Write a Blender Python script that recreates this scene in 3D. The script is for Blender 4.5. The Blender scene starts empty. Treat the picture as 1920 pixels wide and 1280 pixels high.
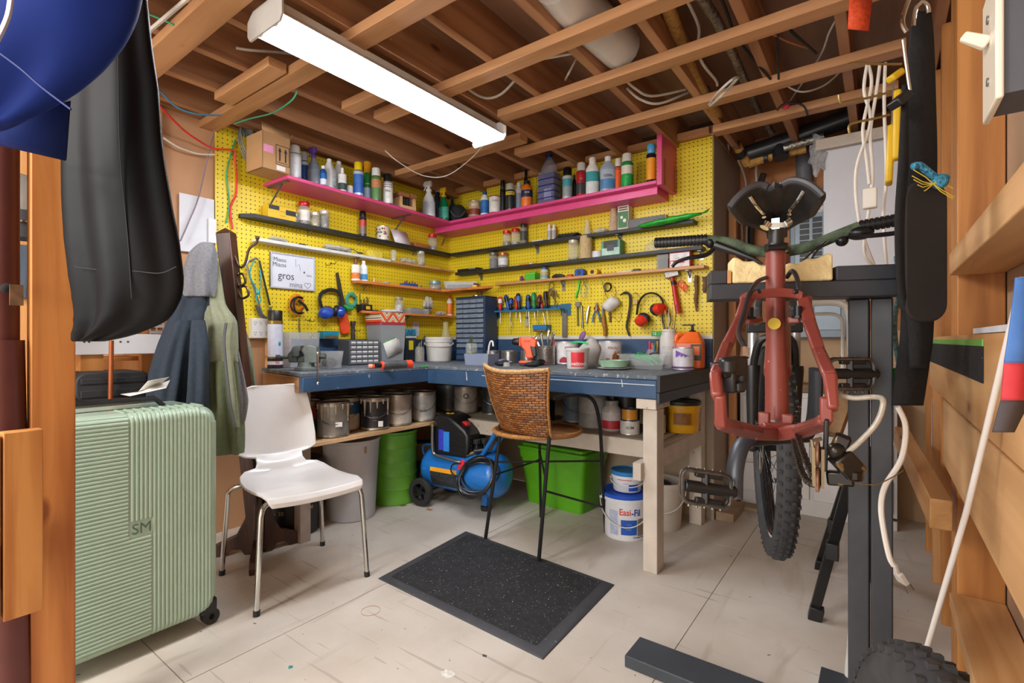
import bpy, bmesh, math, random
from mathutils import Vector as V, Matrix as M4
random.seed(7)
C = bpy.context.scene.collection
sc = bpy.context.scene
PI = math.pi
# ---------- camera, world, light, exposure ----------
CX, CY, CZ = 2.925, -3.067, 1.06
TH = math.radians(36.5); SN, CS = math.sin(TH), math.cos(TH)
FPX, V0 = 934.0, 638.0
cam = bpy.data.objects.new('camera', bpy.data.cameras.new('camera')); C.objects.link(cam)
cam.data.sensor_width = 36; cam.data.lens = FPX/1920*36; cam.data.shift_y = (V0-640)/1920
cam.data.clip_start = 0.02; cam.data.clip_end = 60
cam.location = (CX, CY, CZ); cam.rotation_euler = (PI/2, 0, TH)
sc.camera = cam
w = bpy.data.worlds.new('world'); sc.world = w; w.use_nodes = True
w.node_tree.nodes['Background'].inputs[0].default_value = (1.0, 0.965, 0.93, 1)
w.node_tree.nodes['Background'].inputs[1].default_value = 1.25
def area(loc, rot, sx, sy, power, col):
    l = bpy.data.lights.new('room_or_fill_light', 'AREA'); l.shape = 'RECTANGLE'; l.size = sx; l.size_y = sy; l.energy = power; l.color = col
    o = bpy.data.objects.new('room_or_fill_light', l); C.objects.link(o); o.location = loc; o.rotation_euler = rot; return o
# the neighbouring bay's fluorescent strip, behind the camera
area((1.35, -4.3, 2.1), (math.radians(38), 0, math.radians(-8)), 0.5, 1.2, 48, (1, 0.97, 0.93))
# fill lamp added behind the camera to brighten the ceiling and nook
area((2.3, -5.1, 1.3), (math.radians(98), 0, 0), 2.4, 1.6, 30, (1, 0.98, 0.95))
sc.view_settings.view_transform = 'Standard'; sc.view_settings.look = 'None'
sc.view_settings.gamma = 1; sc.view_settings.exposure = 0.55
TUBE_STRENGTH = 42.0

# ---------- measuring ----------
def ray(u, v):
    k = (u-960)/FPX
    return V((-SN+CS*k, CS+SN*k, (V0-v)/FPX))
def onx(u, v, x):
    r = ray(u, v); t = (x-CX)/r.x; return V((x, CY+r.y*t, CZ+r.z*t))
def ony(u, v, y):
    r = ray(u, v); t = (y-CY)/r.y; return V((CX+r.x*t, y, CZ+r.z*t))
def onz(u, v, z):
    r = ray(u, v); t = (z-CZ)/r.z; return V((CX+r.x*t, CY+r.y*t, z))
def atd(u, v, d):
    r = ray(u, v); return V((CX+r.x*d, CY+r.y*d, CZ+r.z*d))
def depth(p): return (p[0]-CX)*-SN+(p[1]-CY)*CS
def zat(p, v): return CZ+(V0-v)/FPX*depth(p)
def wid(p, px): return px*depth(p)/FPX

# ---------- materials ----------
def lin(h):
    if isinstance(h, str):
        h = h.lstrip('#'); h = h if len(h) == 6 else ''.join(q*2 for q in h); c = [int(h[i:i+2], 16)/255 for i in (0, 2, 4)]
        return tuple(x/12.92 if x <= .04045 else ((x+.055)/1.055)**2.4 for x in c)+(1,)
    return tuple(h)+(1,) if len(h) == 3 else tuple(h)
MATS = {}
def mat(col, rough=.5, metal=0., var=.12, scale=14, bump=0., alpha=1., trans=0., emit=0., spots=None, coat=0., key=None, spec=.5):
    k = key or (str(col), rough, metal, var, scale, bump, alpha, trans, emit, str(spots), coat, spec)
    if k in MATS: return MATS[k]
    m = bpy.data.materials.new('surface'); m.use_nodes = True; nt = m.node_tree; b = nt.nodes['Principled BSDF']
    c = lin(col)
    b.inputs['Roughness'].default_value = rough; b.inputs['Metallic'].default_value = metal
    b.inputs['Coat Weight'].default_value = coat; b.inputs['Specular IOR Level'].default_value = spec
    tc = nt.nodes.new('ShaderNodeTexCoord'); n = nt.nodes.new('ShaderNodeTexNoise'); n.inputs['Scale'].default_value = scale; n.inputs['Detail'].default_value = 4
    nt.links.new(tc.outputs['Object'], n.inputs['Vector'])
    r = nt.nodes.new('ShaderNodeValToRGB'); nt.links.new(n.outputs['Fac'], r.inputs[0])
    r.color_ramp.elements[0].position = .3; r.color_ramp.elements[1].position = .7
    r.color_ramp.elements[0].color = tuple(x*(1-var) for x in c[:3])+(1,)
    r.color_ramp.elements[1].color = tuple(min(1, x*(1+var*.6)) for x in c[:3])+(1,)
    out = r.outputs[0]
    if spots:
        sc_, thr, hexc = spots
        n2 = nt.nodes.new('ShaderNodeTexNoise'); n2.inputs['Scale'].default_value = sc_; n2.inputs['Detail'].default_value = 6
        nt.links.new(tc.outputs['Object'], n2.inputs['Vector'])
        r2 = nt.nodes.new('ShaderNodeValToRGB'); r2.color_ramp.elements[0].position = thr; r2.color_ramp.elements[1].position = thr+.03
        r2.color_ramp.elements[0].color = (0, 0, 0, 1); r2.color_ramp.elements[1].color = (1, 1, 1, 1)
        nt.links.new(n2.outputs['Fac'], r2.inputs[0])
        mx = nt.nodes.new('ShaderNodeMixRGB'); nt.links.new(r2.outputs[0], mx.inputs[0]); nt.links.new(out, mx.inputs[1]); mx.inputs[2].default_value = lin(hexc)
        out = mx.outputs[0]
    nt.links.new(out, b.inputs['Base Color'])
    if bump:
        bp = nt.nodes.new('ShaderNodeBump'); bp.inputs['Strength'].default_value = bump; bp.inputs['Distance'].default_value = .01
        nt.links.new(n.outputs['Fac'], bp.inputs['Height']); nt.links.new(bp.outputs[0], b.inputs['Normal'])
    if alpha < 1: b.inputs['Alpha'].default_value = alpha
    if trans: b.inputs['Transmission Weight'].default_value = trans; b.inputs['IOR'].default_value = 1.3
    if emit: b.inputs['Emission Color'].default_value = c; b.inputs['Emission Strength'].default_value = emit
    MATS[k] = m; return m
def wood(c1, c2, axis='x', scale=1., rough=.55, knots=True, key=None):
    """long grained wood; grain runs along the named object axis"""
    k = key or ('wood', c1, c2, axis, scale, rough, knots)
    if k in MATS: return MATS[k]
    m = bpy.data.materials.new('wood_grain'); m.use_nodes = True; nt = m.node_tree; b = nt.nodes['Principled BSDF']
    b.inputs['Roughness'].default_value = rough
    tc = nt.nodes.new('ShaderNodeTexCoord'); mp = nt.nodes.new('ShaderNodeMapping')
    s = {'x': (.6, 9, 9), 'y': (9, .6, 9), 'z': (9, 9, .6)}[axis]
    mp.inputs['Scale'].default_value = tuple(a*scale for a in s)
    geo = nt.nodes.new('ShaderNodeObjectInfo'); ad = nt.nodes.new('ShaderNodeVectorMath'); ad.operation = 'ADD'
    mul = nt.nodes.new('ShaderNodeMath'); mul.operation = 'MULTIPLY'; mul.inputs[1].default_value = 37
    nt.links.new(geo.outputs['Random'], mul.inputs[0]); nt.links.new(tc.outputs['Object'], mp.inputs[0])
    nt.links.new(mp.outputs[0], ad.inputs[0]); nt.links.new(mul.outputs[0], ad.inputs[1])
    n = nt.nodes.new('ShaderNodeTexNoise'); n.inputs['Scale'].default_value = 2.2; n.inputs['Detail'].default_value = 7; n.inputs['Distortion'].default_value = .8
    nt.links.new(ad.outputs[0], n.inputs['Vector'])
    wv = nt.nodes.new('ShaderNodeTexWave'); wv.wave_type = 'RINGS'; wv.rings_direction = axis.upper(); wv.inputs['Scale'].default_value = .35; wv.inputs['Distortion'].default_value = 9
    wv.inputs['Detail'].default_value = 2; nt.links.new(ad.outputs[0], wv.inputs['Vector'])
    mix = nt.nodes.new('ShaderNodeMath'); mix.operation = 'MULTIPLY_ADD'; mix.inputs[1].default_value = .16; nt.links.new(wv.outputs['Fac'], mix.inputs[0])
    sub = nt.nodes.new('ShaderNodeMath'); sub.operation = 'MULTIPLY'; sub.inputs[1].default_value = .84; nt.links.new(n.outputs['Fac'], sub.inputs[0]); nt.links.new(sub.outputs[0], mix.inputs[2])
    r = nt.nodes.new('ShaderNodeValToRGB'); nt.links.new(mix.outputs[0], r.inputs[0])
    r.color_ramp.elements[0].position = .33; r.color_ramp.elements[1].position = .64
    r.color_ramp.elements[0].color = lin(c2); r.color_ramp.elements[1].color = lin(c1)
    out = r.outputs[0]
    if knots:
        vo = nt.nodes.new('ShaderNodeTexVoronoi'); vo.inputs['Scale'].default_value = 2.2
        mp2 = nt.nodes.new('ShaderNodeMapping'); mp2.inputs['Scale'].default_value = {'x': (.9, 2.2, 2.2), 'y': (2.2, .9, 2.2), 'z': (2.2, 2.2, .9)}[axis]
        nt.links.new(tc.outputs['Object'], mp2.inputs[0]); nt.links.new(mp2.outputs[0], vo.inputs['Vector'])
        r3 = nt.nodes.new('ShaderNodeValToRGB'); r3.color_ramp.elements[0].position = .04; r3.color_ramp.elements[1].position = .085
        r3.color_ramp.elements[0].color = (.28, .13, .05, 1); r3.color_ramp.elements[1].color = (1, 1, 1, 1)
        nt.links.new(vo.outputs['Distance'], r3.inputs[0])
        mx = nt.nodes.new('ShaderNodeMixRGB'); mx.blend_type = 'MULTIPLY'; mx.inputs[0].default_value = .8
        nt.links.new(out, mx.inputs[1]); nt.links.new(r3.outputs[0], mx.inputs[2]); out = mx.outputs[0]
    nt.links.new(out, b.inputs['Base Color'])
    bp = nt.nodes.new('ShaderNodeBump'); bp.inputs['Strength'].default_value = .15; bp.inputs['Distance'].default_value = .004
    nt.links.new(n.outputs['Fac'], bp.inputs['Height']); nt.links.new(bp.outputs[0], b.inputs['Normal'])
    MATS[k] = m; return m
def glassy(col='#dfe8e4', alpha=.28, rough=.08, key=None):
    return mat(col, rough=rough, var=.02, alpha=alpha, key=key or ('gl', col, alpha, rough))

# ---------- mesh builder ----------
class MB:
    def __init__(s): s.v = []; s.f = []; s.m = []; s.T = None
    def add(s, vs, fs, mi=0):
        o = len(s.v)
        for p in vs:
            p = V(p)
            s.v.append(s.T @ p if s.T is not None else p)
        for f in fs: s.f.append(tuple(i+o for i in f)); s.m.append(mi)
        return s
    def box(s, x0, x1, y0, y1, z0, z1, mi=0):
        x0, x1 = sorted((x0, x1)); y0, y1 = sorted((y0, y1)); z0, z1 = sorted((z0, z1))
        return s.add([(x0,y0,z0),(x1,y0,z0),(x1,y1,z0),(x0,y1,z0),(x0,y0,z1),(x1,y0,z1),(x1,y1,z1),(x0,y1,z1)],
                     [(0,3,2,1),(4,5,6,7),(0,1,5,4),(1,2,6,5),(2,3,7,6),(3,0,4,7)], mi)
    def bar(s, p0, p1, w, h, up=(0,0,1), mi=0, w1=None, h1=None):
        p0 = V(p0); p1 = V(p1); d = (p1-p0).normalized(); u = V(up)
        if abs(d.dot(u)) > .98: u = V((1,0,0))
        r = d.cross(u).normalized(); u = r.cross(d).normalized(); w1 = w if w1 is None else w1; h1 = h if h1 is None else h1
        vs = []
        for p, a, b in ((p0, w, h), (p1, w1, h1)):
            for sx, sy in ((-1,-1),(1,-1),(1,1),(-1,1)): vs.append(p+r*a/2*sx+u*b/2*sy)
        return s.add(vs, [(0,1,2,3),(7,6,5,4),(0,4,5,1),(1,5,6,2),(2,6,7,3),(3,7,4,0)], mi)
    def tube(s, pts, r, n=8, closed=False, mi=0, caps=True, flat=None):
        P = [V(p) for p in pts]; N = len(P)
        if N < 2: return s
        R = r if isinstance(r, (list, tuple)) else [r]*N
        tg = []
        for i in range(N):
            a = P[(i-1) % N] if (closed or i > 0) else P[i]; b = P[(i+1) % N] if (closed or i < N-1) else P[i]
            t = (b-a); tg.append(t.normalized() if t.length > 1e-9 else V((0,0,1)))
        u = V((0,0,1)) if abs(tg[0].z) < .9 else V((1,0,0))
        u = (u-tg[0]*u.dot(tg[0])).normalized(); vs = []
        for i in range(N):
            u = u-tg[i]*u.dot(tg[i])
            u = u.normalized() if u.length > 1e-6 else V((1,0,0)); b = tg[i].cross(u)
            for k in range(n):
                a = 2*PI*k/n; fl = flat if flat else 1
                vs.append(P[i]+(u*math.cos(a)+b*math.sin(a)*fl)*R[i])
        fs = []
        for i in range(N if closed else N-1):
            j = (i+1) % N
            for k in range(n): fs.append((i*n+k, i*n+(k+1)%n, j*n+(k+1)%n, j*n+k))
        if caps and not closed:
            fs.append(tuple(range(n))[::-1]); fs.append(tuple((N-1)*n+k for k in range(n)))
        return s.add(vs, fs, mi)
    def cyl(s, p0, p1, r, r1=None, n=16, mi=0): return s.tube([p0, p1], [r, r if r1 is None else r1], n, mi=mi)
    def lathe(s, prof, c=(0,0,0), n=24, sx=1, sy=1, axis='z', mi=0):
        """prof: list of (r, z[, mi]) bottom to top"""
        c = V(c); vs = []; fs = []; ms = []
        for q in prof:
            for k in range(n):
                a = 2*PI*k/n; x = q[0]*math.cos(a)*sx; y = q[0]*math.sin(a)*sy; z = q[1]
                p = (x, y, z) if axis == 'z' else ((z, x, y) if axis == 'x' else (y, z, x))
                vs.append(c+V(p))
        for i in range(len(prof)-1):
            g = prof[i+1][2] if len(prof[i+1]) > 2 else mi
            for k in range(n): fs.append((i*n+k, i*n+(k+1)%n, (i+1)*n+(k+1)%n, (i+1)*n+k)); ms.append(g)
        if prof[0][:2] == prof[-1][:2]: prof = [(0, 0)]
        if prof[0][0] > 1e-5: fs.append(tuple(range(n))[::-1]); ms.append(prof[0][2] if len(prof[0]) > 2 else mi)
        if prof[-1][0] > 1e-5: fs.append(tuple((len(prof)-1)*n+k for k in range(n))); ms.append(prof[-1][2] if len(prof[-1]) > 2 else mi)
        o = len(s.v)
        for p in vs: s.v.append(s.T @ p if s.T is not None else p)
        for f, g in zip(fs, ms): s.f.append(tuple(i+o for i in f)); s.m.append(g)
        return s
    def prism(s, poly, d0, d1, plane='xy', mi=0):
        """poly in a plane (ccw), extruded from d0 to d1 on the third axis"""
        def P(a, b, d): return {'xy': (a,b,d), 'xz': (a,d,b), 'yz': (d,a,b)}[plane]
        n = len(poly); vs = [P(a,b,d0) for a,b in poly]+[P(a,b,d1) for a,b in poly]
        fs = [tuple(range(n))[::-1], tuple(range(n, 2*n))]+[(i,(i+1)%n,n+(i+1)%n,n+i) for i in range(n)]
        if plane == 'xz': fs = [f[::-1] for f in fs]
        if d1 < d0: fs = [f[::-1] for f in fs]
        return s.add(vs, fs, mi)
    def ball(s, c, r, n=12, m=8, sc_=(1,1,1), mi=0, fn=None):
        c = V(c); vs = []; fs = []
        for i in range(m+1):
            t = PI*i/m
            for k in range(n):
                a = 2*PI*k/n; d = V((math.sin(t)*math.cos(a)*sc_[0], math.sin(t)*math.sin(a)*sc_[1], -math.cos(t)*sc_[2]))*r
                if fn: d = fn(d)
                vs.append(c+d)
        for i in range(m):
            for k in range(n): fs.append((i*n+k, i*n+(k+1)%n, (i+1)*n+(k+1)%n, (i+1)*n+k))
        return s.add(vs, fs, mi)
    def grid(s, fn, nu, nv, mi=0, closed_u=False):
        vs = [fn(i/(nu if closed_u else nu-1), j/(nv-1)) for j in range(nv) for i in range(nu)]; fs = []
        for j in range(nv-1):
            for i in range(nu if closed_u else nu-1):
                i2 = (i+1) % nu; fs.append((j*nu+i, j*nu+i2, (j+1)*nu+i2, (j+1)*nu+i))
        return s.add(vs, fs, mi)
    def build(s, name, mats, parent=None, bevel=0, smooth=True, solid=0, sub=0, ang=35, seg=2):
        me = bpy.data.meshes.new(name)
        me.from_pydata([tuple(p) for p in s.v], [], s.f)
        if not isinstance(mats, (list, tuple)): mats = [mats]
        for m in mats: me.materials.append(m)
        me.polygons.foreach_set('material_index', [min(x, len(mats)-1) for x in s.m])
        bm = bmesh.new(); bm.from_mesh(me); bmesh.ops.remove_doubles(bm, verts=bm.verts, dist=1e-6)
        bmesh.ops.recalc_face_normals(bm, faces=bm.faces); bm.to_mesh(me); bm.free()
        if smooth:
            me.shade_smooth(); me.set_sharp_from_angle(angle=math.radians(ang))
        o = bpy.data.objects.new(name, me); C.objects.link(o)
        if solid:
            md = o.modifiers.new('solid', 'SOLIDIFY'); md.thickness = solid; md.offset = 0
        if bevel:
            md = o.modifiers.new('edge', 'BEVEL'); md.width = bevel; md.segments = seg; md.limit_method = 'ANGLE'; md.angle_limit = math.radians(40)
        if sub:
            md = o.modifiers.new('sub', 'SUBSURF'); md.levels = sub; md.render_levels = sub
        if parent: o.parent = parent
        return o
def tag(o, label=None, cat=None, group=None, kind=None):
    if label: o['label'] = label
    if cat: o['category'] = cat
    if group: o['group'] = group
    if kind: o['kind'] = kind
    return o
def thing(name, label, cat, loc=(0,0,0), rz=0, group=None, rot=None):
    o = bpy.data.objects.new(name, None); C.objects.link(o); o.location = loc
    o.rotation_euler = rot if rot is not None else (0, 0, rz); o.empty_display_size = .05
    return tag(o, label, cat, group)
def struct(o): o['kind'] = 'structure'; return o
def dup(root, loc, rz=None, label=None, group=None):
    r = root.copy(); C.objects.link(r); r.location = loc
    if rz is not None: r.rotation_euler = (0, 0, rz)
    if label: r['label'] = label
    if group: r['group'] = group
    for ch in list(root.children):
        c = ch.copy(); C.objects.link(c); c.parent = r
        for g in list(ch.children):
            d = g.copy(); C.objects.link(d); d.parent = c
    return r
def rrect(x0, x1, y0, y1, r, n=4):
    out = []
    for cx, cy, a0 in ((x1-r, y0+r, -PI/2), (x1-r, y1-r, 0), (x0+r, y1-r, PI/2), (x0+r, y0+r, PI)):
        for i in range(n+1): a = a0+PI/2*i/n; out.append((cx+r*math.cos(a), cy+r*math.sin(a)))
    return out
def spline(pts, n=6):
    """catmull-rom through points"""
    P = [V(p) for p in pts]; out = []
    for i in range(len(P)-1):
        a = P[max(i-1, 0)]; b = P[i]; c = P[i+1]; d = P[min(i+2, len(P)-1)]
        for k in range(n):
            t = k/n; out.append(.5*((2*b)+(c-a)*t+(2*a-5*b+4*c-d)*t*t+(3*b-a-3*c+d)*t**3))
    out.append(P[-1]); return out
_TX = {}
def text_mesh(s, size, bold=0., squeeze=1.):
    k = (s, size, bold, squeeze)
    if k in _TX: return _TX[k]
    cu = bpy.data.curves.new('lettering', 'FONT'); cu.body = s; cu.size = size; cu.align_x = 'CENTER'; cu.align_y = 'CENTER'; cu.offset = bold*size
    cu.resolution_u = 3; cu.extrude = size*.004
    o = bpy.data.objects.new('tmp', cu); C.objects.link(o)
    dg = bpy.context.evaluated_depsgraph_get(); me = bpy.data.meshes.new_from_object(o.evaluated_get(dg))
    vs = [(v.co.x*squeeze, v.co.y, v.co.z) for v in me.vertices]; fs = [tuple(p.vertices) for p in me.polygons]
    bpy.data.objects.remove(o); bpy.data.curves.remove(cu); bpy.data.meshes.remove(me)
    _TX[k] = (vs, fs); return vs, fs
def flat_text(parent, s, size, center, right, up, col, bold=0., squeeze=1., name='lettering', off=.0008, m=None):
    """lettering on a flat face: right/up are unit directions in the parent's space"""
    vs, fs = text_mesh(s, size, bold, squeeze); r = V(right).normalized(); u = V(up).normalized(); n = r.cross(u)
    mb = MB(); c = V(center)
    mb.add([c+r*x+u*y+n*(z+off) for x, y, z in vs], fs)
    return mb.build(name, m or mat(col, rough=.5, var=0), parent, smooth=False)
def round_text(parent, s, size, rad, z, ang, col, bold=0., squeeze=1., name='lettering', c=(0,0), r1=None, off=.0008):
    """lettering wrapped on a vertical cylinder, centred on the direction ang"""
    vs, fs = text_mesh(s, size, bold, squeeze); mb = MB(); out = []
    for x, y, zz in vs:
        rr = rad+zz+off; a = ang+x/rad
        out.append((c[0]+rr*math.cos(a), c[1]+rr*math.sin(a), z+y))
    mb.add(out, fs); return mb.build(name, mat(col, rough=.5, var=0), parent, smooth=False)
# ---------- surfaces of the room ----------
def floor_mat():
    m = bpy.data.materials.new('painted_plywood_floor'); m.use_nodes = True; nt = m.node_tree; b = nt.nodes['Principled BSDF']; b.inputs['Roughness'].default_value = .55
    tc = nt.nodes.new('ShaderNodeTexCoord')
    def noise(scale, det, sx=1, sy=1, dist=0):
        mp = nt.nodes.new('ShaderNodeMapping'); mp.inputs['Scale'].default_value = (sx, sy, 1); nt.links.new(tc.outputs['Object'], mp.inputs[0])
        n = nt.nodes.new('ShaderNodeTexNoise'); n.inputs['Scale'].default_value = scale; n.inputs['Detail'].default_value = det; n.inputs['Distortion'].default_value = dist
        nt.links.new(mp.outputs[0], n.inputs['Vector']); return n.outputs['Fac']
    def ramp(src, p0, p1, c0, c1):
        r = nt.nodes.new('ShaderNodeValToRGB'); r.color_ramp.elements[0].position = p0; r.color_ramp.elements[1].position = p1
        r.color_ramp.elements[0].color = c0; r.color_ramp.elements[1].color = c1; nt.links.new(src, r.inputs[0]); return r.outputs[0]
    def mix(a, bcol, fac, mode='MIX'):
        x = nt.nodes.new('ShaderNodeMixRGB'); x.blend_type = mode; nt.links.new(a, x.inputs[1])
        if isinstance(bcol, tuple): x.inputs[2].default_value = bcol
        else: nt.links.new(bcol, x.inputs[2])
        if isinstance(fac, float): x.inputs[0].default_value = fac
        else: nt.links.new(fac, x.inputs[0])
        return x.outputs[0]
    K, W = (0,0,0,1), (1,1,1,1)
    base = ramp(noise(3, 5), .3, .7, lin('#c2b8aa'), lin('#d6cfc4'))
    base = mix(base, lin('#9a8873'), mix(ramp(noise(9, 8, .9, .16, 1), .6, .72, K, W), K, .6))      # brushed grain showing through
    base = mix(base, lin('#7b6650'), mix(ramp(noise(1.7, 6, 1, .6), .62, .8, K, W), K, .7))           # grime patches
    base = mix(base, lin('#5c5248'), ramp(noise(38, 2), .745, .76, K, W))                               # specks
    base = mix(base, lin('#9a8f82'), mix(ramp(noise(14, 3, .15, 3.2, .6), .66, .68, K, W), K, .5))       # scuffs
    nt.links.new(base, b.inputs['Base Color'])
    bp = nt.nodes.new('ShaderNodeBump'); bp.inputs['Strength'].default_value = .12; bp.inputs['Distance'].default_value = .01
    nt.links.new(noise(60, 4, 1, .15), bp.inputs['Height']); nt.links.new(bp.outputs[0], b.inputs['Normal'])
    return m
def pegboard_mat():
    m = bpy.data.materials.new('yellow_pegboard'); m.use_nodes = True; nt = m.node_tree; b = nt.nodes['Principled BSDF']; b.inputs['Roughness'].default_value = .42
    tc = nt.nodes.new('ShaderNodeTexCoord')
    sc_ = nt.nodes.new('ShaderNodeVectorMath'); sc_.operation = 'SCALE'; sc_.inputs['Scale'].default_value = 1/.0254; nt.links.new(tc.outputs['Object'], sc_.inputs[0])
    fr = nt.nodes.new('ShaderNodeVectorMath'); fr.operation = 'FRACTION'; nt.links.new(sc_.outputs[0], fr.inputs[0])
    sb = nt.nodes.new('ShaderNodeVectorMath'); sb.operation = 'SUBTRACT'; sb.inputs[1].default_value = (.5, .5, .5); nt.links.new(fr.outputs[0], sb.inputs[0])
    sp = nt.nodes.new('ShaderNodeSeparateXYZ'); nt.links.new(sb.outputs[0], sp.inputs[0])
    cb = nt.nodes.new('ShaderNodeCombineXYZ'); nt.links.new(sp.outputs[0], cb.inputs[0]); nt.links.new(sp.outputs[2], cb.inputs[1])
    ln = nt.nodes.new('ShaderNodeVectorMath'); ln.operation = 'LENGTH'; nt.links.new(cb.outputs[0], ln.inputs[0])
    r = nt.nodes.new('ShaderNodeValToRGB'); r.color_ramp.elements[0].position = .115; r.color_ramp.elements[1].position = .15
    r.color_ramp.elements[0].color = (0,0,0,1); r.color_ramp.elements[1].color = (1,1,1,1); nt.links.new(ln.outputs['Value'], r.inputs[0])
    n = nt.nodes.new('ShaderNodeTexNoise'); n.inputs['Scale'].default_value = 2; n.inputs['Detail'].default_value = 4; nt.links.new(tc.outputs['Object'], n.inputs['Vector'])
    rc = nt.nodes.new('ShaderNodeValToRGB'); rc.color_ramp.elements[0].color = lin('#dfc41e'); rc.color_ramp.elements[1].color = lin('#e9d02b'); nt.links.new(n.outputs['Fac'], rc.inputs[0])
    mx = nt.nodes.new('ShaderNodeMixRGB'); nt.links.new(r.outputs[0], mx.inputs[0]); mx.inputs[1].default_value = lin('#1c1608'); nt.links.new(rc.outputs[0], mx.inputs[2])
    nt.links.new(mx.outputs[0], b.inputs['Base Color'])
    bp = nt.nodes.new('ShaderNodeBump'); bp.inputs['Strength'].default_value = .5; bp.inputs['Distance'].default_value = .003; nt.links.new(r.outputs[0], bp.inputs['Height']); nt.links.new(bp.outputs[0], b.inputs['Normal'])
    return m
PEG = pegboard_mat()
FIRX = wood('#c79365', '#a8784d', 'x'); FIRY = wood('#bb8a62', '#976645', 'y'); FIRZ = wood('#cf8e4c', '#a76a32', 'z')
FIRY_PALE = wood('#e2b27c', '#c58f55', 'y'); FIRZ_PALE = wood('#dca368', '#bd8146', 'z')
DECK = wood('#a07a5e', '#7c5a44', 'y', .5, knots=False)
NAVY = mat('#2f4d6e', rough=.5, var=.22, scale=7, spots=(26, .70, '#8b98a8'))
NAVY_TOP = mat('#5d6873', rough=.6, var=.25, scale=16, spots=(45, .60, '#a9a9a4'))
BLACKWOOD = mat('#33353a', rough=.5, var=.25, scale=9, bump=.25)
WHITEWOOD = mat('#cbbfb0', rough=.6, var=.12, scale=12, bump=.15, spots=(30, .68, '#a08a70'))
PINK = mat('#d94a86', rough=.38, var=.08, scale=5)
BLACKSHELF = mat('#26272b', rough=.5, var=.4, scale=22)
ZINC = mat('#9a9a98', rough=.35, metal=.9, var=.15); CHROME = mat('#d5d5d2', rough=.13, metal=1, var=.03); STEEL = mat('#8d8b87', rough=.35, metal=.85, var=.25, scale=30)
BLACKPL = mat('#1a1a1c', rough=.38, var=.15); WHITEPL = mat('#e3e2df', rough=.4, var=.05); RUBBER = mat('#2a2a2b', rough=.75, var=.2, scale=40)

# ---------- floor ----------
FM = floor_mat()
def sheet(x0, x1, y0, y1):
    struct(MB().box(x0+.0015, x1-.0015, y0+.0015, y1-.0015, -.02, 0).build('floor', FM))
for (a, b_, cuts) in ((-.1, 1.19, (-5.2, -2.43, .0)), (1.19, 2.357, (-5.2, -3.0, -.35, .8)), (2.357, 3.5, (-5.2, -2.2, .8))):
    for c0, c1 in zip(cuts[:-1], cuts[1:]): sheet(a, b_, c0, c1)
struct(MB().box(-1.4, -.1, -5.2, 0, -.02, 0).build('floor', FM))
struct(MB().box(-1.4, 3.5, -5.2, .8, -.05, -.021).build('floor', mat('#3a2a1e', var=.2)))
# ---------- ceiling ----------
struct(MB().box(-1.4, 3.5, -5.2, .8, 2.44, 2.47).build('ceiling', DECK))
JOISTS = [CX+1.18*t for t in (-1.383, -1.125, -.855, -.605, -.345, -.10, .15)]
JOISTS = [JOISTS[0]-.3*k for k in (7, 6, 5, 4, 3, 2, 1)]+JOISTS
for x in JOISTS:
    struct(MB().box(x-.019, x+.019, -5.2, .75, 2.24, 2.44).build('ceiling_joist', FIRY, bevel=.002, seg=1))
for t, x0, x1, wd in ((-.30, -.1, 3.16, .089), (.07, -.1, 3.16, .089), (.30, -.1, 3.16, .06), (.6825, -.1, 3.16, .10), (1.044, -.1, 3.16, .085)):
    y = CY+1.14*t
    struct(MB().box(x0, x1, y-wd/2, y+wd/2, 2.2, 2.24).build('ceiling_strapping', FIRX, bevel=.002, seg=1))
def strap_px(u0, v0, u1, wd=.075, name='ceiling_strapping'):
    a = onz(u0, v0, 2.2); e = ony(u1, 300, a.y)
    return struct(MB().box(a.x, e.x, a.y, a.y+wd, 2.2, 2.24).build(name, FIRX, bevel=.002, seg=1))
for q in ((700, 222, 1330), (640, 205, 700), (932, 220, 1690), (964, 290, 1700), (1336, 248, 1685), (740, 330, 975)): strap_px(*q)
# short block across two joists
p = onz(410, 190, 2.2); struct(MB().box(p.x, p.x+.50, p.y-.02, p.y+.06, 2.2, 2.24).build('ceiling_strapping', FIRX, bevel=.002, seg=1))
struct(MB().box(-.04, 2.12, -.05, .04, 2.27, 2.31).build('trim_1', FIRX, bevel=.002, seg=1))
struct(MB().box(-.06, .03, -2.2, -.05, 2.245, 2.29).build('trim_2', wood('#b98a5e', '#94663e', 'y'), bevel=.002, seg=1))
# ---------- walls ----------
TAN = mat('#b98c66', rough=.7, var=.1, scale=4)
struct(MB().box(-.12, -.012, -2.15, .0, 1.0, 2.44).build('wall_left', TAN))
struct(MB().box(-.12, -.012, -1.9, .0, 0, 1.0).build('wall_left', TAN))
struct(MB().box(-.12, 2.10, .012, .12, 0, 2.27).build('wall_back', mat('#c9b498', rough=.75, var=.08, scale=3)))
struct(MB().box(-.12, 2.10, .2, .25, 2.2, 2.44).build('wall_back', mat('#4a3020', rough=.8, var=.3, scale=6)))
struct(MB().box(-1.4, -1.3, -5.2, 0, 0, 2.44).build('wall_far_left', wood('#c98d55', '#a96c38', 'z', .6)))
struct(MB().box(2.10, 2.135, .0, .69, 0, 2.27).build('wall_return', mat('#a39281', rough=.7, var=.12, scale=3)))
struct(MB().box(2.095, 2.14, .0, .69, 2.27, 2.33).build('trim_3', FIRY, bevel=.002, seg=1))
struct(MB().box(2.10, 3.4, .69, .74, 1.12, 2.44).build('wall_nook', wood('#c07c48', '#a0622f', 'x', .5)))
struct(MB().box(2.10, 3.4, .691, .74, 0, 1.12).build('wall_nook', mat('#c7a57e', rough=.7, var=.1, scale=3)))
struct(MB().box(3.215, 3.4, -5.2, .69, 0, 2.44).build('wall_right', mat('#c0a284', rough=.75, var=.1, scale=3)))
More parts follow.
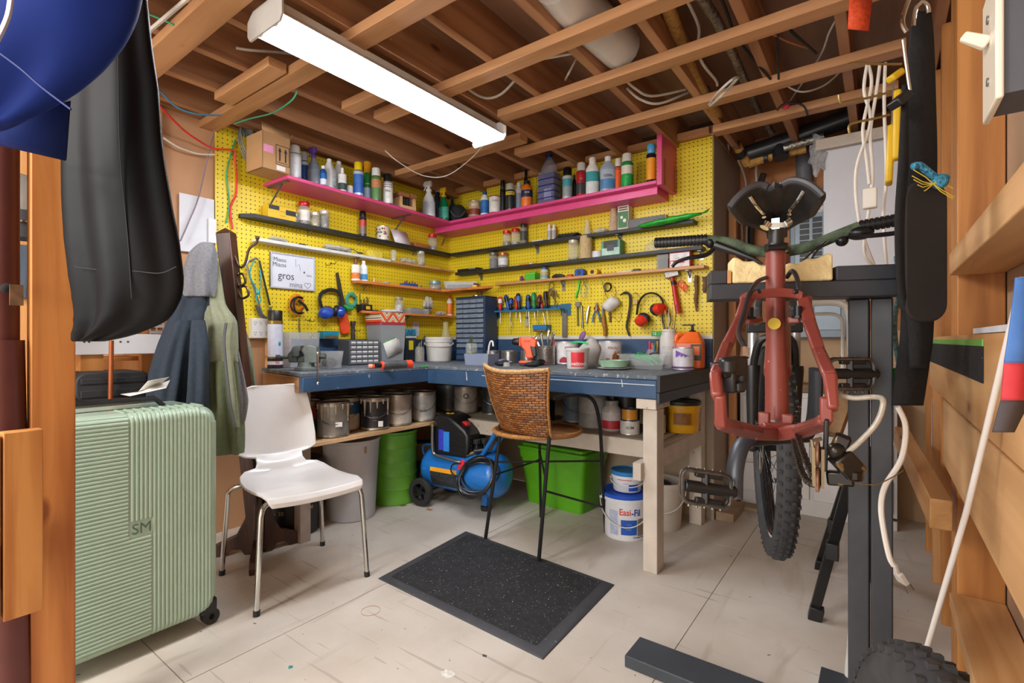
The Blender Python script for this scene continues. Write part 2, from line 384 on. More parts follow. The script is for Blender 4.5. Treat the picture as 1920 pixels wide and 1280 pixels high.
# navy painted backer boards and bare end under the pegboard
for z0, z1 in ((.965, 1.068), (.85, .962)):
    struct(MB().box(-.01, .02, -1.42, -.02, z0, z1).build('baseboard_left', NAVY, bevel=.002, seg=1))
    struct(MB().box(-.01, .019, -1.565, -1.42, z0, z1).build('baseboard_left', FIRY_PALE, bevel=.002, seg=1))
    struct(MB().box(.02, 2.13, -.02, .01, z0, z1).build('baseboard_right', NAVY, bevel=.002, seg=1))
# ---------- pegboards ----------
def peg(name, L, H, loc, rz, label):
    o = MB().box(0, L, -.006, 0, 0, H).build(name, [PEG]); o.location = loc; o.rotation_euler = (0, 0, rz)
    return tag(o, label, 'pegboard', 'yellow pegboard panels')
# left wall runs along y: panel faces +x
peg('pegboard', .70, 1.175, (0, -1.845, 1.07), PI/2, 'yellow pegboard panel at the left end, behind the coat rack and whiteboard')
peg('pegboard', 1.14, 1.175, (0, -1.144, 1.07), PI/2, 'yellow pegboard panel on the left wall running into the corner, behind the blue ear muffs')
peg('pegboard', .88, 1.195, (.008, -.002, 1.07), 0, 'yellow pegboard panel right of the corner, behind the screwdriver rack')
peg('pegboard', 1.24, 1.195, (.890, -.002, 1.07), 0, 'yellow pegboard panel at the right end, behind the red ear muffs and hammer')
struct(MB().box(.0, .01, -.016, -.0065, 1.07, 2.24).build('trim_4', mat('#dcc43a', var=.05)))

# ---------- workbench ----------
wb = thing('workbench', 'L-shaped navy painted workbench with scuffed grey-blue top filling the corner', 'workbench', (0, 0, 0))
MB().prism([(.022,-.022),(.022,-1.60),(.66,-1.725),(.66,-.88),(2.13,-.87),(2.13,-.022)], .88, .90).build('worktop', [NAVY_TOP], wb, bevel=.003)
MB().box(.622, .66, -1.72, -.92, .805, .879).box(.622, .66, -.92, -.862, .805, .879).build('front_rail', NAVY, wb, bevel=.003)
MB().box(.66, 2.118, -.888, -.85, .795, .879).build('front_rail', NAVY, wb, bevel=.003)
MB().box(.50, .655, -.875, -.87, .83, .865).build('paper_scrap', WHITEPL, wb).hide_render = False
MB().bar((.05, -1.585, .838), (.62, -1.70, .838), .04, .078).build('end_rail', wood('#b98a58', '#8f6236', 'x'), wb, bevel=.003)
MB().box(2.118, 2.135, -.888, -.03, .825, .90).build('end_rail', mat('#2b2f36', rough=.5, var=.2, scale=8), wb, bevel=.002)
MB().box(2.118, 2.132, -.888, -.03, .775, .823).build('end_rail', mat('#343c48', rough=.5, var=.2, scale=8), wb, bevel=.002)
def leg(x0, x1, y0, y1, z1, m=WHITEWOOD): MB().box(x0, x1, y0, y1, 0, z1).build('leg', m, wb, bevel=.003)
leg(2.045, 2.112, -.865, -.775, .745); leg(2.03, 2.10, -.13, -.05, .79)
MB().box(2.02, 2.115, -.885, -.70, .747, .793).build('leg_block', WHITEWOOD, wb, bevel=.003)
leg(.44, .50, -1.64, -1.58, .84, mat('#a3948a', rough=.6, var=.15)); leg(.03, .10, -1.50, -1.41, .84, FIRZ); leg(.05, .14, -.16, -.08, .84, FIRZ)
MB().box(.045, .50, -1.57, -.735, .515, .535).build('shelf_board', wood('#d3ac7c', '#b98d5c', 'y', 1, knots=False), wb, bevel=.002) if False else None
MB().prism([(.04,-1.57),(.60,-1.63),(.60,-.76),(.04,-.65)], .515, .535).build('lower_shelf', wood('#dcb88c', '#bf9260', 'y', 1, knots=False), wb, bevel=.002)
MB().box(.66, 2.02, -.60, -.14, .535, .55).box(.10, .66, -.55, -.14, .535, .55).build('lower_shelf', mat('#b5a68f', rough=.6, var=.12, scale=6), wb, bevel=.002)
MB().box(.66, 2.03, -.625, -.602, .46, .549).build('shelf_rail', WHITEWOOD, wb, bevel=.003)
MB().box(2.065, 2.10, -.775, -.13, .46, .549).build('shelf_rail', WHITEWOOD, wb, bevel=.003)
MB().box(2.01, 2.05, -.90, -.80, .42, .50).build('leg_block', WHITEWOOD, wb, bevel=.003)
# white paint runs on the front edge
pm = mat('#dfe3e6', rough=.5, var=.05)
for x, dz in ((.98, .05), (1.30, .035), (1.37, .045), (1.455, .068), (1.95, .035), (1.41, .03), (1.33, .02)):
    MB().tube([(x, -.889, .878), (x+.004, -.8895, .878-dz*.5), (x+.006, -.889, .878-dz)], [.0015, .002, .003], 6).build('paint_drip', pm, wb)
MB().add([(1.18,-.8885,.885),(1.265,-.8885,.885),(1.262,-.8885,.84),(1.24,-.8885,.82),(1.225,-.8885,.843),(1.185,-.8885,.815)], [(0,1,2,3,4,5)]).build('paper_scrap', WHITEPL, wb, solid=.001)
MB().bar((1.10,-.8895,.8605), (2.11,-.8895,.8585), .002, .003).build('paint_line', pm, wb)
for o in list(wb.children):
    if o.name.startswith('paper_scrap') and len(o.data.vertices) == 8: bpy.data.objects.remove(o)

# ---------- lights ----------
TUBE = mat('#f4f8ff', rough=.3, var=0, emit=TUBE_STRENGTH, key='tube')
fx = thing('shop_light', 'long white twin tube fluorescent shop light glowing under the ceiling', 'ceiling light', (1.24, -1.60, 2.13))
GLW = mat('#e8e8e6', rough=.4, var=.03)
MB().prism([(-.10,.01),(-.055,.05),(-.055,.075),(.055,.075),(.055,.05),(.10,.01),(.098,.008),(.05,.045),(-.05,.045),(-.098,.008)], -.60, .60, 'xz').build('reflector', GLW, fx)
MB().prism([(-.014,.046),(-.014,.02),(.014,.02),(.014,.046)], -.58, .58, 'xz').build('centre_channel', GLW, fx)
for s in (-1, 1):
    MB().cyl((s*.05, -.585, .012), (s*.05, .585, .012), .019, n=20).build('tube', TUBE, fx)
    MB().prism([(-.115,.0),(-.10,-.02),(.10,-.02),(.115,.0),(.115,.05),(.075,.078),(-.075,.078),(-.115,.05)], s*.60, s*.608, 'xz').build('end_plate', mat('#b9b5ae', rough=.45, var=.05) if s < 0 else GLW, fx, bevel=.001, seg=1)
    for t in (-1, 1): MB().box(t*.05-.012, t*.05+.012, s*.588, s*.599, -.01, .045).build('lamp_holder', WHITEPL, fx)
    MB().tube([(s*.03,s*.45,.076),(s*.03,s*.45,.108)], .002, 6).build('hanger', ZINC, fx)

for i, (x0, x1) in enumerate(((.03, .885), (.892, 2.13))): struct(MB().box(x0, x1, -.0092, -.008, 1.069, 1.094).build('trim_5', mat('#d9d4c4', var=.06)))
# ---------- container builders (each returns the thing) ----------
def camang(p, rz=0): return math.atan2(CY-p[1], CX-p[0])-rz
def txt_on(root, part, r, items, p, rz=0):
    """items: (string, size, z, colour[, bold[, dang]])"""
    a = camang(p, rz)
    for it in items:
        round_text(part, it[0], it[1], r, it[2], a+(it[5] if len(it) > 5 else 0), it[3], it[4] if len(it) > 4 else .01)
def aerosol(label, p, r, h, body, band, cap, group=None, txt=(), band2=None, clear=False, cat='spray can'):
    t = thing('spray_can', label, cat, p, 0, group); hb = h*.80
    mats = [mat(body, rough=.3, metal=.2, var=.05), mat(band, rough=.4, var=.08, scale=30), STEEL, mat(band2 or band, rough=.4, var=.1, scale=40)]
    b = MB().lathe([(r*.93,0,2),(r,.004,2),(r,.008,2),(r,hb*.12,0),(r,hb*.13,1),(r,hb*.5,1),(r,hb*.51,3),(r,hb*.80,3),(r,hb*.81,0),(r,hb*.91,0),(r*.97,hb*.92,2),(r*.80,hb*.97,2),(r*.6,hb,2),(0,hb,2)]).build('body', mats, t)
    MB().lathe([(r*.82,hb*.93),(r*.86,hb*.94),(r*.84,h*.97),(r*.74,h),(0,h)]).build('cap', glassy('#d8dadb', .6) if clear else mat(cap, rough=.35, var=.04), t)
    txt_on(t, b, r, txt, p); return t
def trigger_bottle(label, p, r, h, col, head, band=None, txt=(), group=None, sq=.75, alpha=1.):
    t = thing('trigger_spray_bottle', label, 'spray bottle', p, camang(p)+.9, group); hb = h*.74
    m = mat(col, rough=.25, var=.06, alpha=alpha)
    b = MB().lathe([(r*.9,0),(r,.006),(r,hb*.12),(r,hb*.14,1),(r*.98,hb*.55,1),(r*.95,hb*.56,0),(r*.8,hb*.72),(r*.42,hb*.9),(r*.33,hb),(0,hb)], sy=sq).build('body', [m, mat(band or col, rough=.4, var=.15, scale=25)], t)
    hm = mat(head, rough=.35, var=.04)
    g = MB().lathe([(r*.42,hb*.97),(r*.42,hb*1.05),(r*.3,hb*1.07),(0,hb*1.07)], n=14).box(-r*.75, r*.45, -r*.2, r*.2, h*.86, h).box(-r*.95, -r*.75, -r*.1, r*.1, h*.9, h*.96).bar((-r*.45,0,h*.88), (-r*.85,0,h*.76), r*.2, r*.12).box(-r*.2, r*.2, -r*.15, r*.15, hb*1.05, h*.9)
    g.build('trigger_head', hm, t, bevel=r*.05)
    txt_on(t, b, r*.9, txt, p, camang(p)+.9); return t
def cap_bottle(label, p, r, h, col, band, cap, neck=.45, sq=1., txt=(), group=None, band2=None, alpha=1., shoulder=.72, capr=None, caph=.12, name='plastic_bottle', cat='bottle', fill=None):
    t = thing(name, label, cat, p, camang(p)+PI/2 if sq != 1 else 0, group); hs = h*shoulder; hc = h*(1-caph)
    m = mat(col, rough=.3, var=.05, alpha=alpha) if alpha == 1 else glassy(col, alpha)
    b = MB().lathe([(r*.92,0),(r,.005),(r,hs*.12),(r,hs*.14,1),(r,hs*.5,1),(r,hs*.51,2),(r,hs*.86,2),(r,hs*.88,0),(r*.96,hs),(r*neck,hc*.97),(r*neck,hc),(0,hc)], sy=sq).build('body', [m, mat(band, rough=.45, var=.15, scale=30), mat(band2 or band, rough=.45, var=.15, scale=30)] if band else [m, m, m], t)
    if fill: MB().lathe([(r*.88,.006),(r*.93,.01),(r*.93,h*fill[1]),(0,h*fill[1])], sy=sq).build('contents', mat(fill[0], rough=.2, var=.05, key=('fill', fill[0])), t)
    cr = capr or r*neck*1.15
    MB().lathe([(cr,hc-.004),(cr,h*.99),(cr*.9,h),(0,h)], n=18).build('cap', mat(cap, rough=.35, var=.04), t)
    txt_on(t, b, r, txt, p, 0 if sq == 1 else camang(p)+PI/2); return t
def jug(label, p, w_, d, h, col, band, cap, rz, txt=(), txcol='#222', group=None, alpha=1, name='plastic_jug', body2=None):
    """flat sided jug with a handle at the top; front is local +x"""
    t = thing(name, label, 'jug', p, rz, group); m = mat(col, rough=.3, var=.05) if alpha == 1 else glassy(col, alpha)
    hs = h*.66
    b = MB().prism(rrect(-d/2, d/2, -w_/2, w_/2, min(w_, d)*.2), 0, hs)
    top = [V((x*.45, y*.35-w_*.18, h*.90)) for x, y in rrect(-d/2, d/2, -w_/2, w_/2, min(w_, d)*.2)]
    base = [V((x, y, hs)) for x, y in rrect(-d/2, d/2, -w_/2, w_/2, min(w_, d)*.2)]; n = len(top)
    b.add(base+top, [(i,(i+1)%n,n+(i+1)%n,n+i) for i in range(n)]+[tuple(range(n,2*n))])
    b.build('body', m, t)
    MB().tube(spline([(0,-w_*.1,h*.86),(0,w_*.2,h*.9),(0,w_*.40,h*.80),(0,w_*.42,hs*.95)], 5), d*.13, 8).build('handle', m, t)
    MB().lathe([(w_*.17,h*.88),(w_*.17,h),(0,h)], (0,-w_*.18,0), n=16).build('cap', mat(cap, rough=.4, var=.04), t)
    if band:
        lb = MB().box(d/2, d/2+.0012, -w_*.38, w_*.38, h*.1, hs*.92).build('paper_label', mat(band, rough=.5, var=.25, scale=35), t)
        for s_, sz, z, c in [q[:4] for q in txt]: flat_text(lb, s_, sz, (d/2+.0014, 0, z), (0,1,0), (0,0,1), c, .01)
    return t
GLASS = glassy('#e6ece6', .26, .06)
def jar(label, p, r, h, lid, fill=None, group=None, lidh=.14, band=None, name='glass_jar', cat='jar', glass=None, txt=()):
    t = thing(name, label, cat, p, 0, group); hb = h*(1-lidh)
    b = MB().lathe([(r*.85,0),(r,.006),(r,hb*.82),(r*.86,hb*.93),(r*.82,hb*1.02)]).build('body', glass or GLASS, t)
    if fill: MB().lathe([(r*.8,.003),(r*.9,.008),(r*.9,h*fill[1]*.9),(r*.4,h*fill[1]),(0,h*fill[1])], n=20).build('contents', mat(fill[0], rough=.4, var=.55, scale=90, bump=.8, metal=.4, key=('jf', fill[0])), t)
    if band: MB().lathe([(r*1.01,hb*.2),(r*1.012,hb*.22),(r*1.012,hb*.7),(r*1.0,hb*.72)]).build('paper_label', mat(band, rough=.5, var=.15, scale=30), t)
    if lid: MB().lathe([(r*.88,hb*.93),(r*.92,hb*.95),(r*.92,h*.985),(r*.88,h),(0,h)]).build('lid', mat(lid, rough=.3, metal=.3, var=.06), t)
    return t
def tin(label, p, r, h, col, band, lid='#b9b6ae', txt=(), group=None, name='metal_tin', cat='tin', band2=None, ridges=False, open_=False, metal=0.):
    t = thing(name, label, cat, p, 0, group)
    prof = [(r*.97,0,2),(r*1.01,.003,2),(r,.006,2)]
    if ridges:
        for i in range(9): z = h*(.12+.76*i/9); prof += [(r,z,0),(r*1.02,z+h*.03,0),(r,z+h*.06,0)]
    else: prof += [(r,h*.14,0),(r,h*.15,1),(r,h*.5,1),(r,h*.51,3),(r,h*.9,3)]
    prof += [(r,h*.95,0),(r*1.015,h*.98,2),(r*1.01,h,2)]
    prof += [(r*.95,h,2),(r*.95,h*.2,2),(0,h*.19,2)] if open_ else [(r*.93,h,2),(r*.93,h*.98,2),(0,h*.98,2)]
    b = MB().lathe(prof, n=28).build('body', [mat(col, rough=.3 if metal else .45, metal=metal, var=.12, scale=20), mat(band, rough=.45, metal=metal, var=.2, scale=22), mat(lid, rough=.35, metal=.7, var=.15), mat(band2 or band, rough=.45, var=.2, scale=18)], t)
    txt_on(t, b, r, txt, p); return t
def carton(label, p, w_, d, h, rz, col, face=None, txt=(), group=None, name='cardboard_box', cat='box', top=None, side=None, m=None, facez=(.08, .92)):
    """front is local +x, width along y"""
    t = thing(name, label, cat, p, rz, group)
    MB().box(-d/2, d/2, -w_/2, w_/2, 0, h).build('body', m or mat(col, rough=.6, var=.08), t, bevel=min(w_, d, h)*.03)
    if face: MB().box(d/2, d/2+.0008, -w_*.46, w_*.46, h*facez[0], h*facez[1]).build('printed_panel', mat(face, rough=.5, var=.2, scale=40), t)
    for s_, sz, y, z, c in [q[:5] for q in txt]: flat_text(t, s_, sz, (d/2+.001, y, z), (0,1,0), (0,0,1), c, .012)
    return t
# stand point on a shelf: u pixel, distance from the wall
ZP, ZB, ZW, ZO, ZO2 = 1.985, 1.775, 1.645, 1.466, 1.262      # shelf tops, left wall
def LW(u, off, z): p = onx(u, 600, off); return V((off, p.y, z))
def RW(u, off, z): p = ony(u, 600, -off); return V((p.x, -off, z))
def sz(p, v, w_px): return zat(p, v)-p.z, wid(p, w_px)/2

# ---------- shelves ----------
def shelf(label, poly, z, th, m, name='wall_shelf', brackets=(), group=None, bm=None, drop=.12):
    t = thing(name, label, 'shelf', (0,0,0), 0, group)
    MB().prism(poly, z-th, z).build('board', m, t, bevel=.0015, seg=1)
    for side, q, d in brackets:
        g = MB()
        if side == 'L': g.box(.001, .005, q-.012, q+.012, z-th-drop, z-th).bar((.004,q,z-th-.003), (d,q,z-th-.003), .02, .004).bar((.004,q,z-th-drop*.6), (d*.7,q,z-th-.006), .008, .006)
        else: g.box(q-.012, q+.012, -.012, -.009, z-th-drop, z-th).bar((q,-.009,z-th-.003), (q,-d,z-th-.003), .02, .004).bar((q,-.010,z-th-drop*.6), (q,-d*.7,z-th-.006), .008, .006)
        g.build('bracket', bm or ZINC, t)
    return t
pk = shelf('long glossy pink L-shaped top shelf crowded with bottles', [(.002,-1.578),(.265,-1.578),(.245,-.255),(1.885,-.262),(1.885,-.01),(.002,-.01)], ZP, .019, PINK, brackets=(('L',-1.55,.22),('L',-.62,.2),('L',-.10,.12)), bm=mat('#6f7378', rough=.4, metal=.6), drop=.20)
MB().box(.03, 1.87, -.205, -.008, ZP-.064, ZP-.020).build('under_board', PINK, pk, bevel=.0015)
up = thing('shelf_end_board', 'upright glossy pink board closing the right end of the top shelf', 'shelf board', (1.90, 0, 0))
MB().box(-.013, .017, -.262, -.008, ZP-.03, 2.44).build('board', PINK, up, bevel=.002)
for s, y in ((1, -.21), (1, -.04)):
    MB().tube([(.018+.002*s, y, ZP+.13), (.02, y, ZP-.02)], .004, 6).build('corner_brace', mat('#b8873f', rough=.4, metal=.6), up)
YL = lambda u, x: onx(u, 500, x).y
shelf('narrow black shelf with a clipped end, holding jars on the left wall', [(.002,YL(446,0)),(.03,YL(446,0)),(.09,YL(477,.09)),(.09,-.07),(.002,-.012)], ZB, .023, BLACKSHELF, brackets=(('L',-1.30,.06),('L',-.92,.07),('L',-.42,.07)), drop=.05)
shelf('narrow white painted shelf above the whiteboard on the left wall', [(.002,YL(470,0)),(.08,YL(483,.08)),(.08,YL(733,.08)),(.002,YL(733,.08))], ZW, .018, mat('#dcdcda', var=.06, spots=(30,.7,'#a99b80')), brackets=(('L',-.95,.06),), drop=.05)
shelf('narrow unpainted board shelf carrying on from the white shelf to the corner', [(.002,YL(733,.08)+.002),(.075,YL(733,.08)+.002),(.075,-.02),(.002,-.02)], ZW-.004, .014, FIRY_PALE)
OR = wood('#d98a4a', '#bb6a2e', 'y', .8, knots=False)
shelf('orange L-shaped wooden shelf wrapping round the corner below the glue bottles', [(.002,YL(657,0)),(.10,YL(672,.10)),(.11,-.20),(RW(925,.19,0).x,-.19),(RW(912,.0,0).x,-.01),(.002,-.01)], ZO, .018, OR, brackets=(('L',-.88,.08),('R',.36,.1)), drop=.06)
shelf('lower orange wooden shelf on the left wall holding a drill bit stand and screws', [(.002,YL(672,.0)),(.11,YL(672,.10)+.02),(.11,-.03),(.002,-.03)], ZO2, .016, OR, brackets=(('L',-.5,.08),), drop=.06)
XR = lambda u, y: ony(u, 500, -y).x
shelf('upper narrow black shelf on the right wall with twine and red-lidded jars', [(.095,-.09),(XR(1300,.09),-.09),(XR(1300,.09),-.009),(.095,-.009)], 1.772, .023, BLACKSHELF, brackets=(('R',1.55,.07),('R',.9,.07)), drop=.05)
shelf('lower narrow black shelf on the right wall holding a spool of twine', [(XR(853,.09),-.09),(XR(1316,.09),-.09),(XR(1316,.09),-.009),(XR(853,.09),-.009)], 1.612, .023, BLACKSHELF, brackets=(('R',.36,.07),('R',2.07,.07)), drop=.05)
shelf('long pale wooden shelf on the right wall holding tape measures', [(XR(928,.085),-.085),(XR(1320,.085),-.085),(XR(1330,.0),-.009),(XR(928,.085),-.009)], 1.498, .018, wood('#d9a878', '#bd8550', 'x', 1, knots=False), brackets=(('R',1.12,.07),('R',2.0,.07)), drop=.07)

# ---------- top pink shelf, left arm ----------
G1 = 'bottles and cans on the pink shelf'
def Lp(u, v, wpx, off=.19): p = LW(u, off, ZP); h, r = sz(p, v, wpx); return p, r, h
p, r, h = Lp(553, 274, 22, .215); aerosol('silver spray can with clear grey cap beside the cardboard box', p, r, h, '#c9ccd0', '#d5d7da', '#999', G1, clear=True, txt=(('------', .012, h*.45, '#8c9198'),))
p, r, h = Lp(571, 286, 14, .09); aerosol('thin blue and white can half hidden behind the silver spray can', p, r, h, '#dfe5ee', '#2a56a8', '#b9bec6', G1)
p, r, h = Lp(588, 276, 25, .19); trigger_bottle('dark grey trigger spray bottle with a purple head', p, r, h, '#6f7580', '#5a3a86', group=G1)
p, r, h = Lp(606, 311, 13, .22); cap_bottle('small blue bottle with white cap beside the purple-headed sprayer', p, r, h, '#1d4f96', '#dfe9f3', '#f0f0f0', group=G1, band2='#1d62b0')
p, r, h = Lp(619, 300, 24, .17); jug('white jug with blue and teal label and clear neck', p, r*2, r*1.3, h, '#e6e6e2', '#e9eef2', '#f1f1f0', .6, txt=(('----', .02, h*.48, '#1c4aa0'), ('-----', .018, h*.32, '#1c4aa0'), ('====', .02, h*.16, '#168a80')), group=G1)
p, r, h = Lp(637, 305, 26, .12); jug('white jug with loop handle standing behind the nozzle bottle', p, r*2, r*1.3, h, '#e9e9e6', '#d8dde2', '#efefec', .6, group=G1)
p, r, h = Lp(642, 315, 15, .215); cap_bottle('slim white nozzle bottle with dark green label', p, r, h, '#ececea', '#2e4a45', '#f4f4f2', neck=.3, group=G1, band2='#e2e2df', caph=.2, txt=(('---', .014, h*.5, '#b02a3a'),))
p, r, h = Lp(656, 349, 12, .2); tin('low white tub between the nozzle bottle and blue can', p, r, max(h, .03), '#e4e4e0', '#d9d9d6', group=G1)
p, r, h = Lp(672, 305, 18, .215); aerosol('pale can with yellow cap and bright blue label', p, r, h, '#cfd9e6', '#2a62b8', '#f0cf22', G1, band2='#3a6fc0', txt=())
p, r, h = Lp(689, 304, 16, .14); t = cap_bottle('green bottle with a slanted orange-yellow cap', p, r, h, '#1f8a3c', '#bcd3ea', '#f0a818', group=G1, band2='#1f8a3c', capr=r*.85, caph=.26, txt=(('Turtle', .012, h*.45, '#ffffff'),))
p, r, h = Lp(705, 316, 19, .215); aerosol('green and orange printed can with white cap', p, r, h, '#6f8c4f', '#5f8a52', '#efeee9', G1, band2='#c9875a', txt=(('----', .013, h*.62, '#f2e8c0'), ('------', .012, h*.53, '#f2e8c0')))
p, r, h = Lp(727, 327, 19, .215); t = aerosol('white can with black cap and a band of black dots', p, r, h, '#ecebe8', '#efeeeb', '#1b1b1c', G1, txt=(('PRO', .019, h*.42, '#1a1a1a', .02), ('-----', .012, h*.22, '#333')))
g = MB(); a0 = camang(p)
for i in range(-3, 4):
    for j in range(3): a = a0+i*.33; c = V((math.cos(a)*(r+.0006), math.sin(a)*(r+.0006), h*(.56+.07*j))); g.cyl(c-V((math.cos(a),math.sin(a),0))*.001, c, .0035, n=8)
g.build('dot_print', mat('#1a1a1a', var=0), t)
# wooden clamp block
p = LW(764, .17, ZP); t = thing('wooden_bracket_block', 'scrap block of pale wood with metal clips lying on the pink shelf', 'wood block', p, -.15)
wp = wood('#e0b98c', '#c2905c', 'y', 1, knots=False); wm = wood('#a8714a', '#87553a', 'y', 1, knots=False)
MB().box(-.05, .08, -.11, .02, 0, .022).box(-.05, .08, -.11, -.09, .022, .085).box(-.05, .08, .0, .02, .022, .085).build('frame', wp, t, bevel=.002)
MB().box(-.06, .075, -.12, -.03, .087, .115).box(-.06, .075, -.02, .03, .087, .12).build('top_block', wm, t, bevel=.002)
for i in range(3): MB().box(.0, .07, -.07+i*.02, -.064+i*.02, .022, .08).build('metal_clip', STEEL, t)
p, r, h = Lp(804, 340, 27, .18); trigger_bottle('white trigger spray bottle with red ring and grey label', p, r, h, '#e7e8ea', '#ececea', '#cfd3dc', group=G1, txt=(('---', .014, h*.3, '#3a4a8a'),))
p, r, h = Lp(820, 351, 12, .10); cap_bottle('small dark blue bottle behind the white sprayer', p, r, h, '#1b2748', '#26365f', '#dedede', group=G1)
p, r, h = Lp(832, 352, 22, .19); trigger_bottle('green trigger spray bottle with a yellow head', p, r, h, '#0f7a48', '#e0b51e', '#4fb0a0', group=G1, txt=(('----', .012, h*.32, '#f0f6f0'),))
p, r, h = Lp(848, 352, 14, .05); trigger_bottle('teal trigger bottle tucked into the corner behind the pouch', p, r, h, '#39536a', '#4f8f96', group=G1)
p = V((.235, -.15, ZP)); t = thing('tool_pouch', 'rounded black fabric tool pouch in the corner of the pink shelf', 'pouch', p, camang(p))
MB().ball((0,0,.075), .075, 20, 12, (.55, .95, 1), fn=lambda d: V((d.x, d.y, max(d.z, -.073)))).build('bag', mat('#2a2b2e', rough=.85, var=.2, bump=.3), t)
MB().tube(spline([(.045,-.06,.09),(.055,-.03,.05),(.058,.0,.04),(.055,.03,.05),(.045,.06,.09)], 4), .009, 8, flat=.4).build('flap_edge', mat('#3a3b3e', rough=.8), t)
# cardboard carton with arrows
p = V((.13, onx(498, 300, .13).y, ZP)); t = thing('cardboard_carton', 'open brown cardboard carton with two up arrows hanging over the end of the pink shelf', 'cardboard box', (.14, -1.645, ZP+.001), .04)
CB = mat('#b98f62', rough=.75, var=.08, scale=8)
MB().box(-.04, .125, -.08, -.076, 0, .20).box(-.04, .125, .076, .08, 0, .20).box(.121, .125, -.08, .08, 0, .20).box(-.04, -.036, -.08, .08, 0, .20).box(-.04, .125, -.08, .08, 0, .004).build('box', CB, t)
MB().add([(.125,-.08,.20),(.125,.078,.20),(.11,.075,.245),(.11,-.078,.25)], [(0,1,2,3)]).build('front_flap', CB, t, solid=.003)
MB().add([(.12,.08,.20),(-.03,.08,.20),(-.03,.10,.235),(.12,.10,.235)], [(0,1,2,3)]).build('side_flap', CB, t, solid=.003)
k_ = mat('#2c2a28', var=0); g = MB(); X = .1262
for y in (.018, .052): g.box(X-.001, X, y-.004, y+.004, .062, .115).add([(X,y-.010,.113),(X,y+.010,.113),(X,y,.137)], [(0,1,2)])
for a, b_, c, d in ((-.005,.075,.04,.043),(-.005,.075,.145,.148),(-.005,-.002,.04,.148),(.072,.075,.04,.148),(.005,.065,.052,.055)): g.box(X-.001, X, a, b_, c, d)
g.build('arrow_print', k_, t)
MB().box(X-.001, X, -.075, -.02, .09, .13).build('pink_tape', mat('#e79ac0'), t); MB().box(X-.001, X, -.0, .05, .01, .035).build('white_label', WHITEPL, t)
# ---------- top pink shelf, right arm ----------
def Rp(u, v, wpx, off=.17): p = RW(u, off, ZP); h, r = sz(p, v, wpx); return p, r, h
p, r, h = Rp(890, 378, 23, .21); tin('tan and brown can with white capitals beside the black pouch', p, r, h, '#b59c74', '#8c3b2c', txt=(('SICO', .024, h*.72, '#f3efe6', .02),), group=G1, band2='#c5ad86')
p, r, h = Rp(909, 359, 16, .21); cap_bottle('white bottle with blue cap and blue label near the corner', p, r, h, '#eef0f3', '#1f6bb8', '#1b4fa0', group=G1, band2='#2b78c2')
p, r, h = Rp(928, 369, 22, .21); tin('white tin with a red rim and brown lettering', p, r, h, '#e6e3df', '#e9e6e2', lid='#b5382e', txt=(('CLAC', .018, h*.7, '#8a3a2c', .02),), group=G1)
p, r, h = Rp(943, 339, 11, .17); aerosol('tall slim black can left of the yellow-badged can', p, r, h, '#15161a', '#1c1d22', '#111', G1)
p, r, h = Rp(957, 345, 18, .21); t = aerosol('dark can with a yellow shield badge', p, r, h, '#2a3132', '#27302f', '#b9b9b2', G1, band2='#222a2a')
MB().lathe([(r*1.012,h*.56),(r*1.015,h*.57),(r*1.015,h*.68),(r*1.012,h*.69)]).build('badge', mat('#e6c91c', var=0), t)
round_text(t, 'WD-40', .014, r*1.02, h*.625, camang(p), '#18306a', .02)
p, r, h = Rp(973, 343, 16, .15); cap_bottle('pale grey bottle behind the orange one', p, r, h, '#c9ccd4', '#8d94a8', '#d9dade', group=G1)
p, r, h = Rp(988, 339, 22, .21); cap_bottle('orange bottle with black and blue label and dark cap', p, r, h, '#e8742a', '#ea7a2c', '#1d1f26', group=G1, band2='#20304e', txt=(('OOO', .014, h*.52, '#f2f2f2', .02), ('----', .012, h*.3, '#f6e9d8')))
p, r, h = Rp(986, 318, 9, .07); cap_bottle('tall thin black bottle behind the orange bottle', p, r, h, '#16171b', '#16171b', '#101114', group=G1)
p = RW(1030, .15, ZP); t = thing('washer_fluid_jug', 'large clear jug half full of dark blue washer fluid', 'jug', p, -PI/2); h = zat(p, 289)-ZP; r = wid(p, 37)/2
MB().prism(rrect(-r*.75, r*.75, -r, r, r*.25), 0, h*.62).lathe([(r*.95,h*.62),(r*.9,h*.72),(r*.45,h*.88),(r*.25,h*.9),(r*.25,h*.95)], n=20, sx=.8).build('body', glassy('#cfd6ea', .25), t)
MB().prism(rrect(-r*.72, r*.72, -r*.97, r*.97, r*.24), .003, h*.60).build('washer_fluid', mat('#1d1f78', rough=.15, var=.1), t)
g = MB()
for z in (.12, .24, .36, .48): g.prism(rrect(-r*.77, r*.77, -r*1.02, r*1.02, r*.25), h*z, h*(z+.02))
g.build('ribs', mat('#262a86', rough=.2), t)
MB().lathe([(r*.3,h*.93),(r*.3,h),(0,h)], n=14).build('cap', mat('#1a2b7c'), t); MB().box(r*.755, r*.765, -.01, r*.7, h*.1, h*.3).build('paper_label', mat('#9aa0c8', var=.3), t)
p, r, h = Rp(1064, 315, 19, .20); aerosol('white and teal can with a wide black cap', p, r, h, '#d4dadd', '#98a8ad', '#141416', G1, band2='#4ba3b2')
p, r, h = Rp(1077, 328, 9, .13); cap_bottle('small dark bottle between the black-capped can and red can', p, r, h, '#22252e', '#2c3140', '#5a5a60', group=G1)
p, r, h = Rp(1090, 306, 19, .20); aerosol('red topped can with a dark grey lower label', p, r, h, '#b8252c', '#3c3d42', '#cfc8c0', G1, band2='#b01f28', txt=(('----', .016, h*.52, '#efe6e6', .02),))
